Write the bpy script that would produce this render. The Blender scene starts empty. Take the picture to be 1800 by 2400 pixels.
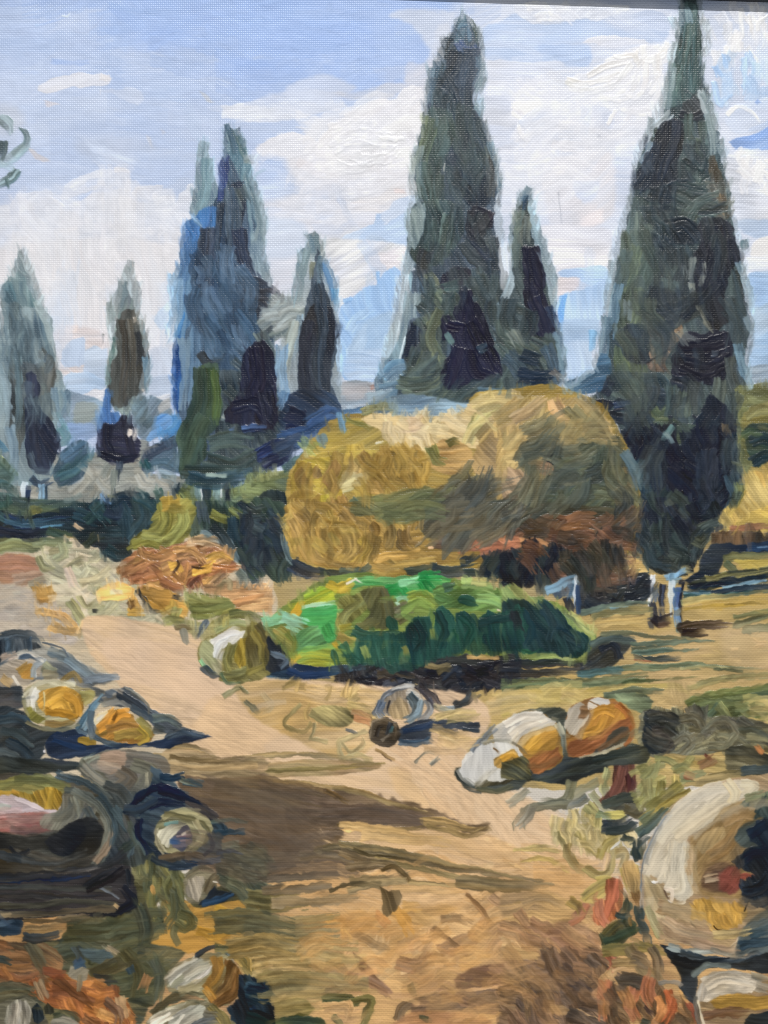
import bpy, math
import numpy as np

# ---------------------------------------------------------------- camera, room light, lamp, exposure
C = bpy.context.scene
S = 0.00025                      # metres of canvas per photo pixel
def P3(x, y, h=0.0):             # photo pixel on the canvas -> world point, h = metres in front of the canvas
    return ((x - 900.0) * S, -h, (1200.0 - y) * S)
cam_d = bpy.data.cameras.new('camera'); cam = bpy.data.objects.new('camera', cam_d); C.collection.objects.link(cam)
cam_d.sensor_fit = 'VERTICAL'; cam_d.sensor_height = 24.0; cam_d.lens = 35.0
cam_d.clip_start = 0.01; cam_d.clip_end = 50.0
cam.location = (0, -35.0 * 2400 * S / 24.0, 0); cam.rotation_euler = (math.pi / 2, 0, 0)
C.camera = cam
W = bpy.data.worlds.new('World'); C.world = W; W.use_nodes = True
bg = W.node_tree.nodes['Background']; bg.inputs['Color'].default_value = (0.96, 0.98, 1.0, 1); bg.inputs['Strength'].default_value = 0.39
lamp_d = bpy.data.lights.new('gallery_lamp', 'SPOT'); lamp = bpy.data.objects.new('gallery_lamp', lamp_d); C.collection.objects.link(lamp)
from mathutils import Vector
LP = Vector((0.45, -3.9, 3.35)); lamp.location = LP
lamp.rotation_euler = (Vector((0, 0, 0.0)) - LP).to_track_quat('-Z', 'Y').to_euler()
lamp_d.energy = 850.0; lamp_d.color = (1.0, 0.985, 0.96); lamp_d.spot_size = math.radians(30); lamp_d.spot_blend = 0.5; lamp_d.shadow_soft_size = 0.02
C.cycles.use_denoising = False; C.cycles.filter_width = 1.0
C.view_settings.view_transform = 'Standard'; C.view_settings.look = 'None'; C.view_settings.exposure = 0.0; C.view_settings.gamma = 1.0

# ----------------------------------------------------------------------------
# the painter: lays brush strokes of oil paint on a relief grid (colour, thickness, which motif)
# ----------------------------------------------------------------------------
STEP = 1.4                       # grid step, in photo pixels (1 photo pixel = 0.25 mm of canvas)
X0, X1, Y0, Y1 = -96.0, 1896.0, -76.0, 2496.0
NX = int((X1 - X0) / STEP) + 1
NY = int((Y1 - Y0) / STEP) + 1
rng = np.random.RandomState(7)
STREAK = 0.06

def _blur_noise(n, sx, sy, seed):
    r = np.random.RandomState(seed).randn(n, n)
    f = np.fft.rfft2(r)
    ky = np.fft.fftfreq(n)[:, None]; kx = np.fft.rfftfreq(n)[None, :]
    f *= np.exp(-2 * (math.pi ** 2) * ((ky * sy) ** 2 + (kx * sx) ** 2))
    return np.fft.irfft2(f, (n, n))
def _rank(a):
    o = np.empty(a.size, np.float32); o[np.argsort(a, axis=None)] = np.linspace(0, 1, a.size, dtype=np.float32)
    return o.reshape(a.shape)
NB = 1024
BR = _rank(0.75 * _blur_noise(NB, 24, 1.5, 1) / _blur_noise(NB, 24, 1.5, 1).std() + 0.85 * _blur_noise(NB, 34, 4.2, 2) / _blur_noise(NB, 40, 3.4, 2).std())
MN = _blur_noise(NB, 5, 5, 3); MN = (MN / MN.std()).astype(np.float32)
MN2 = _blur_noise(NB, 5, 5, 4); MN2 = (MN2 / MN2.std()).astype(np.float32)
LN = _blur_noise(NB, 28, 28, 5); LN = (LN / LN.std()).astype(np.float32)
LN2 = _blur_noise(NB, 28, 28, 6); LN2 = (LN2 / LN2.std()).astype(np.float32)
FN = _blur_noise(NB, 1.3, 1.3, 8); FN = (FN / FN.std()).astype(np.float32)
def samp(T, a, b):
    return T[(b.astype(np.int32)) % NB, (a.astype(np.int32)) % NB]

gx = (X0 + STEP * np.arange(NX)).astype(np.float32)
gy = (Y0 + STEP * np.arange(NY)).astype(np.float32)
COL = np.zeros((NY, NX, 3), np.float32); COL[:] = (0.80, 0.76, 0.70)
HGT = np.zeros((NY, NX), np.float32)
WEV = np.ones((NY, NX), np.float32)
PID = np.zeros((NY, NX), np.int16)
DRX = np.ones((NY, NX), np.float32); DRY = np.zeros((NY, NX), np.float32)      # which way the brush ran

def hexc(s):
    s = s.lstrip('#')
    return np.array([int(s[i:i + 2], 16) / 255.0 for i in (0, 2, 4)], np.float32)
def smooth(p, closed=False, step=7.0):
    p = np.asarray(p, float)
    if len(p) < 3 and not closed:
        return p
    n = len(p)
    out = []
    rngi = range(n) if closed else range(n - 1)
    for i in rngi:
        if closed:
            a, b, c, d = p[(i - 1) % n], p[i], p[(i + 1) % n], p[(i + 2) % n]
        else:
            a, b, c, d = p[max(i - 1, 0)], p[i], p[i + 1], p[min(i + 2, n - 1)]
        k = max(1, min(10, int(np.hypot(*(c - b)) / step)))
        for t in np.arange(k) / k:
            out.append(0.5 * ((2 * b) + (c - a) * t + (2 * a - 5 * b + 4 * c - d) * t * t + (3 * b - a - 3 * c + d) * t ** 3))
    if not closed:
        out.append(p[-1])
    return np.array(out)
def window(x0, y0, x1, y1):
    i0 = max(0, int((x0 - X0) / STEP)); i1 = min(NX, int((x1 - X0) / STEP) + 2)
    j0 = max(0, int((y0 - Y0) / STEP)); j1 = min(NY, int((y1 - Y0) / STEP) + 2)
    return i0, i1, j0, j1

def lay(sl, a, col, hh, pid, pick=0.0, cover=None, keep=0.5):
    c = COL[sl]
    if not np.isscalar(pick) or pick:
        col = col * (1 - pick) + c * pick
    COL[sl] = c + (col - c) * a[..., None]
    HGT[sl] = HGT[sl] * (1 - a) + a * (HGT[sl] * keep + hh)
    WEV[sl] = WEV[sl] * (1 - a) + a * np.clip(WEV[sl] * 0.45 + 0.55 - 0.5 * hh, 0.06, 1)
    if pid is not None:
        m = (cover if cover is not None else a) > 0.42
        PID[sl][m] = pid

def stroke(pts, w, col, pid=None, a=1.0, h=1.0, d=0.0, v=0.09, t=0, m=None, f=1.9, pick=0.16, cv=0, seed=None):
    v = min(v, 0.17)
    P = smooth(pts)
    w0 = w / 2.0
    x0, y0 = P.min(0) - w0 - 3; x1, y1 = P.max(0) + w0 + 3
    i0, i1, j0, j1 = window(x0, y0, x1, y1)
    if i1 - i0 < 2 or j1 - j0 < 2:
        return
    X = gx[i0:i1][None, :]; Y = gy[j0:j1][:, None]
    best = np.full((j1 - j0, i1 - i0), 1e9, np.float32); U = np.zeros_like(best); V = np.zeros_like(best); KX = np.ones_like(best); KY = np.zeros_like(best)
    if len(P) == 1:
        P = np.array([P[0], P[0] + (0.5, 0)])
    acc = 0.0
    L = float(np.sum(np.hypot(*np.diff(P, axis=0).T))) + 1e-6
    for k in range(len(P) - 1):
        ax, ay = P[k]; bx, by = P[k + 1]
        dx, dy = bx - ax, by - ay; l = math.hypot(dx, dy)
        if l < 1e-6:
            continue
        tt = ((X - ax) * dx + (Y - ay) * dy) / (l * l)
        tc = np.clip(tt, 0, 1)
        ex = X - (ax + tc * dx); ey = Y - (ay + tc * dy)
        dist = np.hypot(ex, ey)
        side = ((X - ax) * dy - (Y - ay) * dx) / l
        mm = dist < best
        best[mm] = dist[mm]
        U[mm] = (acc + np.clip(tt, -3 if k == 0 else 0, 3 if k == len(P) - 2 else 1) * l)[mm] if True else 0
        V[mm] = side[mm]; KX[mm] = dx / l; KY[mm] = dy / l
        acc += l
    T = np.clip(U / L, 0, 1)
    prof = np.ones_like(T)
    if t in (1, 2): prof = prof * np.sqrt(np.clip(1 - T ** 2, 0.02, 1))
    if t in (2, 3): prof = prof * np.sqrt(np.clip(1 - (1 - T) ** 2, 0.02, 1))
    sd = rng.randint(0, NB, 4) if seed is None else np.random.RandomState(seed).randint(0, NB, 4)
    n = samp(BR, U + sd[0], V * 1.0 + sd[1] + 512)
    ln = samp(MN, X * 1.0 + sd[2] + 0 * Y, Y * 1.0 + sd[3] + 0 * X)
    rag = min(3.4, w0 * 0.5)
    e = w0 * prof - best + (n - 0.5) * rag + ln * min(1.5, w0 * 0.16)
    if w0 > 3 and t == 0:
        # flat brush: blunt start, ragged bristle end
        cap0 = w0 * 0.45 + U + (n - 0.5) * w0 * 0.5
        cap1 = w0 * 0.40 + (L - U) + (n - 0.55) * w0 * 1.1
        side = w0 - np.abs(V) + (n - 0.5) * rag + ln * min(1.5, w0 * 0.16)
        out = (U < 0) | (U > L)
        e2 = np.where(out, side, e)
        e = np.minimum(np.minimum(e2, cap0), cap1)
    cover = np.clip(e / f + 0.5, 0, 1)
    al = cover * a
    if d > 0:
        thr = d * (0.25 + 0.95 * T)
        al = al * np.clip((n - thr) * 5 + 1.0, 0, 1)
    lum = 1 + v * 1.25 * (n - 0.5) * 2 + 0.022 * ln
    C = col[None, None, :] * lum[..., None]
    hs = (samp(BR, U * 0.5 + sd[3], V * 0.7 + sd[0]) - 0.5)[..., None] * np.array((0.035, 0.0, -0.04), np.float32) + ((samp(BR, U * 0.4 + sd[1], V * 0.8 + sd[2]) - 0.5) * 0.03)[..., None]
    C = C + hs * min(1.0, v * 9)
    if m is not None:
        q = np.clip((samp(BR, U * 0.6 + sd[2], V * 0.8 + sd[3]) - 0.5) * 3 + 0.45 - 0.25 * V / max(w0, 1), 0, 1)
        C = C * (1 - q[..., None]) + m[None, None, :] * lum[..., None] * q[..., None]
    if cv:
        rel = V / max(w0, 1)
        C = C * (1 + cv * rel)[..., None]
    rim = np.exp(-np.clip(e, 0, 99) / 2.0)
    hh = h * (0.22 + 0.75 * n + 0.65 * rim)
    tail = np.clip((T - 0.62) / 0.38, 0, 1) if L > w0 * 2.2 else 0.0
    al = al * (1 - 0.75 * tail * np.clip((0.62 - n) * 3.2, 0, 1))
    pk = pick * (0.55 + 1.1 * T)
    lay((slice(j0, j1), slice(i0, i1)), al, C, hh, pid, pick=np.clip(pk, 0, 1)[..., None], cover=cover * (al > 0.25))
    dm = al > 0.35; DRX[j0:j1, i0:i1][dm] = KX[dm]; DRY[j0:j1, i0:i1][dm] = KY[dm]

def inside(PX, PY, poly):
    ins = np.zeros(np.broadcast(PX, PY).shape, bool)
    n = len(poly)
    for k in range(n):
        ax, ay = poly[k]; bx, by = poly[(k + 1) % n]
        if ay == by:
            continue
        c = ((ay > PY) != (by > PY)) & (PX < (bx - ax) * (PY - ay) / (by - ay) + ax)
        ins ^= c
    return ins
def poly(pts, col, ang=0.0, pid=None, a=1.0, h=0.6, f=1.4, j=1.5, v=0.08, m=None, d=0.0, pick=0.05, s=1):
    P = smooth(pts, True, 14.0) if s else np.asarray(pts, float)
    pad = f + j * 3 + 3
    i0, i1, j0, j1 = window(P[:, 0].min() - pad, P[:, 1].min() - pad, P[:, 0].max() + pad, P[:, 1].max() + pad)
    if i1 - i0 < 2 or j1 - j0 < 2:
        return
    X = gx[i0:i1][None, :] + np.zeros((j1 - j0, 1), np.float32); Y = gy[j0:j1][:, None] + np.zeros((1, i1 - i0), np.float32)
    sd = rng.randint(0, NB, 6)
    th = math.radians(ang)
    wx = samp(LN, X * 0.8 + sd[0], Y * 0.8 + sd[1]) * 7
    U = X * math.cos(th) + Y * math.sin(th); V = -X * math.sin(th) + Y * math.cos(th) + wx
    n = samp(BR, U + sd[2], V + sd[3])
    # edge: warp the sample position, jagged along the brush direction
    g = (n - 0.5) * 2 * j
    Xw = X + math.cos(th) * g + samp(MN, X + sd[4], Y + sd[5]) * j * 0.6
    Yw = Y + math.sin(th) * g + samp(MN2, X + sd[4], Y + sd[5]) * j * 0.6
    if f <= 2.5:
        D = np.full(X.shape, 1e9, np.float32)
    else:
        D = None
    ins = inside(Xw, Yw, P)
    D = np.full(X.shape, 1e9, np.float32)
    for k in range(len(P)):
        ax, ay = P[k]; bx, by = P[(k + 1) % len(P)]
        dx, dy = bx - ax, by - ay; l2 = dx * dx + dy * dy
        if l2 < 1e-9: continue
        r = f + 4
        a0 = max(i0, int((min(ax, bx) - r * 1.5 - j * 2 - X0) / STEP)) - i0; a1 = min(i1, int((max(ax, bx) + r * 1.5 + j * 2 - X0) / STEP) + 2) - i0
        b0 = max(j0, int((min(ay, by) - r * 1.5 - j * 2 - Y0) / STEP)) - j0; b1 = min(j1, int((max(ay, by) + r * 1.5 + j * 2 - Y0) / STEP) + 2) - j0
        if a1 <= a0 or b1 <= b0: continue
        xs = Xw[b0:b1, a0:a1]; ys = Yw[b0:b1, a0:a1]
        tt = np.clip(((xs - ax) * dx + (ys - ay) * dy) / l2, 0, 1)
        dd = np.hypot(xs - ax - tt * dx, ys - ay - tt * dy)
        D[b0:b1, a0:a1] = np.minimum(D[b0:b1, a0:a1], dd)
    D = np.where(ins, D, -D)
    cover = np.clip(D / f + 0.5, 0, 1); cover = cover * cover * (3 - 2 * cover)
    al = cover * a
    if d > 0:
        al = al * np.clip((n - d) * 4 + 1.0, 0, 1)
    ln = samp(LN2, X + sd[1], Y + sd[0])
    lum = 1 + v * (n - 0.5) * 2 + v * 0.6 * ln
    C = col[None, None, :] * lum[..., None] + (samp(LN, X * 1.3 + sd[3], Y * 1.3 + sd[2]) * min(1.0, v * 8))[..., None] * np.array((0.012, 0.003, -0.012), np.float32)
    if m is not None:
        q = np.clip(0.5 + 0.5 * ln + (samp(BR, U * 0.5 + sd[5], V * 0.6 + sd[4]) - 0.5) * 1.3, 0, 1)[..., None]
        C = C * (1 - q) + m[None, None, :] * lum[..., None] * q
    rim = np.exp(-np.clip(D, 0, 99) / 2.2) * (f < 4)
    hh = h * (0.25 + 0.7 * n + 0.4 * rim)
    lay((slice(j0, j1), slice(i0, i1)), al, C, hh, pid, pick=pick, cover=cover * (a > 0.3))
    dm = al > 0.35; DRX[j0:j1, i0:i1][dm] = math.cos(th); DRY[j0:j1, i0:i1][dm] = math.sin(th)

def scumble(pts, n, w, ln, ang, spread, cols, pid=None, **kw):
    P = smooth(pts, True, 20.0)
    lo, hi = P.min(0), P.max(0)
    k = 0; tries = 0
    while k < n and tries < n * 30:
        tries += 1
        c = lo + rng.rand(2) * (hi - lo)
        if not inside(np.array([c[0]]), np.array([c[1]]), P)[0]:
            continue
        k += 1
        th = math.radians(ang + (rng.rand() * 2 - 1) * spread)
        L = ln * (0.4 + 0.75 * rng.rand()); W = w * (0.75 + 0.9 * rng.rand())
        bend = (rng.rand() - 0.5) * L * 0.4
        dx, dy = math.cos(th) * L / 2, math.sin(th) * L / 2
        col = cols[rng.randint(len(cols))] * (1 + (rng.rand() - 0.5) * 0.08)
        stroke([c - (dx, dy), c + (-dy / L * bend * 2, dx / L * bend * 2), c + (dx, dy)], W, col, pid, **kw)

def num(s):
    return float(s)
def run(text, parts):
    ox = oy = 0.0; sc = 1.0
    pid = 0
    for line in text.splitlines():
        line = line.strip()
        if not line or line[0] == ';':
            continue
        tk = line.split()
        if tk[0] == '@T':
            c, r = int(tk[1]), int(tk[2]); ox, oy, sc = 600.0 * c, 600.0 * r, 600 / 1659.0; continue
        if tk[0] == '@F':
            ox = oy = 0.0; sc = 1800 / 1659.0; continue
        if tk[0] == '@H':
            ox, oy, sc = 900.0 * int(tk[1]), 1200.0 * int(tk[2]), 900 / 1659.0; continue
        if tk[0] == '@P':
            pid = parts[tk[1]]; continue
        pts = []; kw = {}; pos = []
        for q in tk[1:]:
            if ',' in q:
                u, w_ = q.split(','); pts.append((ox + float(u) * sc, oy + float(w_) * sc))
            elif not pts:
                pos.append(q)
            else:
                if len(q) < 2:
                    continue
                key = 'cv' if q.startswith('cv') else ('pick' if q.startswith('k') else q[0])
                val = q[2:] if key == 'cv' else q[1:]
                kw[key] = hexc(val) if key == 'm' else (int(val) if key in 't' else float(val))
        pp = kw.pop('p', None)
        use = None if pp == 0 else pid
        if tk[0] == 's':
            stroke(pts, float(pos[0]) * sc, hexc(pos[1]), use, **kw)
        elif tk[0] == 'p':
            poly(pts, hexc(pos[0]), float(pos[1]) if len(pos) > 1 else 0.0, use, **kw)
        elif tk[0] == 'c':
            # c n w len ang spread cols
            cols = [hexc(q) for q in pos[5].split('/')]
            scumble(pts, int(pos[0]), float(pos[1]) * sc, float(pos[2]) * sc, float(pos[3]), float(pos[4]), cols, use, **kw)

def bil(A, fx, fy):
    fx = np.clip(fx, 0, NX - 1.001); fy = np.clip(fy, 0, NY - 1.001)
    a0 = fx.astype(np.int32); b0 = fy.astype(np.int32); u = (fx - a0).astype(np.float32); w = (fy - b0).astype(np.float32)
    if A.ndim == 3: u = u[..., None]; w = w[..., None]
    return (A[b0, a0] * (1 - u) + A[b0, a0 + 1] * u) * (1 - w) + (A[b0 + 1, a0] * (1 - u) + A[b0 + 1, a0 + 1] * u) * w
def drag(n, sky_ids, calm_ids):
    # small wet strokes that pick up the colour under the brush and pull it along
    for k in range(n):
        x = X0 + 10 + rng.rand() * (X1 - X0 - 20); y = Y0 + 10 + rng.rand() * (Y1 - Y0 - 20)
        i = int((x - X0) / STEP); j = int((y - Y0) / STEP)
        sky = int(PID[j, i]) in sky_ids
        if int(PID[j, i]) in calm_ids: continue
        th = math.atan2(DRY[j, i], DRX[j, i]) + (rng.rand() - 0.5) * (0.5 if sky else 0.85) + (math.pi if rng.rand() < 0.5 else 0)
        c = COL[max(0, j - 1):j + 2, max(0, i - 1):i + 2].mean((0, 1))
        c = c * (1 + (rng.rand() - 0.5) * (0.03 if sky else 0.13)) + (rng.rand() - 0.5) * (0.01 if sky else 0.03) + (rng.rand(3) - 0.5) * (0.008 if sky else 0.022)
        if sky:
            if rng.rand() < 0.55: continue
            L = 30 + 60 * rng.rand(); w = 14 + 22 * rng.rand()
            ok = True
            for q in (-0.15, 0.5, 1.15):
                for o in (-w * 0.6, w * 0.6):
                    qi = int((x + math.cos(th) * L * q - math.sin(th) * o - X0) / STEP); qj = int((y + math.sin(th) * L * q + math.cos(th) * o - Y0) / STEP)
                    if not (0 <= qi < NX and 0 <= qj < NY) or int(PID[qj, qi]) not in sky_ids: ok = False
            if not ok: continue
            stroke([(x, y), (x + math.cos(th) * L, y + math.sin(th) * L)], w, c.astype(np.float32), None, a=0.4, h=0.25, v=0.02, pick=0.3, f=3.0)
        else:
            L = 9 + 30 * rng.rand() ** 1.5; w = 4.5 + 8.5 * rng.rand()
            b = (rng.rand() - 0.5) * 0.5
            stroke([(x, y), (x + math.cos(th + b) * L * .5, y + math.sin(th + b) * L * .5), (x + math.cos(th) * L, y + math.sin(th) * L)], w, c.astype(np.float32), None, a=0.6, h=0.6, v=0.12, pick=0.2, f=1.8)
def feather(n, tree_ids, sky_ids):
    # ragged, thinly loaded strokes where the trees meet the sky
    T = np.isin(PID, list(tree_ids)); K = np.isin(PID, list(sky_ids))
    r = int(5 / STEP)
    edge = T & (np.roll(K, r, 1) | np.roll(K, -r, 1) | np.roll(K, r, 0))
    jj, ii = np.nonzero(edge)
    for k in rng.choice(len(jj), n):
        j, i = jj[k], ii[k]; x = gx[i]; y = gy[j]
        out = 1 if K[j, min(NX - 1, i + r)] else -1
        inx = np.clip(i - out * rng.randint(3, 9), 0, NX - 1)
        c = COL[j, inx] * (0.92 + 0.16 * rng.rand()) * 0.75 + 0.25 * COL[j, np.clip(i + out * 6, 0, NX - 1)]
        th = -math.pi / 2 + out * (0.05 + 0.4 * rng.rand())
        L = 10 + 24 * rng.rand(); w = 3.5 + 6 * rng.rand()
        x0 = x - out * rng.rand() * 5; y0 = y + L * 0.4
        stroke([(x0, y0), (x0 + math.cos(th) * L * .5, y0 + math.sin(th) * L * .5), (x0 + math.cos(th) * L - out * 1.5, y0 + math.sin(th) * L)], w, c.astype(np.float32), None, a=0.62, h=0.5, v=0.14, pick=0.25, d=0.45, f=1.6, t=1)
def settle():
    # wet edges: pull colour a little way along each brush mark, then let nothing run perfectly straight
    global COL, HGT, WEV, PID
    jj, ii = np.mgrid[0:NY, 0:NX].astype(np.float32)
    acc = COL * 1.0; wsum = 1.0; hac = HGT * 1.0
    for off, wt in ((-6, .3), (-3, .6), (-1.5, .8), (1.5, .8), (3, .6), (6, .3)):
        fx = ii + DRX * (off / STEP); fy = jj + DRY * (off / STEP)
        acc += wt * bil(COL, fx, fy); hac += wt * bil(HGT, fx, fy); wsum += wt
    COL = (COL * 0.5 + acc / wsum * 0.5).astype(np.float32); HGT = (HGT * 0.55 + hac / wsum * 0.45).astype(np.float32)
    COL = np.clip(COL, 0, 1); lm = COL.mean(-1, keepdims=True)
    COL = COL + np.interp(lm, (0.0, 0.12, 0.25, 0.5, 0.7, 0.82, 0.92, 1.0), (0.0, -0.008, -0.002, 0.026, 0.035, 0.01, -0.005, 0.0)).astype(np.float32)
    # fine bristle streaks that follow every brush mark
    wn = np.random.RandomState(11).randn(NY, NX).astype(np.float32)
    w2 = wn
    for _ in range(3): w2 = w2 + np.roll(w2, 1, 0) + np.roll(w2, -1, 0) + np.roll(w2, 1, 1) + np.roll(w2, -1, 1)
    wn = wn + 0.5 * (np.roll(wn, 1, 0) + np.roll(wn, -1, 0) + np.roll(wn, 1, 1) + np.roll(wn, -1, 1))
    wn = wn / wn.std() + 0.8 * w2 / w2.std()
    st = wn * 0
    for off in np.arange(-12, 12.1, 2.0):
        st += (1 - abs(off) / 15.0) * bil(wn, ii + DRX * (off / STEP), jj + DRY * (off / STEP))
    st /= st.std(); st = np.clip(st, -2.2, 2.2)
    thick = np.clip(1.15 - WEV, 0.1, 1.0)
    lumi = COL.mean(-1)
    clump = np.clip(0.55 + 0.5 * samp(LN, ii * STEP * 0.9 + 60, jj * STEP * 0.9 + 500), 0.12, 1.5)
    amp = STREAK * clump * thick * np.where(lumi > 0.75, 0.35, 1.0)
    COL = COL * (1 + amp * st)[..., None] + (amp * st * 0.06)[..., None]
    HGT = HGT + 0.22 * st * clump * thick * np.where(lumi > 0.75, 0.5, 1.0)
    # oil pigments are duller than their names
    g = (COL * np.array((0.3, 0.5, 0.2), np.float32)).sum(-1, keepdims=True)
    cool = np.clip((np.maximum(COL[..., 2], COL[..., 1]) - COL[..., 0]) * 4, 0, 1)[..., None] * np.clip((0.75 - g) * 4, 0, 1)
    COL = g + (COL - g) * (0.93 - 0.08 * cool)
    sk = np.isin(PID, list(SKYID))[..., None] * np.clip((g - 0.62) * 8, 0, 1)
    COL = COL * (1 - sk) + sk * (g + (COL - g) * np.clip(0.94 - (g - 0.72) * 0.8, 0.78, 0.94))
    tt = np.isin(PID, list(TREES))[..., None]
    ha = tt * np.clip((g - 0.50) * 8, 0, 1) * np.clip((0.86 - g) * 12, 0, 1)
    COL = COL * (1 - ha) + ha * ((g + (COL - g) * 0.8) * 0.90)
    tr = tt * np.clip((0.62 - g) * 6, 0, 1)
    COL = COL * (1 - tr) + tr * ((g + (COL - g) * 0.85) * np.array((0.91, 0.94, 0.985), np.float32))
    COL = COL.astype(np.float32)
    xx = ii * STEP; yy = jj * STEP
    dx = samp(MN, xx, yy) * 0.45 + samp(LN, xx, yy + 300) * 1.8 + samp(FN, xx, yy) * 0.22
    dy = samp(MN2, xx, yy) * 0.45 + samp(LN2, xx + 200, yy) * 1.8 + samp(FN, xx + 400, yy + 77) * 0.22
    fx = ii + dx / STEP; fy = jj + dy / STEP
    si = np.clip(np.rint(fx), 0, NX - 1).astype(int); sj = np.clip(np.rint(fy), 0, NY - 1).astype(int)
    COL = bil(COL, fx, fy); HGT = bil(HGT, fx, fy); WEV = bil(WEV, fx, fy); PID = PID[sj, si]
    for _ in range(3):
        l = PID[1:-1, :-2]; r = PID[1:-1, 2:]; t = PID[:-2, 1:-1]; b = PID[2:, 1:-1]; c = PID[1:-1, 1:-1].copy()
        m = (l == r) & (c != l) & ((t == l) | (b == l)); c[m] = l[m]
        m = (t == b) & (c != t) & ((l == t) | (r == t)); c[m] = t[m]
        PID[1:-1, 1:-1] = c
# key: (name, parent key or None, label or None)
PARTS = [
 ('sky','painted_sky',None,'pale blue painted sky laid thinly so the weave shows'),
 ('cla','painted_cloud','sky','small flat white cloud highest at the left'),
 ('clb','painted_cloud','sky','small rounded cloud just above the wide left cloud bank'),
 ('clc','painted_cloud','sky','wide pale cloud bank behind the left cypresses'),
 ('cld','painted_cloud','sky','leaf shaped flat clouds left of the thick white cloud'),
 ('clf','painted_cloud','sky','thick white palette knife cloud left of the tallest middle cypress'),
 ('clg','painted_cloud','sky',None),
 ('cle','painted_cloud','sky','pale cloud strokes under the frame edge'),
 ('cli','painted_cloud','sky','thick ridged cream cloud between the two tallest cypresses'),
 ('clj','painted_cloud','sky','thick white cloud at the right edge'),
 ('hill','painted_hill',None,'pale blue painted hills on the horizon'),
 ('fld','painted_field',None,'grey distant painted field under the hills'),
 ('spray','painted_branch',None,'small grey green leaf spray at the left edge of the sky'),
 ('cyA','painted_cypress',None,'grey green cypress at the left edge with a dark small tree in front'),
 ('tkA','trunk','cyA',None),
 ('cyB','painted_cypress',None,'thin brown cypress with a dark rounded foot'),
 ('tkB','trunk','cyB',None),
 ('cyCa','painted_cypress',None,'pale teal spire close to the left of the big blue cypress'),
 ('cyC','painted_cypress',None,'broad blue cypress with dark patches and olive foot'),
 ('tkC','trunk','cyC',None),
 ('cyD','painted_cypress',None,'slim dark blue cypress left of the golden bush'),
 ('cyS','painted_cypress',None,'small pale blue sapling against the left side of the middle cypress'),
 ('cyE','painted_cypress',None,'tall green middle cypress with a violet patch at its foot'),
 ('cyF','painted_cypress',None,'small dark cypress right of the tall middle one'),
 ('cyG','painted_cypress',None,'largest cypress at the right reaching the frame'),
 ('tkG','trunk','cyG','white and blue trunk pair'),
 ('shr','painted_undergrowth',None,'dark green undergrowth strokes between the trees'),
 ('hdg','painted_hedge',None,'dark teal hedge behind the left end of the path'),
 ('olv','painted_bush',None,'olive green clump above and right of the orange bush'),
 ('org','painted_bush',None,'orange brown bush at the left of the path'),
 ('gld','painted_bush',None,'big golden bush in the middle'),
 ('tkH','trunk','gld','pale blue trunk under the golden bush'),
 ('grn','painted_bush',None,'low bright green bush under the golden one'),
 ('mdw','painted_meadow',None,'ochre meadow in sun at the right'),
 ('grs','painted_grass',None,'olive grass strokes at the right edge of the meadow'),
 ('gnd','painted_ground',None,'dull pink and grey ground at the left edge'),
 ('pth','painted_path',None,'pale sandy path winding down to the right'),
 ('shw','painted_shadow',None,'dark shadow strokes lying across path and meadow'),
 ('fgd','painted_ground',None,'warm brown ground at the bottom middle'),
 ('fgw','painted_grass',None,'dry grass strokes beside the huge right boulder'),
 ('wed','painted_weeds',None,'grey brown weed strokes above the huge right boulder'),
 ('fgl','painted_ground',None,'olive and rust ground at the lower left'),
 ('bl1','painted_boulder',None,'rounded white topped boulder at the left end of the green bush'),
 ('bl2','painted_boulder',None,'grey boulder under the dark branch below the green bush'),
 ('bl3','painted_boulder',None,'small brown round stone in front of the grey boulder'),
 ('bl4','painted_boulder',None,'white topped ochre boulder, middle one of the row of three'),
 ('bl5','painted_boulder',None,'orange boulder, rightmost of the row of three'),
 ('bl6','painted_boulder',None,'small white boulder, lowest and leftmost of the row of three'),
 ('bl7','painted_boulder',None,'yellow boulder with a cream rim at the left of the path'),
 ('bl8','painted_boulder',None,'pointed orange stone over a deep blue shadow'),
 ('bl9','painted_boulder',None,'grey and ochre stone at the left edge above the yellow boulder'),
 ('bl10','painted_boulder',None,'dull grey stone just above the pink topped boulder'),
 ('bl11','painted_boulder',None,'huge dark boulder with pink and white top at the left edge'),
 ('bl12','painted_boulder',None,'round cream stone ringed in deep navy'),
 ('bl13','painted_boulder',None,'small grey stone below the navy ringed one'),
 ('bl14','painted_boulder',None,'brown and cream boulder near the bottom left'),
 ('bl15','painted_boulder',None,'cream boulder cut by the bottom edge'),
 ('bl16','painted_boulder',None,'grey stones in the bottom left corner'),
 ('bl17','painted_boulder',None,'huge round boulder with pale rim and red patch at the right edge'),
 ('bl18','painted_boulder',None,'pale topped boulder in the bottom right corner'),
 ('bl19','painted_boulder',None,'tiny pale pebble in the olive ground'),
]
PKEY = {p[0]: i + 1 for i, p in enumerate(PARTS)}
SKYID = {PKEY[k] for k in ('sky','cla','clb','clc','cld','clf','clg','cle','cli','clj','hill')} | {0}
CALM = {v for k, v in PKEY.items() if k in ('pth','shw','spray') or k[:2] in ('bl','tk')}
TREES = {v for k, v in PKEY.items() if k[:2] == 'cy'}
BUSHES = {PKEY[k] for k in ('gld', 'grn', 'org', 'olv', 'shr', 'hdg')}

GAIN, LIFT, RELIEF, LIP = 1.03, 0.014, 1.0, 0.0085
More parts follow.
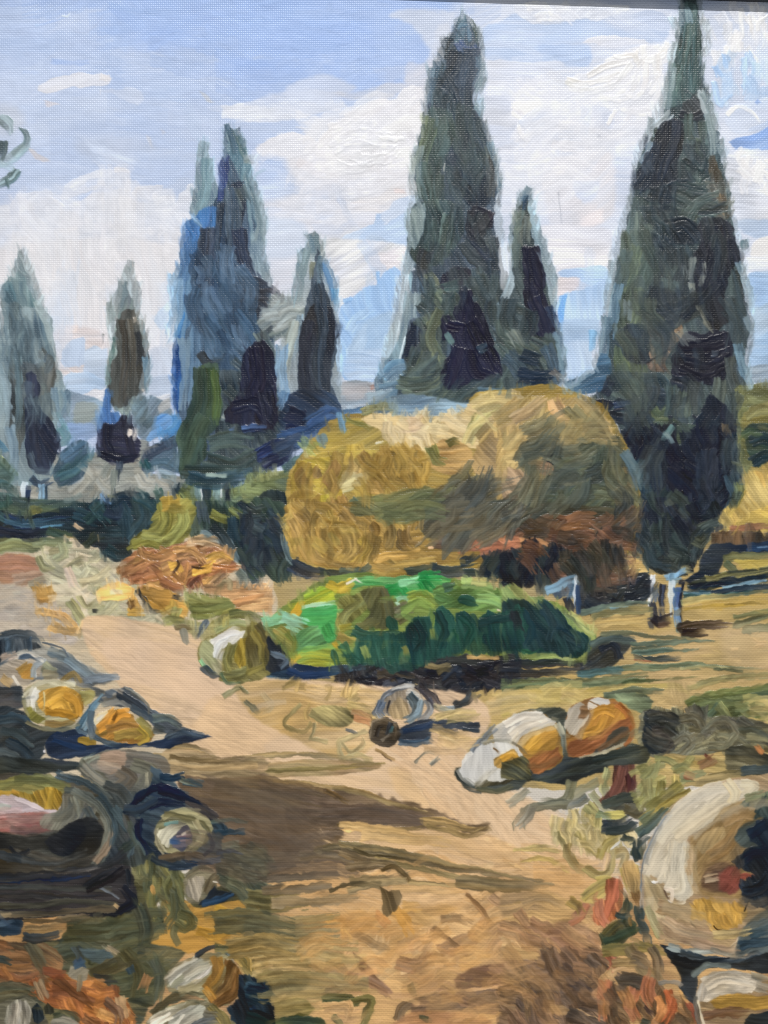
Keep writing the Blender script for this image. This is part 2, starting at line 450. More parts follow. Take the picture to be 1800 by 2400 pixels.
# strokes: p = dab filled in, s = single stroke, c = cluster of strokes; colours are pigments
PAINT = r'''
@F
@P sky
p #b1c3e5 0 -100,-60 1760,-60 1760,1400 -100,1400 s0 h0.072 v.03 m#b8c8e6
p #a6bce4 0 -100,-60 900,-60 960,120 700,240 350,230 -100,60 f60 a.8 h0.06 v.03 j6
p #93b0e4 4 300,-60 900,-60 960,40 930,150 800,205 690,175 560,130 420,90 f40 a.85 h0.06 v.03 j6 m#9db7e6
p #8eade5 0 640,120 760,140 910,150 900,190 830,212 700,190 f16 a.7 h0.06 v.03 j6
p #a0b9e4 0 -80,90 420,60 600,160 300,180 -80,150 f40 a.5 h0.06 v.03 j5
p #bccbe6 0 0,220 400,230 500,330 400,420 0,380 f50 a.5 h0.06 v.03 j5
p #cdd6ea 0 1000,0 1500,20 1700,20 1700,900 1180,850 1070,500 1040,200 f30 a.9 h0.06 v.03 m#d6dcec
p #d9deea 0 0,440 380,430 380,700 -60,700 f30 a.9 h0.06 v.03 j5 m#d2d8e8
p #d8dae4 0 -60,600 420,600 420,860 -60,860 f30 a.95 h0.06 v.03 m#dfdde2
p #d7dbe8 0 520,420 900,440 890,820 560,800 f30 a.9 h0.06 v.03 m#dcdce6
c 120 60 200 0 12 #b3c4e5/#a9bee5/#bccae6/#b0c2e4 -60,20 500,20 900,120 800,240 500,420 -60,420 a.35 h0.15 v.04 k.3
c 80 60 200 0 10 #94b1e4/#8dabe2/#9fb8e6 200,-40 920,-40 920,160 560,160 300,60 a.4 h0.15 v.04 k.3
@T 0 0
s 46 #8fa9dd -20,20 300,10 620,40 a.35 h0.12
s 50 #8caada 700,40 1000,80 1500,30 a.4 h0.12
s 30 #7f9fdb 330,395 440,415 560,395 a.45 h0.12
s 26 #8aa6dd 150,465 240,470 a.4 h0.12
s 18 #aebfe2 480,205 540,212 620,160 660,90 a.6 h0.42
s 10 #cdd9ee 410,105 440,112 450,95 h0.72
s 10 #93acdc 230,165 300,150 410,120 h0.36 a.6
@P cla
p #dddfea -8 250,560 300,530 400,500 520,478 650,475 715,490 720,520 700,548 600,560 560,572 520,575 470,565 400,592 320,610 260,590 j2 h0.3 v.03 f2
s 40 #e4dfe0 650,500 700,520 h0.3 v.03
s 34 #d8dcea 280,560 420,530 560,520 h0.3 v.03 a.7
@P sky
p #c5d1ea 10 640,585 760,580 870,570 925,600 930,660 890,690 820,660 720,610 f3 a.85 h0.18 v.03
s 6 #d5dcec 645,580 645,620 h0.6
p #cbc5cc 8 295,655 340,665 395,690 320,705 f3 a.75 h0.06 v.04
p #bbc0c9 15 1280,590 1340,620 1395,665 1330,655 f4 a.8 h0.06 v.04
p #c4c2cb 10 1040,830 1090,850 1060,865 f4 a.7 h0.06
p #cdc6c8 35 180,950 240,985 320,1040 230,1030 f4 a.8 h0.06 v.04
p #c9c6c9 70 950,880 985,890 1000,960 980,950 f5 a.6 h0.06
p #c5c9d3 0 -30,700 110,700 160,800 60,860 -30,860 f30 a.6 h0.06
p #bcc6da 0 500,900 900,880 1000,980 600,1020 f30 a.5 h0.06
p #c3d2ec 25 570,910 660,930 800,990 900,1040 760,1060 640,1020 f20 a.7 h0.06
@P clb
p #d6dcec -12 430,1180 520,1130 640,1092 760,1090 838,1100 850,1170 848,1240 790,1240 700,1230 640,1210 560,1240 470,1270 390,1300 400,1230 f3 h0.3 v.03 j2
s 40 #ebe7e8 745,1098 800,1095 835,1110 h0.54 v.03
s 60 #cdd6ea 790,1160 800,1215 a.6 h0.18
s 50 #dadfec 460,1200 560,1150 650,1115 h0.3 v.03
s 50 #c5d0e8 560,1180 640,1160 730,1165 a.7 h0.18 v.03
p #dee0ea 0 870,1220 950,1204 1060,1215 1050,1260 990,1300 900,1290 850,1260 f2 h0.3 v.03
s 42 #a9bbe2 630,1215 740,1235 840,1290 a.6 h0.12 v.03
s 30 #b4c4e4 520,1280 600,1240 a.6 h0.12
@P clc
p #d7dce9 0 0,1330 150,1262 330,1245 340,1290 430,1330 620,1250 740,1260 900,1300 1000,1330 1060,1250 1110,1260 1130,1330 1250,1190 1240,1400 1180,1560 1160,1900 0,1900 -200,1900 -200,1400 f3 h0.18 v.03 m#dbdde7 j3
s 90 #d3d9ea 150,1280 110,1400 a.9 h0.36 v.03
s 80 #dcdfeb 300,1270 220,1330 a.9 h0.36 v.03
p #b9c4de 15 160,1370 240,1370 250,1400 200,1425 f6 a.7 h0.06
s 110 #e2e2e9 370,1340 290,1400 270,1500 a.8 h0.42 v.04
s 100 #d0d9ee 450,1360 430,1430 370,1470 a.8 h0.48 v.05
s 60 #dfe1ec 500,1400 480,1480 a.8 h0.48 v.04
s 30 #f2eae6 355,1490 420,1500 500,1480 h0.6 v.03
s 22 #ebe5e3 360,1490 370,1560 a.9 h0.54
s 14 #c7c9d3 545,1395 520,1470 500,1500 h0.42 a.6
s 70 #e3e5ed 1010,1300 1090,1260 1110,1330 a.8 h0.42 v.04
s 90 #dadfeb 1060,1380 1080,1500 a.8 h0.3 v.04
s 8 #9daccb 740,1470 780,1440 a.7 h0.18
s 70 #d3d9e8 700,1560 900,1540 1100,1560 a.5 h0.18
s 90 #d7dae5 100,1600 300,1580 500,1600 a.5 h0.18
s 90 #cfd5e3 850,1610 1000,1600 a.4 h0.18
s 24 #8aa29c 130,1650 150,1680 a.5 h0.18
c 60 80 170 0 60 #d3d9e9/#dcdfe9/#d8dce8/#e0e0e7/#cfd6e8 0,1350 1150,1350 1130,1659 0,1659 a.5 h0.24 v.03
@P cla
p #dadfeb 0 1450,720 1520,680 1660,655 1800,640 1800,700 1760,745 1650,780 1560,765 f3 h0.18 v.03
@H 0 0
@P cld
p #ccd5ea 0 970,480 1060,440 1180,420 1300,395 1400,390 1480,420 1500,460 1400,480 1330,500 1200,520 1060,520 f6 h0.18 v.03 a.9 m#d5dbea
s 60 #dadfeb 980,480 1120,475 1290,490 h0.3 v.03 a.8
s 50 #c9d3ea 1150,440 1300,410 1400,430 h0.24 v.03 a.7
p #e1e0e6 0 1100,640 1150,600 1230,570 1300,575 1370,610 1380,650 1330,680 1230,700 1140,680 f2.5 h0.24 v.03
p #d9d9e1 0 1220,700 1340,660 1400,600 1480,540 1620,470 1740,450 1790,520 1800,900 1500,900 1400,830 1300,790 f8 h0.18 v.04 m#e3dfe2 
@T 1 0
p #c5cfe6 -10 200,560 330,500 480,480 560,520 640,580 500,640 350,640 200,640 f12 a.8 h0.12 v.03
p #c9cdda -15 500,590 640,600 760,580 860,530 960,540 960,440 980,400 1100,410 1150,300 1180,160 1250,140 1260,260 1130,500 1100,640 940,600 850,640 700,640 600,640 f10 a.85 h0.12 v.03 m#d3cfd4
p #e2dfe2 -20 480,820 600,790 700,700 800,640 920,640 950,580 1050,560 1110,640 1080,750 1060,1000 1040,1280 900,1290 850,1330 700,1300 560,1210 460,1130 200,1080 190,1040 400,960 400,900 f4 h0.27 v.03 j3 m#dcdbe2
p #ebebee -20 500,810 650,780 780,770 900,740 1050,750 1040,900 900,1000 760,1060 600,1120 460,1080 450,960 500,900 f6 h0.42 v.03 a.9
@P clf
s 40 #ecebee 480,820 600,790 780,790 h2.4 v.02 k0
s 70 #e9eaee 560,830 700,820 850,870 h1.6 v.02 k0
s 90 #ebecf0 520,960 660,880 760,900 900,900 h2.2 v.02 k0
s 100 #e6e8ed 560,980 700,940 860,960 h1.6 v.02 k0
s 24 #c9ccd4 655,872 720,832 790,850 h0.06 a.5 v.02
s 70 #eef0f2 640,1020 720,1040 860,1010 900,980 h3 v.02 k0
s 60 #e9ebef 540,1080 640,1105 740,1075 h3 v.02 k0
s 14 #b3b8c4 545,1112 620,1130 735,1090 h0.06 a.6 v.02
s 14 #bfc4ce 655,1035 740,1058 840,1038 h0.06 a.4 v.02
s 50 #e8e8ed 460,1080 500,1120 560,1100 h1.2 v.02
s 70 #e3e4ea 900,700 980,600 1000,580 h0.72 v.02 a.8
s 60 #e6e6eb 930,760 1010,640 h0.72 v.02 a.8
s 60 #e3e5eb 600,760 720,700 820,660 h0.78 v.02 a.9
s 70 #dedfe9 980,860 1020,960 h0.54 a.8
s 60 #e6e2e6 860,1010 900,1100 h0.72 a.7
s 40 #c9d3ec 820,720 860,740 h0.18 a.6
s 60 #e9dcdc 280,1050 380,1110 460,1150 h0.18 a.5
s 50 #e8d9d9 490,1140 530,1160 h0.18 a.5
@P clg
p #e1dfe8 0 440,730 520,760 f1 a0
@P sky
c 40 60 180 0 20 #cfd7ea/#d6dae8/#c4d0e9/#dcdce4 30,1050 200,1100 420,1200 560,1250 600,1400 560,1500 50,1500 40,1200 a.5 h0.18 v.03
p #b7c9ea 0 40,1020 190,1020 210,1080 260,1200 250,1260 30,1300 f20 a.7 h0.12
p #c3d2ea -10 50,1440 250,1430 330,1500 330,1650 60,1659 f20 a.7 h0.12 v.04
p #bfd0ea 0 570,1200 660,1200 670,1290 590,1300 f10 a.3 h0.12
s 50 #bccdec 520,1200 600,1400 640,1480 a.5 h0.24
p #a5c3ea -10 890,1310 980,1270 1050,1260 1060,1320 1000,1400 990,1600 900,1640 740,1600 700,1560 560,1540 640,1500 760,1450 780,1390 860,1370 f3 a.95 h0.18 v.04 m#afc9ec
p #b9cfec -10 720,1530 800,1520 860,1560 960,1600 940,1640 780,1620 720,1580 f4 a.9 h0.18
p #e6d3d3 0 890,1220 960,1220 960,1250 900,1250 f6 a.7 h0.12
p #dcdcda 0 460,1540 600,1560 640,1600 560,1659 420,1659 f12 a.7 h0.12
@H 1 0
@P sky
p #a4bce8 0 120,100 190,120 260,200 210,260 90,330 0,340 -40,200 -60,60 20,40 f40 a.5 h0.09 v.03
p #d0d8ea 0 100,40 300,50 280,140 210,240 190,200 120,110 20,70 f12 a.8 h0.09 v.03
p #b2c8ec 0 430,120 520,90 560,55 700,60 760,80 870,60 1000,60 1200,60 1230,150 1170,180 1000,180 860,190 900,240 870,290 760,260 520,270 420,240 f6 a.95 h0.12 v.03 m#bdcdea
p #a8c1ea -5 640,200 870,190 890,240 880,290 790,280 730,240 f8 a.7 h0.12
p #c8d2ea 0 980,60 1230,60 1230,130 1000,120 f20 a.7 h0.12
@P cle
p #d9dde9 -5 560,20 1060,20 1000,60 960,70 930,90 830,80 700,110 620,100 560,55 f3 a.95 h0.42 v.04
c 14 30 90 0 40 #e3e4ea/#dadeea/#cfd6e6 590,20 960,40 920,80 680,85 600,60 h0.54 a.8 v.04
p #d9dce8 -2 850,180 950,155 1120,165 1150,185 1040,195 960,210 900,190 f2 h0.3 v.03
@P sky
p #d5dae9 0 430,280 560,265 700,280 780,330 900,340 1000,300 1230,180 1230,400 1200,560 1100,600 900,640 600,640 560,760 460,700 430,500 f5 h0.21 v.04 m#cfd6e9 a.95
c 30 50 150 -15 40 #dbdeea/#d3d9ea/#cbd4ea/#e0e1ea 450,300 800,340 1000,420 1180,560 900,700 500,720 440,500 a.6 h0.3 v.04
p #c6d1ea -30 950,420 1080,430 1100,520 960,540 f10 a.5 h0.18
@P cli
p #e4e4e9 -20 790,350 900,300 1000,240 1100,200 1220,190 1225,260 1200,330 1200,500 1100,500 1000,470 900,450 800,400 f3 h0.54 v.04 j3 a.9
s 34 #f1ece6 1000,250 1080,240 1090,215 h1.2 v.03 t2
s 30 #efeae4 1080,240 1100,290 1130,230 h1.2 v.03
s 26 #f3eee8 1120,200 1130,260 1200,230 1225,185 h1.2 v.03
s 30 #eae6e2 880,325 960,290 1060,270 h1.2 v.04
s 24 #ebe8e2 800,345 860,360 930,350 1010,320 h1.2 v.05
s 24 #e6e4dc 790,360 850,390 930,385 980,360 h1.2 v.06 m#cdd2dc
s 26 #eceae6 900,400 990,370 1040,320 1060,290 h1.2 v.05
s 26 #eeebe8 960,420 1040,420 1080,360 1090,310 h1.2 v.05
s 28 #f0ecea 1130,280 1130,350 1110,400 h1.1 v.05
s 28 #edebea 1180,230 1180,330 1150,400 h1.1 v.05
s 26 #e9e9ec 1000,440 1060,480 1140,470 1190,400 1195,330 h1.1 v.05
s 20 #e2e5ee 1100,340 1090,420 1060,440 h0.84
s 16 #f4f0ee 1030,390 1080,425 1110,400 h1.2
s 16 #e9e4e4 975,530 1005,480 h0.96
s 16 #e6e3e6 1050,520 1080,470 h0.84
s 14 #dfe1ea 1110,500 1160,490 1200,470 h0.72
p #d0d9ec -30 590,520 640,480 760,410 840,420 830,480 760,530 700,570 620,580 f3 h0.54 v.04 
s 50 #f0e9e8 570,460 620,470 660,460 h0.84 v.03
s 46 #eee7e7 575,480 600,500 a.8 h0.72
s 80 #c9d5ec 620,550 690,500 780,460 h1.6 v.03 k0
s 18 #eae9ea 580,550 600,590 630,608 h1.3 v.02
s 30 #d8deec 620,590 700,560 780,520 h0.6 v.03
s 70 #dfe2ec 860,440 880,560 900,640 h0.48 v.03 a.8
s 44 #cfdaee 870,470 870,590 h0.48 v.04 a.8
s 10 #6e7683 928,580 936,582 h0.48 a.7
s 50 #b9c4d8 740,600 780,600 820,580 h0.12 a.5
s 40 #e7e4e8 740,620 850,640 h0.42 a.7
p #e3dde0 -40 690,720 860,650 980,660 1000,800 980,940 860,980 740,980 700,900 f16 a.75 h0.12 v.04 m#dbdbe4
p #c3d0ea 0 820,790 930,790 910,860 860,880 f8 a.6 h0.12
p #eadbd9 0 850,930 950,910 950,960 870,980 f12 a.6 h0.12
p #cdd7ec 0 1080,520 1150,520 1130,620 1070,700 1000,720 1000,640 f20 a.6 h0.12
s 4 #6f7580 752,832 758,900 776,1005 a.8 h0.24
s 3 #8a8f9c 725,860 740,890 a.6 h0.18
p #e0e0ea 0 680,980 950,980 980,1000 960,1140 800,1170 740,1140 f8 a.9 h0.18 v.03
@T 2 0
@P clj
c 26 46 150 80 25 #e4e4e8/#ecebec/#d7dbe6/#dfe0e4 1270,100 1700,60 1700,380 1300,400 1260,250 a.85 h0.66 v.05
s 30 #efefef 1590,190 1600,150 1659,110 h1.2
s 26 #e7e6e4 1470,80 1490,240 h0.84
s 26 #e9e7e4 1540,100 1550,230 h0.84
@P sky
c 16 60 110 85 20 #a9c8ee/#b6d0f0/#c2d6ef 1320,400 1480,360 1700,400 1700,620 1420,640 1320,620 a.9 h0.66 v.06
s 44 #9cc0ec 1320,440 1340,490 h0.84
s 40 #a4c6ee 1310,540 1330,640 1350,680 1410,620 h1.1
s 50 #8fb9ea 1390,360 1400,430 a.8 h0.6
s 40 #b0cdee 1500,380 1510,600 h0.72
p #c9d5ec -10 1390,760 1450,680 1600,640 1700,640 1700,820 1600,850 1450,860 f6 h0.42 a.9 v.04
s 30 #dbe0ec 1400,740 1470,690 1560,720 1600,780 h0.72
s 26 #6c95dc 1590,650 1605,665 h0.48
p #7fa4e2 -12 1405,915 1500,880 1600,850 1700,810 1700,960 1560,975 1450,965 f4 h0.3 v.06 m#98b6e6
p #d8ddea 0 1380,1010 1700,1000 1700,1420 1440,1420 1400,1200 f6 a.9 h0.24
@P clj
c 16 40 110 80 30 #e6e6ea/#dde0ea/#eeedee 1420,1020 1659,1010 1659,1230 1440,1260 a.85 h0.72 v.05
s 26 #f0eff0 1570,1180 1600,1100 1650,1120 h1.2
@P sky
p #b4cae8 0 1450,1430 1700,1420 1700,1530 1540,1530 f8 a.9 h0.18
p #eae6e2 0 1560,1570 1700,1530 1700,1730 1560,1690 f4 h0.3 a.95 v.03
@F
@P sky
p #d9dfec 0 1600,560 1760,555 1760,640 1610,620 f8 a.8 h0.18
; lower sky and distance
@T 2 1
p #dfdde4 0 230,-100 620,-100 620,80 300,120 230,60 f10 a.9 h0.18
p #aac8ee 0 290,110 400,90 610,70 620,230 420,160 310,150 f5 a.95 h0.18 m#a2c2ec
p #e2d6d8 0 270,160 440,150 380,240 280,260 f6 a.9 h0.12
@P hill
p #9fc2ec 85 305,270 340,250 440,220 600,180 620,300 560,450 520,560 500,740 380,790 320,740 300,500 f4 h0.24 v.05 m#b0cdee
p #5b9ce6 80 310,260 350,250 340,420 320,560 305,560 305,400 f3 a.85 h0.3
p #a2bcd9 0 310,430 560,430 530,560 340,560 f14 a.7 h0.12
p #b6cce8 80 340,560 510,560 500,700 420,760 350,760 f12 a.7 h0.12
s 46 #6b9bc0 520,500 515,590 h0.36 a.9
@P sky
p #9cc0ea 0 1540,130 1700,120 1700,360 1560,340 f6 h0.18 a.95
@P hill
p #9db9d6 -20 1560,350 1620,330 1700,330 1700,560 1560,560 f10 h0.18 a.95
p #86a9ce 0 1540,600 1620,510 1700,500 1700,720 1560,720 f8 h0.18 a.95 m#9fbfe0
p #95a2ac 0 1540,725 1620,705 1700,710 1700,850 1550,800 f5 h0.18 m#7f90a0
@T 1 1
@P sky
p #d5d9e6 -30 470,-80 960,-80 950,60 820,120 720,200 620,260 540,330 510,200 f8 h0.18 a.95 m#dcdcde
p #e0d5d6 0 740,0 980,-60 960,40 800,90 f12 a.7 h0.12
@P hill
p #92bdf0 70 540,370 580,300 650,260 720,210 790,180 850,90 910,65 950,100 940,250 930,500 890,700 800,780 760,815 620,815 550,770 530,550 f3 h0.27 v.05 m#9fc5f0
s 24 #6aa6e4 800,100 800,170 h0.36 a.8
s 40 #84b2e8 580,300 620,290 h0.3
s 50 #add0f2 600,480 660,400 760,330 h0.3 a.7
p #9fbcda -30 640,480 700,420 860,360 930,400 900,560 760,620 660,700 600,720 620,580 f12 a.75 h0.24 v.05
s 90 #b3cbe4 620,760 640,620 680,500 h0.24 a.5
p #aec9ea 0 600,640 880,600 860,740 760,810 600,810 f10 a.7 h0.18 m#bccfe8
@P fld
p #a3a6ac 5 530,830 600,810 700,820 780,840 800,900 760,960 640,1000 540,980 f4 h0.24 v.06 m#8b9cab
s 14 #7e8a94 600,815 700,818 780,822 h0.3 a.8
p #b0a9a8 0 570,850 720,850 700,920 590,930 f8 a.6 h0.18
s 26 #a9786a 745,850 770,840 h0.36
@T 0 1
@P sky
p #dddde3 80 -60,-60 1170,-60 1150,500 1120,760 900,760 650,520 340,420 -60,100 f12 h0.15 a.9 v.03 m#e2dee1
p #d0d3de -30 620,240 740,170 740,60 860,40 850,100 800,160 700,280 f10 a.6 h0.12
p #c2d1e8 0 1040,180 1160,150 1160,300 1100,330 1050,260 f8 a.7 h0.12
p #b4cdea 80 990,430 1030,360 1100,290 1120,320 1100,470 1050,490 f4 a.95 h0.3
p #e8dad8 0 360,460 500,450 700,500 700,620 640,720 400,760 350,640 f10 a.95 h0.12 m#e0dade
p #f0d8cc 0 420,450 500,450 500,500 440,500 f8 a.7 h0.12
p #b6cbe8 85 400,620 470,540 535,520 545,640 540,700 410,710 f2 a.95 h0.36 v.05
p #b3c9e6 -10 550,600 650,580 690,600 690,850 560,840 f3 a.95 h0.3
p #bccbe4 85 960,600 1040,580 1120,640 1120,860 980,900 960,700 f10 a.8 h0.18 v.05
@P hill
p #a9c4e4 0 410,770 560,750 690,820 660,880 620,860 520,920 430,900 f3 h0.3 m#b5cae4 
p #b2c3dc 0 960,800 1120,780 1100,910 970,940 f8 a.8 h0.18
s 30 #e6e8ee 500,925 560,950 650,935 h0.72 v.04
s 30 #e9eaf0 960,925 1020,930 1095,915 h0.84 v.04
p #8a9db0 0 380,880 520,900 640,940 700,1000 660,1120 400,1180 340,1000 f5 h0.3 v.08 m#7a94a8
p #8f9a98 -10 500,950 600,960 640,980 580,1080 480,1100 f6 a.8 h0.3
p #829cc4 0 440,1080 620,1090 620,1160 560,1200 420,1230 420,1140 f6 a.9 h0.24
p #6f8292 -40 900,900 1000,920 1110,1000 1100,1100 960,1200 860,1120 850,980 f4 h0.36 v.1 m#647c8e
p #9fa3a6 -20 1010,980 1060,940 1110,920 1100,990 1030,1020 f4 h0.3
p #4a83c4 -25 1000,1040 1100,1020 1160,1060 1150,1180 1060,1150 940,1210 990,1120 f3 h0.36 v.1 m#6d9cd0
@P fld
p #8f918a 0 -60,1300 600,1280 900,1180 960,1200 960,1400 1200,1440 1140,1600 600,1700 -60,1700 f4 h0.36 v.1 m#7f827a
c 50 50 110 -10 50 #9a9a92/#868880/#a3a39a/#77796f/#8d8e86 110,1320 560,1320 900,1300 1120,1460 1080,1560 640,1560 120,1600 a.8 h0.48 v.12
@F
@P cld
c 26 40 110 -25 25 #e9e8ee/#e4e4ec/#eeecee/#dfe2ee 700,270 820,225 900,215 900,420 860,470 760,410 640,380 600,320 a.55 h.45 v.03 k.3 f4
@P sky
c 24 50 110 -10 30 #e6e7f0/#dfe3f0/#eceaee 1090,200 1200,190 1400,170 1420,300 1300,420 1180,420 1080,400 a.45 h.35 v.03 k.3 f4
c 18 40 90 80 25 #cfdcf0/#dfe4ee/#c3d5ee 0,650 380,640 380,760 0,760 a.4 h.35 v.03 k.3 f4
c 20 44 110 70 40 #e6e4e8/#dfe1ea/#e9e6e8 0,480 360,450 380,640 0,660 a.45 h.45 v.03 k.3 f4
; ---------- leaf spray at the left edge
@T 0 0
@P spray
s 70 #5b7376 20,790 50,820 60,870 h.9 v.16 t1 m#88999f
s 66 #52696d 120,830 165,870 160,930 110,980 h1 v.18 t3 m#7b9096
s 60 #8ea6ad 150,950 60,1030 -20,1060 h.7 a.8 v.14
s 60 #46585c 20,920 15,980 -10,1030 h.9 v.14
s 60 #516a6c 100,1100 60,1150 -20,1190 h1 v.16 m#7c9498
s 30 #5f787a 40,1160 60,1230 h.8 t1
s 50 #9db2bb 10,1060 70,1080 a.7 h.5
; ---------- cypress A, left edge
@T 0 1
@P cyA
p #8ba3ab 80 120,-20 150,-60 170,-40 200,100 250,250 290,330 340,450 360,690 400,800 410,900 400,1040 340,1180 360,1400 250,1480 40,1480 -80,1400 -80,560 20,470 0,330 20,200 70,100 f4 h.6 v.1 j3 m#7c98a1
p #5f8084 80 75,100 120,85 155,110 160,180 210,260 260,320 150,330 60,320 20,300 30,190 f4 h.7 v.12 m#7d9a9f
s 40 #a5b5ba 140,-30 170,60 220,180 270,300 h.6 v.14 a.8
s 34 #b4c0c4 180,60 240,230 280,330 a.6 h.4
p #5e6a66 85 60,320 140,320 140,380 110,450 100,640 90,900 80,1100 60,1000 60,600 f3 h.7 v.14
p #5d7379 80 130,340 230,340 300,440 340,600 350,700 270,620 220,700 120,690 100,500 f4 h.7 v.14 m#7f959b
s 40 #8ea5aa 240,300 300,430 340,560 350,700 h.6 v.18 a.8
p #5a5f5c 78 80,680 220,700 330,680 360,760 340,860 340,960 330,1080 200,1000 120,1300 60,1200 70,850 f4 h.7 v.14 m#6a6d63
s 60 #66655c 270,620 330,700 320,850 340,1000 h.8 v.16
s 44 #5f7476 110,660 130,850 120,1050 90,1150 h.8 v.12
s 60 #7e969f 10,480 40,600 30,760 h.7 v.14
s 60 #89a2ac 20,700 40,900 50,1060 h.6 v.14
s 70 #7a97a8 60,1120 90,1250 90,1400 h.7 v.14
s 40 #44758f -20,1200 30,1260 h.7
s 40 #7fa0b3 350,860 380,1000 370,1060 h.6 v.15 a.9
s 60 #6d8b98 410,880 440,960 400,1040 h.7 v.15
s 56 #5b8c94 390,1120 430,1180 390,1210 h.6 v.14
p #353a4a 75 175,770 210,748 240,770 265,840 265,900 250,950 290,1010 340,1080 380,1160 385,1240 350,1330 310,1400 250,1410 200,1380 170,1290 160,1180 165,1050 165,950 180,880 f2 h1 v.12 j2 m#2f3444
s 60 #3c4154 215,790 220,850 225,900 h1 v.14
s 70 #2f3343 240,1080 300,1180 350,1240 h1 v.1
s 60 #343a49 210,1050 220,1200 250,1330 h1 v.1
s 50 #54616b 190,1290 230,1390 h.8 v.16
s 46 #4a5866 230,1390 310,1400 h.8 v.14
s 50 #3d4a58 200,1440 250,1480 310,1450 h.8 v.14
@P tkA
s 36 #cdd9e0 150,1475 140,1560 140,1659 1 h1.2 v.06
s 30 #22304d 175,1500 170,1600 165,1700 h1.2 v.1
s 40 #6f93ad 262,1490 262,1580 265,1680 h1 v.14
s 18 #2b4258 292,1490 292,1640 h1
@T 0 1
; greens at left bottom of A
@P shr
p #4c6769 0 -40,1300 40,1310 90,1400 60,1480 -40,1500 f2.5 h.8 v.14 m#5c6f58
s 60 #566a5c -10,1310 40,1360 90,1420 h1 v.18
s 60 #3f5a5c -20,1480 60,1500 80,1560 h1 v.16
s 70 #4d6a66 -30,1560 60,1590 h1 v.16
s 10 #c3c66a 5,1295 20,1305 h1
p #4a6479 -45 380,1330 430,1250 520,1190 570,1220 560,1330 520,1440 440,1490 370,1490 340,1400 f2.5 h.9 v.14 m#3f6470
s 90 #4a6a86 420,1300 500,1240 530,1220 h1 v.14
s 80 #416169 400,1420 480,1380 550,1300 h1 v.14
; ---------- cypress B (thin, brown)
@P cyB
p #9aa9ad 80 760,180 820,60 870,45 865,120 890,200 900,330 900,420 860,430 790,400 710,420 705,330 740,240 f5 h.5 v.1 j3 a.9
s 60 #7a8e8e 790,180 800,300 770,400 h.6 v.18 a.9
s 60 #a9b6ba 880,180 880,320 890,400 h.4 v.14 a.8
s 50 #8da3a6 720,300 720,430 730,520 h.5 v.14 a.8
s 40 #8d9b9c 850,50 830,110 h.5 a.8
p #6d7371 80 830,250 865,300 880,380 920,420 950,560 965,700 960,860 880,900 860,980 800,1060 760,1000 700,960 690,860 690,680 740,520 770,400 f3 h.7 v.14 j2 m#7d938f
p #5c564c 82 840,330 870,350 900,430 910,560 905,700 890,900 860,900 820,960 770,1000 720,960 700,860 710,700 750,660 760,420 f2.5 h.8 v.16 j3 m#4f4e46
s 50 #544e44 800,420 810,650 790,950 h.9 v.18
s 46 #655f52 850,420 860,600 860,860 h.8 v.18
s 40 #3f3e3c 885,500 900,620 880,700 h.9 v.1
s 20 #e8ddd0 878,400 882,425 h1.4 v.03
s 16 #efe6da 920,860 930,866 h1
s 10 #57615d 665,500 665,575 h.6
s 20 #87a5b6 920,430 940,560 950,640 h.7 v.16
s 34 #6e98b0 930,650 945,780 950,880 h.7 v.16
s 30 #5e8076 740,520 730,600 710,680 700,830 h.7 v.16
p #2e5fa0 85 680,870 700,860 720,920 715,1010 770,1020 780,1080 740,1110 660,1180 620,1140 640,1060 670,980 f2.5 h.8 v.12 m#3b6cae
p #2e2f3b 0 630,1120 690,1080 740,1090 790,1030 850,1040 870,1120 900,1200 900,1290 860,1330 740,1340 640,1310 615,1220 f2 h1.2 v.1 j2 m#333246
s 60 #2b2b38 700,1100 690,1200 720,1300 h1.2 v.08
s 60 #2f2e3a 800,1050 830,1180 850,1290 h1.2 v.08
s 50 #282833 640,1290 760,1320 880,1300 h1.2 v.08
p #f6e9dc 0 822,1130 838,1122 855,1130 850,1165 830,1178 820,1155 s0 h.2 v.02 f1.2
@P tkB
s 40 #3e4a5a 775,1340 778,1400 h1
s 20 #39434c 770,1390 770,1470 h1 t1
s 40 #6c7168 740,1400 735,1500 h.7 v.14
; teal clumps right of B
@P shr
p #4c5f6b -40 850,990 880,930 930,900 950,950 960,1030 1000,1080 960,1120 900,1100 f3 h.8 v.14 m#617a88 a.9
p #39465a -35 930,1270 1010,1210 1110,1150 1150,1170 1150,1300 1190,1400 1150,1410 1040,1380 980,1400 920,1390 910,1330 f2 h1 v.12 m#455a6c
s 70 #3c4658 960,1280 1060,1230 1130,1190 h1.1 v.12
s 60 #4b6575 950,1370 1060,1340 1150,1390 h1 v.14
s 60 #31585c 930,1330 960,1380 h1 v.12
s 60 #6b8289 1040,1410 1130,1440 h.7 v.12 a.8
; ---------- cypress C: pale spire + main blue tree
@H 0 0
@P cyCa
p #7fa0b0 80 870,640 890,610 905,612 915,700 930,780 950,850 940,900 920,930 850,960 820,920 840,820 855,730 f3 h.6 v.12 j2 m#6b909d
s 40 #8fabb7 890,620 870,720 860,820 h.6 v.18
s 50 #6f96a2 900,700 890,820 870,900 h.6 v.18
@P cyC
p #4c6274 82 980,530 1000,560 1030,540 1045,620 1075,680 1095,740 1110,820 1135,880 1135,960 1130,1040 1140,1110 1170,1200 1165,1290 1180,1400 1190,1560 1210,1700 1230,1850 1200,2000 1050,2060 800,2060 765,1900 770,1800 750,1700 745,1560 760,1450 770,1300 780,1150 790,1000 800,960 880,920 930,860 950,780 970,640 f3 h.7 v.14 j3 m#41566a
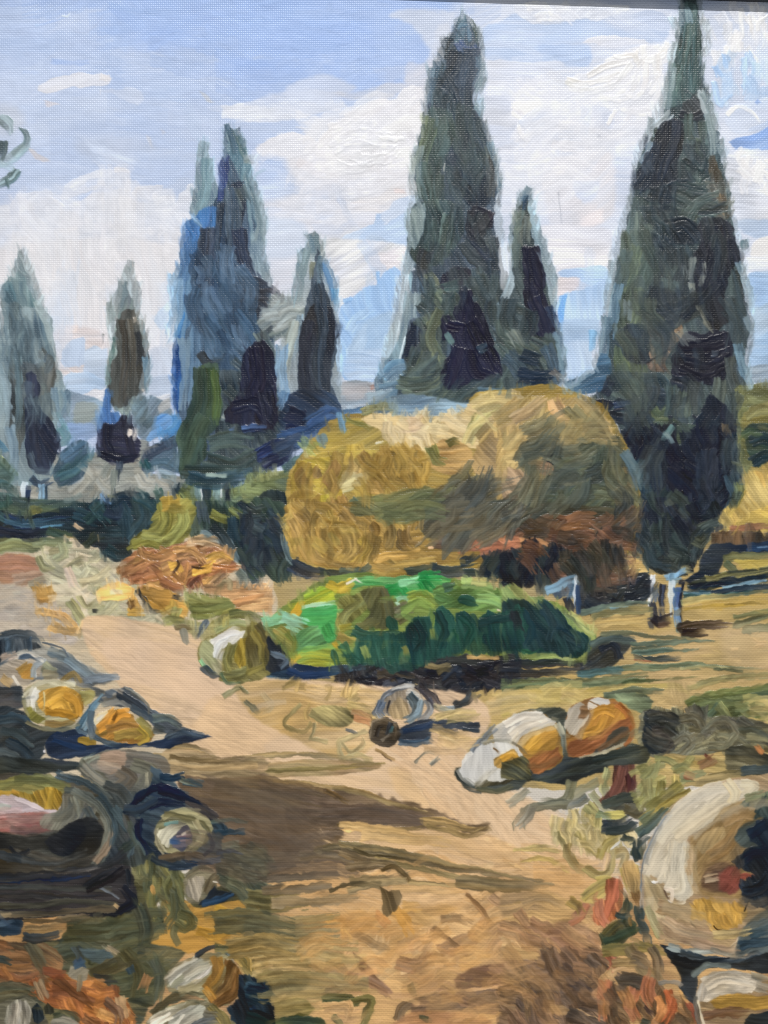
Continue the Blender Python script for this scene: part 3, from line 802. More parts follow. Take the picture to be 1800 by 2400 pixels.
p #3a78bb 85 795,970 830,950 880,900 950,890 930,1000 870,1000 850,1100 830,1200 810,1350 780,1400 770,1300 780,1100 f4 h.6 v.1 m#3f6fae
s 60 #89b8de 760,1200 770,1320 740,1440 h.5 v.12 a.85
s 60 #7fb0dc 790,1160 780,1300 760,1400 a.7 h.5 v.12
p #1f4f9e 88 750,1520 770,1450 800,1460 800,1560 790,1700 770,1790 745,1750 750,1650 f2.5 h.8 v.1 m#2a6cc0
s 40 #2e86d8 770,1460 800,1400 830,1300 h.6 a.7
s 40 #3f8fd6 760,1800 765,1850 700,1880 h.6 v.1
s 50 #5d86a8 830,1180 830,1320 810,1460 h.6 v.14
s 60 #6e8da4 800,1480 810,1600 800,1740 h.6 v.16
s 60 #5a7b96 860,1420 850,1560 830,1700 h.6 v.16
s 50 #456c94 800,1200 830,1050 a.7 h.6
p #7a9aa6 80 980,530 1000,540 1030,560 1060,650 1095,740 1080,800 1050,800 1010,700 985,650 f3 h.6 v.16 m#5d8290
s 22 #47606c 985,535 1000,600 1010,660 h.8 v.14
s 22 #56706f 1015,560 1040,640 1070,700 h.8 v.14
s 40 #b9c8cc 1060,690 1100,690 h.4 a.5
p #3d4f86 85 960,700 975,670 1000,680 985,780 960,860 940,870 945,800 f2.5 h.7 v.08
p #3b4656 82 1000,800 1060,790 1080,830 1060,900 1040,980 1010,1080 960,1180 900,1200 870,1160 870,1000 930,980 940,880 980,860 f3 h.7 v.12 m#353d4c
p #38506a 80 870,1000 940,1000 970,1100 1040,1150 1060,1300 1100,1440 1080,1560 950,1600 880,1520 860,1400 850,1200 f4 h.7 v.14 m#41586c
s 70 #3f4756 900,1000 890,1150 900,1250 h.8 v.14
s 70 #39495b 980,900 970,1050 960,1200 h.8 v.16
s 70 #495a68 1000,830 1010,950 1030,1080 h.7 v.18
s 60 #6c8a94 1080,800 1095,900 1110,1000 h.6 v.18
s 44 #7d98a2 1100,840 1125,960 1110,1050 h.6 v.2
s 50 #5c6a6a 1040,820 1060,880 h.7 v.14
p #8aa3ad 80 1090,1040 1140,1050 1145,1100 1160,1150 1160,1220 1110,1200 1080,1100 f4 a.85 h.5 v.16
s 60 #353c50 1040,1000 1060,1120 1090,1200 h.9 v.14
s 80 #383c46 1030,1230 1100,1240 1160,1280 h.9 v.12
s 90 #3b3a3e 1060,1290 1120,1290 1160,1300 h.9 v.12
s 60 #3d3f45 1130,1330 1150,1420 h.9 v.12
p #3a5770 75 880,1350 980,1330 1080,1370 1110,1440 1090,1580 1000,1640 930,1560 880,1480 f5 a.8 h.8 v.16 m#466780
c 46 44 150 80 18 #3d556b/#4b667c/#344a60/#41607a/#2f4156/#56718a 880,1050 1040,1150 1100,1400 1080,1600 960,1620 880,1500 850,1200 a.7 h.8 v.16
p #3f4a4c 80 950,1600 1060,1610 1180,1650 1200,1900 1140,2050 950,2040 930,1900 960,1740 f4 h.8 v.16 m#4b5658
c 34 44 120 70 30 #434e52/#38434a/#505b59/#4a5450/#5a6868 960,1620 1060,1600 1180,1700 1200,1900 1100,2040 960,2020 950,1800 a.8 h.9 v.18
s 50 #63706c 1130,1440 1170,1540 1190,1650 h.8 v.16
s 50 #545a56 1140,1380 1160,1450 h.8 v.16
s 20 #9db0ac 970,1790 1000,1800 h1
s 30 #a5b5b4 960,1810 1010,1830 h.8 d.5
s 20 #5b7fae 1000,1870 1020,1860 h1
s 40 #3a3c3c 870,1530 900,1560 940,1555 h.9 v.1
p #3c4d3f 83 850,1580 870,1570 940,1570 950,1650 960,1750 950,1840 900,1900 880,2000 850,2060 780,2060 765,1960 770,1860 800,1800 835,1700 f2 h.9 v.14 j3 m#465a45
s 60 #4c6039 900,1590 910,1700 920,1800 h1 v.16
s 40 #536a34 925,1600 935,1700 930,1790 h1 v.14
s 60 #37493c 860,1600 860,1750 820,1860 h1 v.12
s 70 #3f5240 880,1820 840,1900 810,1990 h1 v.14
s 80 #43524a 900,2000 1000,2020 1090,1980 h.8 v.16
s 70 #4e5c50 920,1920 1000,1900 1060,1900 h.8 v.18
s 60 #3f4f48 800,2030 900,2040 1000,2040 h.9 v.14
p #2c2a3a 80 1050,1530 1090,1490 1140,1470 1180,1530 1190,1600 1205,1640 1190,1690 1200,1800 1180,1850 1100,1860 1040,1840 980,1830 970,1780 1020,1720 1040,1660 1040,1590 f2 h1.3 v.1 j2 m#2d2f44
s 70 #2a2738 1100,1520 1110,1640 1090,1720 h1.4 v.08
s 60 #2a293a 1020,1760 1100,1740 1150,1790 h1.3 v.08
s 70 #33323f 1150,1700 1170,1800 h1.2 v.08
s 30 #222a4a 1060,1860 1110,1850 1150,1850 h1.8 v.1 m#4a6ba0
s 8 #9a9a92 1170,1668 1180,1664 h1
p #2d3658 -30 1110,1980 1130,1940 1200,1910 1260,1915 1260,1960 1220,2010 1180,2030 1140,2020 f2 h1.2 v.1 j2
s 60 #2c345a 1130,1960 1190,1930 1250,1930 h1.4 v.1 m#4361a0
s 50 #2a2f48 1150,2000 1220,1980 h1.3
@P tkC
s 90 #3c5666 820,2070 900,2090 1040,2070 h.8 v.14
s 34 #6c8b93 855,2100 860,2212 h1 v.12
s 26 #2c3c4a 890,2100 890,2212 h1
s 34 #7a9aa2 940,2095 945,2200 h1 v.1
s 8 #e6ecec 960,2085 958,2150 h1.4
s 8 #e6ecec 875,2100 872,2150 h1.4
s 30 #2b2f38 975,2100 985,2212 h1.2
s 10 #9a5a50 887,2155 887,2180 h1
; ---------- cypress D
@P cyD
p #9fb2b9 80 1350,1000 1390,1030 1410,1110 1440,1160 1450,1240 1460,1340 1465,1450 1475,1560 1480,1700 1460,1760 1300,1800 1210,1700 1200,1600 1220,1480 1250,1400 1280,1300 1290,1180 1310,1090 f5 h.5 v.12 j3 a.9
p #8c9a96 30 1160,1280 1250,1280 1290,1330 1270,1450 1190,1450 1170,1400 f8 h.6 a.8 v.16
c 12 40 110 -30 25 #8f9d9c/#76857f/#a2afb0 1170,1310 1280,1300 1260,1430 1190,1440 a.8 h.7 v.16
s 50 #6d8c97 1340,1010 1360,1060 1370,1130 h.6 v.18
s 50 #7799a6 1320,1080 1300,1200 1280,1300 h.6 v.18
s 40 #7d9fc0 1410,1130 1435,1230 1450,1330 h.6 v.16
s 20 #4f86bc 1405,1140 1430,1230 1440,1300 h.7
s 24 #4a9ad6 1450,1260 1450,1310 h.7
s 24 #a4c6e6 1440,1400 1460,1480 1470,1600 h.6 v.12
s 40 #8fb4cc 1290,1370 1280,1480 1250,1560 h.6 v.18
s 50 #a2aea6 1270,1400 1240,1530 1220,1640 h.6 v.18
s 50 #6f9cc6 1220,1500 1215,1600 1220,1700 h.6 v.16 m#93b4cc
s 50 #5a88b4 1230,1700 1210,1760 h.6 v.16
p #4a565e 82 1370,1060 1390,1130 1400,1230 1440,1330 1455,1440 1450,1560 1440,1660 1460,1730 1470,1780 1380,1800 1300,1780 1290,1700 1295,1560 1290,1440 1320,1330 1350,1230 1360,1140 f3 h.8 v.14 j3 m#3f4a54
p #32353f 85 1340,1330 1400,1310 1440,1340 1445,1480 1430,1600 1430,1700 1300,1700 1295,1560 1295,1440 f3 h.8 v.12 m#3b4048
s 50 #3b4650 1380,1240 1390,1400 1380,1560 1400,1700 h.9 v.18
s 46 #2f3440 1330,1400 1320,1560 1330,1700 h.9 v.14
s 30 #56707c 1385,1110 1395,1220 h.8 v.16
s 20 #6f7460 1355,1140 1350,1210 h.7
p #2f3a4e 30 1220,1750 1280,1680 1440,1700 1480,1770 1440,1830 1360,1870 1280,1870 1230,1850 1200,1800 f3 h1 v.12 m#34465e
s 60 #2b2d40 1250,1780 1300,1800 1270,1860 h1.3 v.1
s 40 #2b3050 1240,1840 1300,1850 h1.3 v.1
s 50 #3b5f90 1340,1820 1420,1780 1460,1790 h.9 v.16
s 90 #33517e 1250,1900 1340,1870 1420,1820 h.9 v.14
s 70 #3d4c60 1200,1950 1280,1910 h.8 v.14
; base ground under everything below the trees
@F
@P gnd
p #a8905c 0 -110,1150 400,1150 700,1200 1000,1180 1220,1100 1500,1090 1760,1080 1760,1700 -110,1700 s0 f3 h.4 v.06
@F
@P mdw
p #b5985a 0 1000,1380 1250,1280 1400,1240 1760,1180 1760,1640 1400,1640 1180,1700 1020,1500 f4 h.4 v.06 m#ad925a
p #b99c66 0 1270,1380 1760,1360 1760,1500 1300,1480 f16 a.7 h.3 v.06 m#c0a172
@H 1 0
; ---------- sapling to the left of E
@P cyS
p #9db4c0 80 110,930 150,920 160,1100 120,1200 100,1340 60,1480 10,1560 -20,1600 0,1500 60,1340 80,1200 100,1060 f6 h.5 v.14 a.9
s 50 #8da8b8 140,950 130,1060 110,1180 h.6 v.18
s 50 #b9c8d2 90,1200 70,1330 50,1440 h.5 v.16 a.8
p #5d7b8b 80 120,1170 170,1170 180,1280 170,1400 180,1500 140,1600 100,1700 60,1760 -20,1740 -40,1640 20,1540 60,1480 90,1380 110,1300 f3 h.8 v.16 m#6f91a0
s 50 #49596a 150,1180 150,1280 140,1380 h.8 v.16
s 60 #8aa5b0 120,1280 110,1380 100,1470 h.7 v.2
p #363c48 82 110,1390 130,1375 170,1380 172,1500 150,1560 120,1580 85,1560 95,1480 f2 h1 v.2 m#48545f
s 30 #2e3340 130,1400 120,1480 100,1550 h1 v.12
s 8 #cfe0e8 95,1460 75,1540 68,1600 h1
s 10 #25252f 22,1560 36,1548 h1
s 50 #5f8eae 0,1620 60,1570 110,1600 h.8 v.18
s 60 #7ba2bc 20,1640 80,1600 110,1640 h.8 v.18
s 70 #6489a0 -20,1700 60,1680 100,1650 h.8 v.18
s 40 #8da9bb -60,1720 20,1700 h.7 v.16
; ---------- cypress E (tall, centre)
@P cyE
p #7f98a4 80 290,120 320,70 345,60 400,110 430,200 420,340 410,470 450,560 480,650 500,760 500,860 510,960 530,1100 520,1200 550,1330 540,1400 480,1400 460,900 200,400 180,560 150,700 130,760 120,900 100,980 120,700 160,560 180,400 220,260 f9 h.3 v.1 j3 a.42
p #4a5b62 80 300,140 320,90 345,60 390,110 405,180 400,250 410,300 390,330 380,420 420,480 450,580 475,690 475,780 480,860 475,940 490,1060 500,1150 510,1230 530,1330 560,1400 600,1480 620,1600 560,1700 380,1760 160,1760 60,1740 60,1680 130,1600 170,1450 165,1300 150,1170 110,1080 110,960 150,860 140,760 135,650 160,560 180,480 190,400 210,300 250,220 f3 h.8 v.14 j3 m#414d57
s 20 #4f6a74 338,42 332,85 305,135 h.8 v.16 t3
s 18 #5b7882 345,60 350,100 340,150 h.8 v.16 t3
s 16 #47606a 330,70 318,110 296,160 h.8 v.16 t3
s 14 #4a5f62 372,92 388,140 398,200 h.8 v.16 t3
s 40 #64869a 325,130 350,120 352,170 h.7 v.12 a.8
s 30 #55665f 375,90 395,130 395,190 h.8
p #5f7c8a 70 300,140 350,130 345,170 305,195 f3 h.6 v.1
s 50 #3f4a4e 280,170 260,240 290,200 h.8 v.16
s 40 #4a5f8c 320,190 350,220 390,210 a.8 h.8
s 90 #39434d 320,240 290,330 280,420 h.9 v.18
s 80 #424c56 370,230 360,330 350,450 h.9 v.18
s 50 #48606a 240,280 220,370 215,440 h.8 v.18
s 50 #3a4650 300,300 250,380 260,440 h.9 v.2
s 30 #83a0ae 205,300 195,380 190,450 h.5 v.14 a.8
s 40 #6f93a8 400,250 415,300 405,370 h.5 a.7 v.16
s 36 #7492a0 425,340 415,400 h.6 d.3 v.16
s 36 #7492a0 420,440 420,510 h.6 d.3 v.16
p #566558 82 180,480 240,470 290,500 300,600 260,660 240,760 220,850 150,860 140,760 140,660 165,560 f4 h.7 v.16 m#4a5b56
s 60 #646e50 205,530 180,620 160,700 h.8 v.18
s 50 #4f6058 250,520 260,620 230,700 h.8 v.18
s 14 #4c564a 168,490 166,560 h.7
s 60 #495c56 180,720 190,800 210,880 h.8 v.18
s 60 #50625c 230,760 230,850 220,930 h.8 v.18
s 44 #8aa2a8 150,640 140,760 145,840 a.7 h.5 v.16
p #3b444e 80 330,480 400,480 440,580 465,700 460,800 460,880 380,900 340,830 300,780 280,700 300,660 320,600 f3 h.8 v.18 m#434e58
s 60 #333b46 340,500 350,600 370,700 h.9 v.2
s 60 #414e5a 400,520 420,620 430,720 h.9 v.2
s 60 #3c4854 290,690 320,720 330,780 h.9 v.18
s 50 #2f3740 300,760 370,840 400,880 h.9 v.18
s 50 #565650 455,680 460,760 450,840 h.8 v.2
s 20 #8a8a70 440,640 450,680 a.7 h.8
s 6 #f0efe6 260,705 258,735 h1 v.02
s 5 #e0dccb 262,880 266,920 d.3 h1
s 24 #7ea3b6 460,620 480,720 490,800 a.7 h.5 v.14
s 16 #58717c 500,770 492,830 h.6
p #4a5c58 80 130,880 250,860 330,900 350,1000 280,1100 180,1160 110,1080 110,960 f4 h.8 v.16 m#56665a
p #8ca4a8 80 110,930 150,880 175,880 170,1000 130,1080 105,1060 f5 a.7 h.5 v.16
s 50 #40504c 200,960 200,1080 180,1150 h.9 v.18
s 50 #5c6c60 280,940 260,1050 230,1130 h.8 v.18
s 50 #445250 310,900 300,1000 280,1090 h.8 v.18
p #37333c 20 370,900 400,890 440,900 470,930 470,980 440,1000 420,1060 420,1120 380,1100 360,1040 370,980 f2.5 h1.2 v.12 m#33363e
s 34 #2b2a32 380,920 370,1000 400,1040 h1.8 v.1
s 40 #39363e 450,920 420,970 390,1000 h1.6 v.12
s 70 #35393f 400,1050 440,1090 470,1070 h1 v.16
s 50 #484e50 470,1040 490,1140 500,1240 h.9 v.18
s 50 #3d4547 350,1060 400,1130 460,1160 h.9 v.18
p #32303a 80 250,1180 290,1150 370,1160 360,1220 300,1250 250,1260 240,1220 f3 h1 v.14
s 60 #40403f 180,1090 170,1150 190,1200 h.9 v.16
s 40 #797c5a 200,1190 225,1230 210,1260 h.8 v.16
s 8 #3b4440 190,1180 225,1255 h.9
s 30 #8a8f6a 300,1270 320,1290 300,1320 h.8 v.14
s 40 #7f8868 400,1190 440,1220 h.8 v.14
s 50 #52665c 270,1250 320,1230 h.8 v.16
c 36 46 140 75 25 #454f4c/#505a4f/#5c664f/#3c4747/#667056/#48544f 180,1260 330,1260 300,1400 240,1480 250,1680 170,1700 120,1620 180,1480 170,1300 a.85 h.8 v.2
s 46 #707858 240,1350 200,1450 230,1540 h.8 v.2
s 40 #6e7552 170,1560 150,1620 170,1660 h.8 v.2
c 26 50 150 80 20 #404a4a/#39434a/#4b5755/#47504b 400,1190 500,1200 530,1330 560,1430 510,1480 440,1350 380,1260 a.85 h.8 v.2
p #282634 75 330,1250 350,1230 370,1270 400,1310 430,1360 470,1460 505,1550 510,1590 480,1640 430,1650 390,1640 360,1670 300,1680 260,1680 245,1640 260,1570 300,1500 300,1470 250,1470 240,1420 250,1380 290,1360 320,1320 f2 h1.5 v.1 j2 m#2c2b40
s 50 #2a283a 350,1270 370,1380 360,1470 h1.6 v.08
s 50 #2b2940 280,1410 330,1420 h1.6 v.08
s 60 #272536 380,1400 430,1500 470,1580 h1.6 v.08
s 60 #2b2b42 320,1520 300,1600 290,1650 h1.6 v.08
s 60 #29273a 380,1520 400,1600 450,1630 h1.6 v.08
s 26 #41606c 410,1510 440,1500 a.6 h1
s 30 #5b7c78 270,1450 290,1480 h1 v.16
c 30 50 130 -40 50 #4b5a55/#56645a/#424f50/#667058/#3f4b4c 160,1600 260,1690 380,1690 520,1640 560,1660 500,1720 300,1740 120,1740 a.85 h.9 v.2
s 50 #4d666c 20,1760 160,1750 300,1750 h.7 v.16
s 40 #6c8a98 -60,1790 100,1790 330,1780 h.6 v.16 a.9
s 26 #86a2b4 -60,1760 60,1770 h.6
s 30 #9fb6c2 340,1790 200,1800 60,1810 a.6 h.5
s 40 #59727a 420,1690 520,1700 600,1690 h.8 v.16
; ---------- cypress F (small, right of E)
@P cyF
p #7d99a6 80 590,830 615,790 640,850 670,960 700,1060 740,1200 750,1360 770,1500 780,1620 740,1640 500,1500 490,1340 540,1200 540,1050 565,900 f4 h.5 v.12 j3 a.9
p #dde3ea 85 500,1060 550,1080 550,1180 520,1260 500,1240 f6 a.7 h.6
s 36 #9fb8c6 555,1180 530,1280 510,1340 h.6 v.16
s 34 #8aa9b6 630,900 660,1020 690,1100 h.6 v.16
p #4c5754 82 600,820 620,830 625,930 650,1050 680,1130 700,1240 730,1340 750,1430 760,1560 770,1640 700,1680 520,1690 510,1550 490,1450 500,1360 540,1320 560,1180 560,1040 575,920 f3 h.8 v.14 j3 m#44504f
s 30 #2f4a62 612,840 608,900 h1 v.12
s 24 #4a6a7a 620,810 600,850 h.8
s 40 #5f6a5e 590,920 580,1040 570,1150 h.8 v.2
s 40 #686c5f 615,950 610,1040 620,1070 h.8 v.2
p #2a2836 80 600,1090 610,1070 650,1075 680,1140 700,1200 690,1260 720,1330 740,1400 740,1480 700,1500 640,1480 620,1400 600,1280 605,1170 f2 h1.4 v.1 j2 m#2d2c3c
s 60 #292736 640,1090 650,1190 660,1280 h1.5 v.08
s 60 #2e2f42 650,1300 690,1400 700,1470 h1.4 v.1
s 40 #33415a 720,1330 745,1400 h1 v.14
c 30 46 120 70 40 #47524e/#59655a/#3d4849/#515d52/#40505a 500,1360 600,1330 650,1480 740,1500 760,1620 600,1660 520,1640 a.85 h.9 v.2
s 50 #6e766a 560,1440 580,1480 h.9 d.3 v.16
s 60 #465a68 700,1500 730,1580 750,1640 h.8 v.16
s 40 #7296aa 750,1440 765,1540 775,1620 h.6 v.16 a.8
s 60 #2d3a48 600,1530 660,1550 h1 v.1
s 70 #283444 590,1620 660,1630 720,1620 h1.3 v.1
s 50 #2c3a4c 640,1650 730,1650 h1.2 v.1
; ---------- cypress G (huge right)
@P cyG
p #7f9aa8 80 1290,-60 1380,-60 1385,60 1380,200 1390,350 1420,480 1450,620 1480,760 1500,900 1540,1020 1560,1160 1580,1300 1590,1420 1570,1640 1500,1640 1000,1400 930,1560 960,1700 780,1650 880,1600 930,1440 960,1240 1000,1000 1060,840 1090,650 1160,520 1230,300 1270,120 f9 h.3 v.1 j3 a.42
s 36 #a6bbc4 1250,80 1260,110 h.7 v.12
s 30 #a9bac0 1395,90 1400,160 1400,240 a.6 h.5
s 30 #9fb4bc 1255,180 1240,280 1230,400 h.6 v.16
p #4d5c58 82 1300,-60 1360,-60 1360,60 1370,130 1375,240 1380,340 1400,420 1420,520 1450,600 1460,700 1480,800 1500,940 1520,1050 1540,1140 1550,1300 1580,1400 1560,1520 1570,1640 1560,1800 1560,1900 1570,2000 1540,2120 1500,2260 1000,2260 1020,2100 1060,1950 1000,1820 900,1740 930,1660 960,1560 960,1440 990,1330 1000,1180 1040,1000 1070,860 1080,770 1130,660 1160,580 1210,500 1230,400 1250,300 1280,160 f3 h.9 v.14 j3 m#424c4c
p #56706a 82 1290,20 1350,10 1360,120 1370,240 1370,360 1320,430 1260,460 1230,460 1235,330 1270,200 f3 h.8 v.16 m#4a605a
s 40 #7f9ca4 1310,40 1320,90 h.8 v.12
s 24 #51646a 1290,30 1285,100 h.8
s 50 #4f665e 1320,110 1310,220 1290,320 h.8 v.2
s 44 #435a54 1350,160 1350,280 1340,380 h.8 v.2
s 50 #5b746a 1270,280 1260,380 h.8 v.2
s 40 #8fa8b0 1250,300 1235,400 1225,460 h.6 a.8 v.16
p #4c4e48 60 1290,440 1370,430 1390,470 1340,500 1290,490 f3 h1 v.2 m#3c3e3e
s 30 #36363a 1290,490 1340,505 1370,490 h1
s 26 #a8bbc4 1370,400 1390,470 1420,520 h1 v.12
s 34 #7f979e 1380,410 1420,490 1440,560 h.8 v.16
s 40 #8ba5ac 1400,500 1420,590 1430,660 h.8 v.16
s 22 #6f8c94 1455,600 1455,650 h.8
s 26 #8da6b0 1450,620 1475,700 a.6 h.5
s 30 #b0c1ca 1190,540 1240,490 h1 v.12
s 30 #8ea5b0 1165,510 1160,580 h.8 v.12
s 14 #4d5359 1140,580 1135,640 h.8
s 34 #7e97ab 1120,700 1150,660 1160,620 h.7 v.12
p #373b42 70 1210,520 1260,500 1290,520 1290,620 1270,700 1270,780 1240,870 1180,820 1120,820 1080,820 1080,760 1130,700 1165,640 1180,570 f2.5 h1 v.14 j2 m#3b424a
s 70 #343942 1250,530 1230,640 1200,740 h1 v.14
s 60 #363e48 1160,680 1140,760 1100,810 h1 v.14
s 40 #52595e 1140,720 1150,740 a.6 d.5 h1
p #3b4446 78 1290,600 1350,590 1390,640 1390,700 1370,770 1300,800 1270,760 1280,680 f2.5 h1 v.18 m#4a5652
s 40 #4c5a50 1320,500 1310,590 h.9 v.18
s 40 #56645a 1370,530 1370,600 h.9 v.18
s 26 #606d5c 1350,600 1355,650 h.8 v.16
s 20 #2f3634 1300,690 1340,720 1380,730 h1.6
s 60 #40504f 1330,720 1380,760 1410,700 h.9 v.18
s 60 #3e4a50 1200,820 1220,880 1200,930 h.9 v.16
s 60 #414e50 1290,800 1300,880 h.9 v.16
p #7a6a52 84 1405,670 1435,670 1450,740 1470,800 1480,880 1495,940 1440,950 1420,880 1410,800 f2.5 h.9 v.2 m#5b5b50
s 40 #6a6658 1410,790 1430,880 1450,940 h.9 v.2
s 40 #87745a 1450,850 1470,920 h.9 v.18
p #56645c 80 1080,850 1180,860 1200,930 1150,1000 1130,1070 1060,1080 1040,1040 1060,940 f3 h.9 v.2 m#4c5a56
s 60 #667062 1110,940 1100,1010 1120,1050 h.9 v.22
s 50 #707a66 1140,940 1160,1000 h.9 v.22
c 20 50 120 -20 50 #414c4a/#4c5852/#5a665a/#383f42 1180,860 1400,830 1420,930 1260,960 1180,930 a.9 h1 v.2
p #343b42 60 1200,960 1260,940 1330,960 1360,1000 1330,1060 1260,1050 1180,1070 1140,1040 1170,1000 f2 h1.2 v.12 j2 m#39434a
s 70 #333a40 1220,980 1290,970 1330,1010 h1.2 v.12
s 50 #39444c 1160,1030 1230,1040 h1.2 v.12
p #32333a 70 1360,960 1430,940 1500,980 1520,1060 1540,1130 1500,1180 1480,1280 1500,1380 1440,1420 1380,1400 1350,1300 1340,1200 1350,1100 1360,1040 f2.5 h1 v.14 j3 m#3a3b3e
s 80 #2f3038 1420,1000 1430,1100 1410,1200 h1.1 v.12
s 60 #313239 1480,1050 1500,1130 h1.1 v.12
p #606a52 84 1030,1000 1100,1080 1180,1080 1190,1160 1150,1240 1110,1330 1050,1420 1010,1420 1000,1320 1020,1180 f4 h.9 v.2 m#525e54
s 50 #6f7a58 1090,1080 1070,1180 1050,1260 h.9 v.22
s 50 #596858 1150,1080 1130,1180 1110,1260 h.9 v.22
s 46 #4e5c5a 1050,1100 1030,1220 1000,1320 h.9 v.22
s 50 #76835c 1110,1260 1100,1350 1080,1430 h.9 v.2
s 40 #788a94 1060,1310 1050,1370 h.8 v.14
s 46 #6087a0 1020,1240 1000,1340 980,1440 h.7 v.16 a.9
s 40 #8fa9b4 990,1130 980,1240 960,1330 a.7 h.5 v.16
s 46 #5c7f93 960,1380 950,1500 940,1600 h.7 v.18
p #3c6480 -10 780,1650 840,1620 900,1600 940,1520 980,1560 970,1680 900,1700 830,1690 f3 h.8 v.14 m#5d8aa8
s 30 #8fb5cc 800,1660 860,1625 900,1600 a.8 h.8
p #3a4443 75 1200,1080 1250,1090 1300,1060 1340,1100 1340,1220 1300,1290 1200,1340 1130,1350 1120,1320 1150,1260 1180,1180 f3 h1 v.16 j3 m#32373a
s 40 #5c6c60 1230,1190 1250,1150 h.9 v.16 d.3
s 40 #55655c 1210,1220 1260,1230 h.9 v.18
s 24 #8f9488 1300,1150 1310,1190 d.4 h1
s 24 #7c8278 1330,1230 1340,1300 d.4 h1 v.2
s 20 #8a8c80 1380,1140 1384,1220 d.5 h1
s 30 #70746a 1330,1120 1325,1200 d.3 h.9 v.2
p #3c403e -40 1130,1310 1250,1290 1340,1260 1400,1280 1360,1360 1300,1400 1230,1420 1170,1400 f2.5 h1.2 v.2 m#4a4e48
s 40 #3a3e3e 1180,1330 1260,1320 1330,1290 h1.3 v.2
s 40 #4a4e4a 1160,1380 1240,1360 h1.2 v.2
s 40 #30343a 1300,1370 1370,1300 1430,1230 h1.2 v.14
p #8a6c52 82 1135,1360 1160,1370 1170,1410 1230,1440 1290,1400 1300,1440 1250,1500 1210,1560 1220,1600 1160,1600 1130,1580 f2.5 h.6 v.2 m#a07f5c
s 46 #5a5a50 1200,1400 1210,1470 1190,1520 h1 v.2
s 10 #3a3434 1125,1565 1190,1530 1260,1490 h1
p #363d45 70 1020,1430 1080,1400 1135,1400 1140,1560 1060,1560 1010,1500 f2.5 h1 v.12 j2 m#3c484e
s 60 #3a4148 1030,1470 1100,1500 h1 v.1
p #6b7a52 85 1000,1490 1060,1560 1140,1570 1120,1620 1060,1650 1000,1600 f3 h.8 v.2 m#5c6c54
p #2b2a33 75 1260,1500 1310,1430 1370,1440 1440,1420 1490,1440 1510,1520 1480,1620 1440,1660 1380,1660 1300,1640 1280,1680 1250,1660 1240,1560 f2 h1.4 v.1 j2 m#302f3a
s 70 #292833 1300,1500 1380,1500 1450,1480 h1.5 v.08
s 70 #2a2a35 1300,1580 1390,1600 1450,1570 h1.5 v.08
s 30 #5d6670 1340,1530 1360,1540 a.7 h1.2
s 26 #515a62 1420,1530 1440,1530 a.7 h1.2
s 40 #2c323c 1250,1640 1300,1660 1300,1700 h1.3 v.1
s 60 #8a8f80 1290,1440 1310,1470 a.6 d.5 h1
s 50 #4a504c 1500,1300 1520,1400 1540,1480 h.9 v.2
s 40 #3f4846 1520,1180 1540,1300 1550,1400 h.9 v.18
s 40 #6c6e60 1370,1320 1400,1380 1430,1420 d.3 h.9 v.2
s 34 #8fb0c0 1540,1140 1570,1240 1580,1340 a.8 h.6 v.14
s 30 #a9c2ce 1560,1380 1590,1440 h.7 v.12
s 40 #6f97ac 1530,1500 1560,1600 1590,1660 h.7 v.16
s 30 #55757e 1550,1040 1560,1080 h.8
s 46 #474d48 1500,1560 1510,1640 1540,1700 h.9 v.2
p #414b48 60 960,1630 1100,1600 1240,1650 1240,1760 1100,1780 1020,1760 f3 h.9 v.18 m#3b464a
s 60 #3a4a4e 1130,1640 1190,1640 1200,1700 h1 v.14
s 60 #384450 1160,1700 1220,1720 h1 v.14
s 60 #55604f 1060,1690 1040,1640 h.9 v.22
s 60 #606a58 1020,1700 1060,1740 h.9 v.22
s 50 #33363e 960,1700 980,1660 h1 v.14
p #232733 10 890,1725 940,1730 1000,1750 980,1770 930,1775 f1.5 h1.6 v.12
s 50 #262a36 1000,1760 1060,1750 1090,1730 h1.6 v.1 m#3b4a66
s 40 #252a34 970,1800 1040,1810 1060,1830 h1.6 v.1
s 60 #3b443c 1080,1760 1110,1830 1110,1900 h1 v.2
s 50 #67734c 1170,1770 1190,1790 1240,1760 h.9 v.2
s 60 #46524c 1240,1680 1250,1780 1230,1860 h.9 v.2
s 60 #596250 1300,1700 1290,1780 h.9 v.22
s 60 #4c5450 1340,1660 1330,1760 h.9 v.2
s 60 #5c604f 1450,1650 1440,1740 h.9 v.22
s 60 #4a544c 1520,1700 1540,1800 h.9 v.2
p #5d6b50 0 1130,1870 1200,1800 1300,1830 1330,1880 1250,1920 1170,1930 f4 h.9 v.2 m#485648
p #272932 70 1370,1760 1420,1700 1480,1760 1530,1800 1555,1880 1540,1960 1500,2040 1480,2212 1060,2240 1040,2100 1050,1960 1020,1860 1060,1840 1110,1880 1180,1900 1240,1930 1330,1880 f3 h1.3 v.1 j3 m#2b303a
c 40 70 150 80 35 #24252e/#2b2d38/#2a323c/#232430/#303844 1060,1900 1330,1930 1400,1780 1520,1840 1520,2000 1470,2200 1080,2212 a.9 h1.3 v.1
s 60 #33414a 1520,1880 1550,1960 1530,2060 h1 v.16
s 60 #3b4c52 1500,2060 1530,2140 1500,2200 h1 v.16
s 70 #3a5058 1080,2010 1120,2100 1100,2200 h.9 v.14
s 40 #7e787c 1050,2030 1070,2080 h.8 v.14
s 30 #5c7a70 1250,1850 1210,1900 h.8 v.16
s 20 #6b7f7c 1225,1880 1245,1910 h1
s 30 #6a5a44 1480,1830 1480,1880 h1
s 34 #54624e 1300,1840 1330,1850 h1
s 30 #15151a 1280,2190 1284,2120 h2 v.05
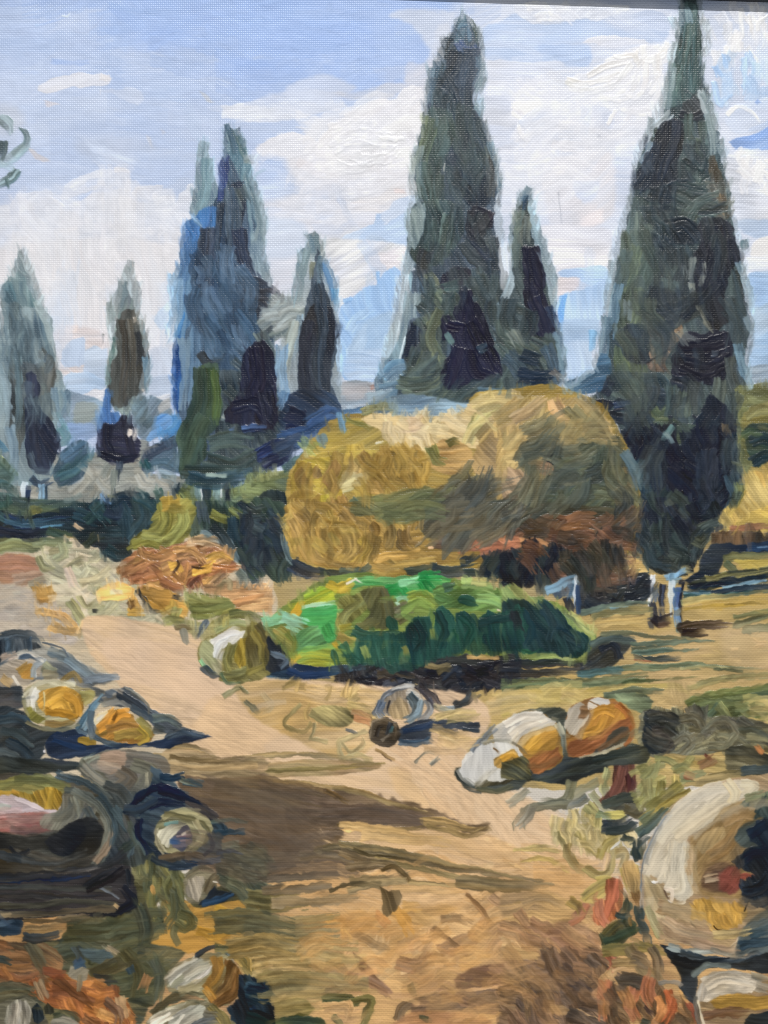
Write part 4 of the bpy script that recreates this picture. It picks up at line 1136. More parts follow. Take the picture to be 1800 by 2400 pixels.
s 7 #efece6 1297,2190 1299,2165 h1.4 v.02
; lower skirt of G (tile 2,2)
@T 2 2
p #343b3c 70 700,-60 1330,-60 1300,60 1280,160 1240,240 1190,330 1120,410 1000,390 930,380 850,300 860,200 800,160 720,60 f2.5 h1.1 v.14 j3 m#2b303a
c 36 70 150 80 40 #3a423e/#474b3f/#2c303a/#333c40/#3d4840 720,-60 1280,-40 1240,160 1100,340 960,360 870,260 820,160 a.9 h1.1 v.18
s 80 #25272f 1180,-40 1220,40 1260,20 h1.3 v.1
s 90 #3e463e 1050,250 1110,280 1080,340 h1 v.2
s 60 #52543f 1200,180 1230,200 1270,150 h1 v.2
s 60 #4e5447 1240,110 1290,80 1340,60 h1 v.18 d.3
s 70 #3a4444 900,220 930,310 1010,340 h1 v.16
s 50 #9a9060 1100,360 1160,370 d.3 h.9 v.16
s 70 #24262e 1060,60 1110,120 h1.2
@P tkG
s 34 #d8dee4 920,410 912,520 905,610 h1.6 v.04 k0 m#f4f4f4
s 46 #4a5d78 945,500 940,580 h1.2 v.1
s 60 #323642 920,610 915,700 920,730 h1.3 v.08
s 46 #222838 980,470 975,580 970,690 h1.4 v.1 m#39496c
s 40 #7aa0bc 1000,420 1060,400 1110,370 h1.2 v.14
s 40 #6c96b4 1040,400 1040,440 1080,440 h1.1 v.14
s 34 #c8d6de 1035,450 1040,560 1045,680 h1.4 v.06
s 44 #2b4a86 1070,500 1070,600 1075,690 h1.2 v.1 m#3b6090
s 16 #1e2230 1100,460 1095,600 1100,740 h1.3
s 44 #6e8fb0 1070,640 1075,740 h1.1 v.1
s 34 #54828c 1075,740 1080,785 h1.1 v.1
s 30 #232630 1080,450 1100,450 h1.6
@H 1 0
; pale base behind sapling / between F and G
@P cyF
s 30 #8a7a68 730,1600 770,1630 h.8 a.8
s 40 #4b5654 700,1680 760,1700 h.9 v.18
; right-hand shrub at the edge behind G
@P shr
s 50 #34383a 1560,1705 1620,1690 1700,1690 h1.2 v.14
s 50 #434840 1580,1730 1700,1740 h1.1 v.16
@T 2 1
p #76784e 10 1440,860 1530,840 1720,870 1720,1400 1480,1420 1450,1200 1460,1000 f4 h.7 v.14 m#6c7048
p #7e7a4c 10 1510,1010 1600,970 1720,960 1720,1130 1500,1130 f4 h.8 v.14 m#8b8250
s 70 #8a8452 1530,1040 1600,1000 1700,1000 h.9 v.16
p #3f4c42 20 1500,1110 1600,1080 1720,1120 1720,1350 1600,1380 1550,1340 1520,1240 f3 h1.1 v.14 m#33463f
s 80 #2c3c44 1560,1200 1630,1180 1720,1220 h1.2 v.12
s 80 #2b3a42 1560,1330 1640,1290 1700,1310 h1.2 v.12
s 60 #4a5a42 1500,1160 1530,1140 1600,1150 h1 v.18
s 40 #5a5a40 1600,1100 1650,1110 h1 v.18
p #c2a052 60 1500,1400 1600,1360 1720,1330 1720,1760 1380,1760 1340,1680 1450,1560 f4 h.7 v.12 m#b39a58
s 60 #a8924c 1500,1450 1480,1560 1400,1659 h.8 v.16
s 60 #5f6a4a 1480,1480 1470,1560 1430,1620 h.9 v.2
s 60 #d0a858 1600,1380 1640,1470 h.7 v.12
s 60 #4a544a 1460,1530 1420,1640 h.9 v.2
@P cyG
@F
c 38 34 70 82 20 #3c4448/#353c42/#454c48/#3f4a4a/#4c524c 1440,360 1500,300 1560,480 1590,700 1600,900 1560,1060 1400,1060 1360,820 1380,640 1400,500 a.55 h1 v.14
c 26 28 60 80 22 #4e5a50/#5a6350/#465250 1370,520 1420,440 1430,700 1380,880 1330,860 1340,680 a.5 h.9 v.15
@P cyE
c 26 30 70 84 16 #3d474c/#46524f/#38424a/#4c5852 960,180 1020,170 1045,300 1050,500 1060,620 980,640 940,560 930,380 a.45 h.9 v.14
@P cyA
c 16 26 60 84 16 #5c7176/#6c8086/#4f6268 20,640 70,640 105,760 110,900 30,900 10,760 a.5 h.8 v.14
; ================= land =================
; trunk & hedge on left
@T 0 2
@P fld
p #4a5c4c 0 -60,-90 560,-60 1260,-60 1260,120 640,160 -60,120 f4 h.6 v.1 m#3c4c4c
@P gnd
p #c9b698 0 -60,180 600,200 1700,300 1700,1700 600,1700 -60,1700 f2 h.3 v.04 m#c2b196
@P hdg
p #27323e 0 -60,0 120,20 240,20 380,-20 640,-90 760,-120 900,-130 1020,-60 1020,60 960,110 840,180 860,290 760,330 660,300 640,240 500,200 470,130 380,170 150,180 -60,180 f2.5 h1 v.14 j3 m#2f4248
s 60 #3d5a60 -20,10 60,60 h1 v.14
s 70 #25304a 40,60 200,80 400,60 h1 v.12 m#3a5a70
s 60 #262a36 -20,130 150,150 330,140 h1.1 v.12
s 10 #5b92b0 270,105 400,95 h1
s 60 #3c4a3c 330,130 440,170 h1 v.16
s 90 #2c4048 500,20 620,60 h1 v.14
s 90 #324a4c 620,-40 700,60 h1 v.14
s 90 #34464e 780,-60 820,60 820,160 h1 v.14
s 90 #304248 900,-80 930,40 880,120 h1 v.14
s 70 #263448 690,0 760,20 770,-60 h1.1 v.1
s 80 #2d4044 700,250 760,280 h1 v.14
s 70 #354a46 560,60 600,20 h1 v.14
s 20 #caa77e 480,90 530,120 h.9
s 12 #c9a878 630,150 640,200 h.9
s 60 #3c4438 560,220 640,150 h1 v.16
s 10 #1c2634 178,-90 175,50 h1.2
@T 0 1
s 80 #2c3c48 740,1600 800,1560 860,1560 h1 v.12
s 80 #304a50 600,1640 640,1600 h1 v.12
s 80 #32484c 900,1560 960,1600 1000,1640 h1 v.12
s 60 #3a5650 1020,1530 1040,1590 h1 v.14
p #26343c 80 1120,1500 1160,1460 1200,1480 1200,1560 1160,1590 1115,1560 f2 h1.3 v.12
s 20 #5e86b0 650,1535 680,1575 720,1595 h1.2 v.1 m#2a3c54
s 20 #888764 700,1545 760,1555 h.8
s 60 #6e6d3e 200,1650 260,1640 h.8 v.14
s 60 #3c564c -40,1640 60,1600 h.9
@P shr
p #64704a 10 1180,1480 1260,1470 1500,1500 1700,1440 1760,1380 1760,1700 1160,1700 f4 h.8 v.16 m#54644c
s 60 #6c7a50 1520,1520 1640,1490 1720,1430 h.9 v.2
s 60 #76814e 1200,1540 1240,1620 h.9 v.18
s 60 #707b4e 1560,1600 1659,1560 h.9 v.2
@P tkC
@T 0 1
s 50 #6d8c94 1285,1500 1290,1600 h1 v.12 m#8fa8ac
s 60 #2c3844 1330,1490 1340,1640 h1.1 v.1
s 50 #80a0a6 1410,1500 1405,1600 h1 v.12
s 50 #2c303c 1470,1500 1480,1640 h1.2
s 10 #e9efef 1436,1470 1432,1560 h1.2 v.03
s 10 #e4eaea 1302,1490 1306,1600 h1.2 v.03
s 80 #2f4650 1230,1440 1350,1470 1530,1440 h1 v.12
s 20 #93a9a2 1340,1415 1460,1420 h1
@T 0 2
@P shr
p #37463f 80 1260,-60 1700,-60 1760,60 1700,300 1560,330 1500,260 1420,160 1240,170 1230,60 f3 h1 v.18 m#445442
s 70 #404c56 1300,-40 1310,60 h1 v.14
s 60 #8c8a40 1370,20 1440,50 1500,60 h1 v.18
s 60 #6a7244 1500,-20 1560,20 1620,40 h1 v.2
s 90 #2c3c46 1520,60 1530,150 1560,220 h1 v.12
s 90 #33403f 1600,100 1620,220 h1 v.16
s 60 #5f6e72 1310,150 1400,160 1490,200 1530,300 h.9 v.16
s 70 #2e3638 1380,100 1450,160 1500,240 h1 v.14
s 60 #47534a 1240,60 1260,120 h1 v.2
s 50 #1f2a3c 1660,-20 1700,60 h1
; olive clump above orange bush
@P olv
p #84803e -30 820,240 850,180 960,110 990,40 1030,-40 1100,-100 1250,-60 1260,30 1190,180 1080,230 1000,260 900,250 f2.5 h1 v.14 j3 m#8f8642
s 90 #7f7b3c 1060,-40 1080,60 1040,140 h1.1 v.16
s 80 #8b8a48 1180,20 1180,90 1100,180 h1.1 v.16
s 80 #9a8a3c 1120,-80 1130,-20 h1 v.16
s 70 #75743a 880,220 960,200 1040,220 h1.1 v.16
s 70 #8d8b4a 940,150 1040,160 h1 v.16
@T 0 1
s 80 #9c8038 1060,1620 1140,1600 h1.1 v.14
s 60 #8d7c36 1100,1640 1200,1650 h1 v.14
@T 0 2
; ---------- ground left
@P gnd
p #6c7252 10 -60,190 150,175 330,180 470,200 420,260 240,270 100,260 -60,280 f3 h.9 v.16 m#7c805c
s 60 #8a8f62 -40,250 100,210 240,230 h.9 v.18
s 60 #767a58 240,200 360,200 450,220 h.9 v.18
p #a5795a 5 -60,300 100,280 240,300 300,360 350,400 300,440 100,460 -60,460 f6 h.6 v.1 m#b1826a
s 90 #a0725a -40,340 120,330 260,350 h.6 v.12
s 80 #ab8a70 100,440 250,420 330,400 h.6 v.12
s 60 #7f7a6a 200,470 300,440 400,450 h.7 v.14
p #b3a38e -5 -60,480 200,500 330,560 420,640 500,720 480,860 200,800 -60,760 f10 h.5 v.06 m#aa9e92
s 50 #9f9890 0,560 120,540 200,580 h.6 v.1
s 50 #a29b94 40,620 150,640 200,600 h.6 v.1
c 26 60 140 0 16 #b6a791/#aaa090/#bcab94/#a59b8e -40,500 200,520 400,680 400,780 0,740 a.5 h.5 v.08
p #a49f80 20 240,280 420,240 600,240 700,310 820,370 880,470 900,640 1050,660 1200,720 1150,860 900,900 640,860 500,740 420,560 320,480 f6 h.8 v.12 m#b8ac90
c 80 50 120 20 60 #a8a484/#928f6a/#b5ad92/#c3b598/#9c9878/#cdbda0 260,270 600,250 800,380 880,640 1150,720 1100,880 700,840 480,720 380,500 a.8 h1 v.16
s 50 #7f8160 260,300 290,360 350,370 h1.1 v.2
s 50 #8c8e6a 410,220 420,280 380,310 h1.1 v.2
s 50 #a9a486 440,400 520,420 560,380 h1.1 v.18
s 60 #b4a680 540,450 640,430 720,380 h1 v.16
s 60 #d0b8a4 440,380 480,470 h.7 v.1
s 60 #8f8c60 450,580 500,650 540,720 h1.2 v.18
s 40 #2f342c 520,740 570,752 h1.6 v.1
s 40 #9b966c 520,540 560,600 640,560 h1 v.18
s 50 #a7a280 620,660 700,640 760,570 h1 v.18
s 60 #8f8a64 660,760 700,820 730,880 h1 v.18
s 50 #a39c78 760,860 830,920 900,930 h1 v.18
s 50 #9d9670 1000,860 1040,920 1010,950 h1 v.18
s 50 #a49d78 900,800 990,760 1060,760 h1 v.18
s 60 #c0ab88 1060,840 1150,860 1180,790 h.9 v.14
s 26 #2e3232 600,630 630,632 h1.4
@P org
p #be9048 10 190,480 270,490 340,480 360,540 310,590 260,580 220,520 f2 h1.2 v.14 m#b98540
s 50 #c59856 240,640 330,660 420,690 480,760 h1.1 v.18 m#b98a4c
s 60 #c49a5c 330,740 420,770 540,775 h1.1 v.18
p #c59244 0 640,510 700,460 780,445 880,490 870,550 760,565 640,560 f2.5 h1.2 v.16 m#cfa25a
s 30 #e6d3a6 730,510 790,510 h1
s 60 #c48f3c 860,560 900,620 h1.1 v.16
s 60 #b98c3a 840,640 930,640 h1.1 v.16
s 50 #6b4c2a 840,600 870,570 h1.1
p #b88538 10 900,480 1000,470 1100,500 1180,560 1220,640 1180,720 1060,660 960,600 910,540 f3 h1.1 v.16 m#c6984a
s 60 #c08c3a 960,560 1040,620 1120,630 h1.2 v.16
s 50 #a58a44 1060,660 1130,620 1130,590 h1.1 v.18
s 26 #5a5a50 940,580 1000,640 1060,650 h1.1 v.18
s 30 #26282a 1120,548 1180,560 h1.8 v.1
s 30 #30343a 900,500 950,580 d.3 h1.2
; orange bush proper
p #9d6a45 -15 770,370 850,280 940,240 1060,250 1120,210 1230,200 1370,230 1470,240 1500,290 1540,340 1500,380 1400,400 1330,480 1240,490 1100,500 980,470 880,460 810,420 f2 h1.6 v.18 j2 m#8c5c40
c 60 56 130 -15 30 #9c7048/#a97f50/#8e5c3e/#9a6848/#b5884c 800,360 960,260 1230,220 1470,270 1470,340 1330,440 1060,460 860,420 a.9 h2 v.24
s 60 #ab7448 800,400 900,360 1000,300 h2.2 v.26
s 60 #9b6645 860,440 960,420 1040,400 h2.2 v.26
s 60 #b57f4a 900,270 1000,300 1120,260 h2.2 v.26
s 50 #b98c56 1140,240 1240,240 1340,330 h2.2 v.24
s 60 #a3703f 1130,400 1180,440 1200,340 h2.2 v.26
s 60 #7f4f3c 1230,480 1290,430 1310,500 h2.2 v.24
s 60 #8a5a3c 1060,440 1120,480 1180,500 h2.2 v.26
s 50 #d2a246 1120,340 1150,330 1170,370 h2 v.16
s 60 #c9983c 1270,380 1340,370 1400,340 h2 v.16
s 50 #cf9f48 1350,300 1430,270 1500,300 h1.8 v.18
s 44 #a2683c 1400,350 1470,360 1550,360 h1.8 v.22
s 14 #2c2222 1160,300 1170,330 1130,380 h1.6
s 14 #3a2820 1250,350 1290,360 1340,360 h1.2
s 60 #b5936a 1230,190 1330,180 1420,200 h1.4 v.18
; right of orange bush: mixed
@P olv
p #767840 -10 1200,520 1330,530 1500,570 1530,610 1500,660 1380,680 1260,700 1220,640 1200,580 f2.5 h1.2 v.16 m#646a3c
s 80 #7a7c48 1240,560 1340,590 1460,600 h1.3 v.2
s 80 #6a6e3c 1260,640 1380,640 1500,620 h1.3 v.2
s 70 #8a8444 1380,760 1450,700 1580,660 h1.2 v.2
s 70 #6f7040 1500,680 1600,670 1700,720 h1.2 v.2
s 60 #8c8c50 1140,640 1120,700 1080,720 h1 v.2
p #8f8a50 0 1070,680 1200,700 1400,720 1500,720 1400,820 1300,880 1230,860 1180,800 f5 h.8 v.16 m#a09660 a.9
@P org
p #b78a5c 0 1330,480 1500,440 1659,470 1760,500 1760,640 1560,640 1500,570 1340,520 f4 h1 v.16 m#c69a66
s 60 #a9784c 1540,600 1620,580 1700,560 h1.4 v.24
s 60 #bb8a5a 1560,500 1640,500 1720,490 h1.4 v.2
s 60 #5f6c66 1540,380 1570,420 1560,470 h1.1 v.2
s 60 #4c5a5c 1620,440 1680,410 h1.1 v.2
s 50 #7c7256 1430,480 1470,440 1480,490 h1.1 v.2
s 50 #9a7650 1400,460 1460,390 h1.2 v.2
s 40 #6f3c34 1580,340 1630,370 h1.2
; dark clump between C and gold bush (tile 1,1 lower left and tile 1,2 upper left)
@T 1 1
@P shr
p #56624a 10 -60,1420 100,1410 220,1380 260,1450 240,1520 200,1700 -60,1760 f4 h.8 v.16 m#6b754c
s 60 #7a8050 -20,1460 100,1430 200,1410 h.9 v.18
s 50 #3e5a52 180,1380 270,1320 300,1290 h.9 v.16
p #2f3b40 80 20,1560 100,1510 180,1530 210,1580 200,1700 0,1700 f2.5 h1.1 v.14 m#34463f
@T 1 2
p #313b42 60 -60,-60 210,-40 220,120 240,260 260,330 210,430 130,440 60,400 -60,420 f3 h1.1 v.16 j3 m#39483f
c 26 60 120 60 50 #2c343e/#36423f/#3f4a4c/#2f3b42 -60,-40 200,0 220,320 120,420 -60,400 a.9 h1.2 v.18
s 50 #5a6a6c 190,160 210,260 260,330 h1 v.14
@T 1 0
; ---------- the field beyond / hazy green-blue strip under E
@T 1 1
@P fld
p #6d8494 0 700,960 1000,900 1300,950 1500,960 1400,1020 1000,1050 700,1020 f6 h.7 v.14 m#7f98a8
s 40 #4a6f96 560,1010 700,980 800,960 h.8 v.14
; ---------- golden bush
@F
@P gld
p #a8893e 0 690,930 740,895 800,890 900,905 1000,890 1030,850 1120,840 1200,830 1290,870 1340,930 1370,1010 1380,1100 1350,1220 1290,1250 1100,1220 900,1250 780,1255 670,1235 630,1200 620,1120 625,1020 f3 h.7 v.12 m#9c8240
@T 1 1
p #b39a4e -20 480,1100 580,1050 700,1040 860,1080 980,1220 860,1260 760,1400 620,1440 480,1350 380,1310 330,1250 f3 h.8 v.12 m#a8903f
p #c8b07c 10 690,1040 840,1020 1010,1050 1180,1040 1300,1040 1400,950 1450,900 1560,900 1700,880 1760,1100 1700,1250 1560,1260 1400,1250 1280,1180 1200,1200 1060,1280 960,1240 860,1160 780,1110 f3 h.8 v.1 j3 m#c0a878
c 24 70 150 40 60 #cdb888/#c4ad78/#bfa673/#d2bd92 820,1080 1300,1060 1200,1180 1040,1240 900,1180 a.85 h.9 v.12
s 90 #c9a98c 1000,1090 1060,1080 a.6 h.8
s 60 #8f8a58 700,1000 800,975 900,990 h.8 v.16
s 40 #8a8a4c 590,1050 690,1080 760,1120 h.9 v.18
s 80 #a8a268 1400,1120 1460,1020 1560,960 h.9 v.16
s 80 #b7a76e 1370,1200 1400,1130 1480,1080 h.9 v.16
s 110 #bfaa70 1440,980 1540,940 1640,950 h.8 v.14
s 60 #5d87a8 560,1040 570,1140 t1 h.8 v.14
s 70 #5a7c96 430,1180 440,1240 t1 a.8 h.7
s 90 #8b9a5c 300,1200 380,1250 h.8 a.8
p #a58a34 10 280,1330 430,1300 520,1300 560,1340 560,1520 540,1700 380,1700 340,1600 230,1540 240,1400 f3 h.8 v.12 m#b19a3c
c 26 60 110 60 60 #a58c3a/#b79c44/#97833a/#aa9148 300,1320 720,1260 960,1400 1000,1540 700,1600 400,1600 a.8 h.9 v.16
p #c2a968 -30 560,1400 600,1340 660,1300 750,1340 770,1400 720,1440 640,1470 f3 h.9 v.14 m#a98c56
s 110 #a98d54 660,1400 700,1340 740,1370 h1 v.2 t2
p #8e6e3c 40 640,1300 690,1260 750,1310 775,1380 740,1430 700,1400 f2.5 h1 v.2 m#a07e4a
s 90 #80603c 290,1370 290,1440 330,1500 h1.3 v.22 t3
s 80 #866845 380,1360 390,1400 420,1420 h1.2 v.22 t2
s 90 #7d5c3c 510,1320 500,1390 470,1430 h1.3 v.24 t3
s 100 #7a5a3a 470,1420 500,1480 520,1530 h1.3 v.24 t2
s 80 #d8cc98 560,1440 620,1450 720,1440 h1.2 v.12
s 60 #d5c890 560,1500 620,1480 h1.1 v.12
p #97702f 0 700,1450 760,1430 820,1470 820,1540 720,1540 f3 h1 v.18 m#b08c4c
s 110 #9a7a3c 250,1600 300,1560 360,1580 h1.3 v.22
s 100 #8f7038 300,1640 400,1600 430,1640 h1.3 v.22
s 110 #8f7040 540,1580 560,1680 h1.2 v.22
s 60 #b4a136 440,1560 460,1659 h1 v.14
p #8f7236 0 780,1280 900,1240 1100,1280 1120,1340 1110,1480 1000,1480 960,1460 850,1440 780,1400 f5 h.7 v.12 m#a3843f
c 22 60 100 80 40 #94763a/#a88842/#8a6d34 790,1280 1100,1280 1100,1470 800,1430 a.85 h.9 v.18
p #9a7440 10 1140,1220 1240,1180 1330,1200 1400,1260 1400,1340 1300,1420 1180,1400 1120,1320 f4 h.7 v.16 m#a78550
s 70 #70703c 1130,1250 1170,1320 1210,1340 h1 v.18
s 60 #5c5a34 1250,1210 1280,1190 1310,1200 h.9
p #b08f5a 40 1450,1200 1560,1090 1700,1000 1780,1000 1780,1380 1600,1420 1480,1440 1390,1360 f4 h.8 v.12 m#bd9c68
s 70 #9a8352 1440,1180 1500,1110 1560,1090 h1 v.2
s 30 #8a7648 1570,1080 1600,1000 1659,960 h.9
p #5f6246 -10 620,1580 800,1560 960,1520 1060,1510 1100,1480 1200,1520 1300,1440 1280,1560 1160,1700 600,1740 f4 h.8 v.16 m#6d6c44
s 70 #6f7048 700,1590 850,1600 1000,1570 h1 v.26
s 50 #56624e 620,1590 700,1640 840,1620 1000,1659 h1 v.2
s 110 #555544 1290,1480 1340,1440 1380,1390 h1.1 v.18
s 100 #5c5a48 1330,1540 1400,1480 1450,1460 h1 v.18
s 110 #54564a 1100,1640 1200,1560 1260,1520 h1.1 v.16
s 130 #4f5248 1180,1700 1320,1600 1560,1440 h1.1 v.14
s 110 #56584a 1450,1659 1600,1520 1660,1480 h1.1 v.16
s 14 #efe8cc 780,1218 820,1212 h1.2
@T 2 1
p #b3955c -60 -60,1000 100,940 260,930 420,920 560,1000 660,1100 700,1260 740,1300 720,1659 500,1600 -60,1700 f4 h.8 v.12 j3 m#a98d55
c 30 70 150 -50 30 #bda064/#a8905a/#b29560/#9f8a58 -40,940 180,960 180,1300 0,1400 -60,1300 a.85 h.9 v.14
s 80 #a9906a 20,1060 100,1020 180,960 h.9 v.16
s 80 #c49a68 280,960 300,1010 350,1060 h1 v.18
s 70 #6e6a4c 350,1000 420,1060 470,1090 h1.1 v.22
s 60 #8a7850 430,920 520,1010 600,1100 h1 v.22
s 70 #9c8052 560,1080 620,1200 680,1300 h1 v.22
s 60 #7d7450 400,1000 500,1080 560,1140 h1 v.24
s 90 #555a48 230,1080 300,1130 380,1150 h1.2 v.2
p #4e5548 -20 190,1180 280,1150 380,1200 460,1130 540,1140 640,1240 680,1340 720,1420 700,1540 720,1640 560,1700 260,1700 180,1600 170,1500 280,1340 230,1280 f3 h1 v.16 j3 m#43493f
c 44 80 150 -30 50 #4c5447/#565d48/#444b44/#5c6048/#3f4644 230,1240 420,1180 640,1280 700,1560 500,1659 240,1640 240,1460 a.9 h1.1 v.2
s 90 #474e46 200,1220 280,1240 340,1270 h1.2 v.2
s 14 #20262c 170,1290 240,1300 270,1260 h1.6
s 14 #20262c 190,1325 260,1360 h1.6
s 90 #575c46 60,1340 110,1380 130,1440 h1.2 v.22
p #92755a 20 130,1340 200,1330 270,1360 260,1410 180,1420 150,1390 f2.5 h.8 v.14
p #9c7f5e 60 -60,1400 60,1400 110,1450 80,1560 0,1600 -60,1640 f3 h.9 v.18 m#ad9070
s 50 #7c785a 420,1290 400,1260 h.8
s 60 #6d7b82 700,1480 740,1470 760,1520 h.9 v.14
s 34 #77777a 740,1370 760,1410 h.9
s 90 #3b5058 700,1300 760,1360 810,1450 h1.1 v.16
s 60 #3c525e 660,1430 740,1470 h1 v.14
s 50 #9c5c44 680,1520 690,1600 h1 v.18
s 70 #5a7078 740,1560 700,1640 h1 v.16
@T 2 2
@P gld
p #504b38 0 -60,-60 300,-60 600,-20 700,0 720,100 640,160 400,120 0,130 -60,200 f5 h.9 v.16 m#474436
p #5c4434 -8 -60,90 200,60 420,60 560,30 680,40 700,110 740,130 700,200 500,190 300,180 200,200 0,220 -60,260 f4 h1 v.18 m#6a4c38
c 40 90 150 -10 40 #5a4836/#6b4c3a/#4c4236/#735038/#5f4a3a -40,60 300,60 620,60 690,160 440,200 0,230 a.9 h1.2 v.18
s 80 #b07a4c 0,220 100,210 200,230 h.9 v.16
s 60 #a56844 500,260 560,260 600,230 h1 v.18
s 50 #7b5638 440,90 300,120 h1.2
@T 1 2
p #a3803f 5 210,-60 600,-60 1050,-60 1060,120 1150,220 1300,250 1700,250 1700,330 1300,330 960,390 700,370 400,340 230,260 200,120 f3 h.8 v.12 m#94763c
c 30 60 110 70 50 #a78644/#b3934a/#96783f/#9e8244 240,-20 560,-20 900,40 950,300 700,350 420,330 240,220 a.85 h1 v.2
s 120 #9a7c46 250,60 300,160 360,260 h1.3 v.24
s 90 #8f7240 290,0 340,60 h1.2 v.22
s 100 #97793f 430,120 460,220 520,310 h1.3 v.24
s 110 #a98846 600,140 620,240 570,310 h1.3 v.24
s 60 #ac9140 680,180 720,250 640,330 h1 v.22
s 90 #7a6035 750,70 770,140 760,180 h1.3 v.18 t2
s 90 #846a3c 570,0 610,50 h1.2 v.18
s 50 #8f7a3c 500,130 520,200 h1 v.2
s 50 #ab9550 560,110 640,120 h1 v.14
s 80 #6c5a36 850,60 870,130 860,200 h1.2 v.18 t3
s 100 #735c38 950,130 960,200 1000,230 h1.1 v.18
p #5c6044 20 620,-60 900,-60 960,0 880,60 760,30 640,40 f4 h.9 v.2 m#6c6c48
p #4d4f44 -20 940,-60 1700,-60 1700,100 1400,160 1200,190 1100,170 1060,120 1060,60 940,20 f4 h1 v.14 m#454a44
s 120 #4a4e46 1120,80 1250,110 1430,60 h1.1 v.16
s 130 #50503f 1270,180 1400,130 1540,20 h1.1 v.16
s 110 #45484a 1180,60 1300,40 h1.1 v.16
p #8a5c48 0 1150,200 1290,180 1460,160 1520,130 1600,160 1700,160 1700,270 1500,260 1300,250 1160,240 f3 h1 v.16 m#9c6448
c 16 50 90 0 40 #8f5a44/#a0664c/#7a503e/#a8704c 1290,190 1520,150 1659,170 1659,250 1300,250 a.9 h1.1 v.2
s 60 #6a5a4c 1150,230 1280,230 h1 v.2
s 60 #5a5048 1200,200 1280,180 h1 v.18
s 16 #e4ba90 1120,240 1135,242 h1
s 60 #b58f4c 780,310 900,280 1040,270 h1 v.18
s 50 #b0904a 850,370 980,340 1150,330 h1 v.18
s 60 #a07f44 400,300 560,350 700,370 h1 v.2
; ---------- dark strip under the gold bush
@P shr
s 90 #2a3342 250,340 320,380 420,400 h1.3 v.12
s 60 #39433f 420,390 560,400 680,380 h1.1 v.18
s 50 #4c5446 560,380 700,390 740,370 h1.1 v.2
s 60 #3c463f 980,380 1100,370 1150,360 h1.2 v.16
s 70 #343f44 1150,370 1250,390 1400,380 h1.2 v.16
s 60 #2f383c 1330,330 1400,310 1440,280 h1.2 v.16
s 70 #2b343c 1480,290 1520,340 1500,420 h1.2 v.16 t3
s 80 #2c343a 1560,420 1590,350 1640,280 h1.2 v.16
s 60 #2b333a 1640,300 1680,420 h1.2 v.16
s 40 #38423c 1350,400 1460,400 1560,440 h1.2 v.18
c 20 50 90 -60 40 #2a3238/#363e3a/#232a34 1480,330 1659,300 1700,470 1560,450 a.9 h1.1 v.16
@T 2 2
p #27282f 80 -60,270 100,270 200,260 330,200 440,200 460,300 440,440 330,440 200,460 100,480 -60,440 f3 h1 v.14 j3 m#31363a
c 30 60 110 70 40 #24262e/#2c3234/#373b36/#1f212a 0,280 300,180 440,220 420,430 160,460 0,430 a.9 h1.1 v.16
s 80 #3d3a38 540,220 500,300 460,400 h1 v.16
s 60 #4c4436 600,150 560,220 540,280 h1 v.18
s 70 #47463a 560,330 540,400 h1 v.2
@P tkH
s 60 #7c9cae 240,500 300,480 360,440 420,430 h1.2 v.12
s 50 #39485a 300,540 360,500 h1 v.12
s 50 #5f84a4 390,470 385,560 h1.1 v.12
s 24 #dfe8ec 420,430 405,600 t1 h1.3 v.05
s 40 #2e4260 430,480 430,650 h1.1 v.12
s 50 #232833 360,560 380,640 h1.1
; ---------- green bush
@F
@P grn
p #76863c 0 575,1350 640,1290 700,1250 800,1240 900,1255 1000,1250 1100,1280 1200,1300 1260,1350 1290,1390 1250,1430 1100,1440 900,1440 760,1440 640,1430 600,1400 f3 h.7 v.12 m#687c3a
@T 1 2
p #5fa25a 0 590,470 680,430 800,420 980,410 1150,400 1250,440 1220,520 1060,520 900,560 840,480 740,480 600,520 f3 h.8 v.14 m#3f9448
p #a3a62c -25 200,610 290,560 340,500 430,480 500,520 520,570 400,600 300,640 230,640 f3 h.9 v.14 m#8faf34
s 60 #c2a02c 470,470 540,500 610,510 h1 v.14
s 50 #c99a2c 230,680 270,640 290,590 h1 v.14
s 70 #c0a038 560,500 620,480 h1 v.14
p #4da458 0 430,590 520,580 530,660 530,760 520,820 440,840 390,760 290,720 300,640 380,620 f2.5 h.9 v.1 m#409c4a
s 100 #3f9c4c 330,680 420,670 510,660 h1 v.1
s 70 #3c9a4c 450,740 490,800 h1 v.12
s 60 #74b488 60,720 130,700 180,680 h1.1 v.12
s 70 #8fc3a4 180,690 250,720 310,740 h1.1 v.1
s 60 #86b996 200,740 270,760 h1 v.1
s 24 #a5cfae 300,620 400,600 510,590 h1.1 v.08
p #5c9a5a -30 250,800 330,750 400,740 440,800 470,860 380,900 260,900 f3 h.9 v.18 m#6aa868
s 60 #6f9c44 280,910 400,890 500,870 h.9 v.16
p #9a9c34 -5 230,960 300,910 500,880 520,990 400,1000 260,990 f3 h.9 v.18 m#7e9840
s 40 #c4a230 220,970 270,930 h1
p #7f7a40 50 540,560 700,540 740,600 640,700 560,780 520,740 530,620 f3 h.9 v.2 m#8a8a48
s 60 #7c7c48 560,700 600,640 690,580 h1 v.22
p #5a5a3c -70 670,530 740,500 830,480 880,540 900,600 920,680 900,740 840,760 740,740 690,720 740,640 700,580 f2.5 h1 v.1 m#625f3e
s 90 #565538 830,520 860,640 880,720 h1 v.1
s 70 #68663e 680,740 780,700 h1 v.2
s 60 #6f6a50 920,640 960,620 1010,620 h1 v.16
s 60 #5c5a42 930,700 970,680 h1 v.16
s 60 #a88c44 540,800 600,830 640,850 h1 v.18
s 40 #c8a030 510,840 540,880 h1
s 60 #a59a3c 560,760 620,740 h1 v.18
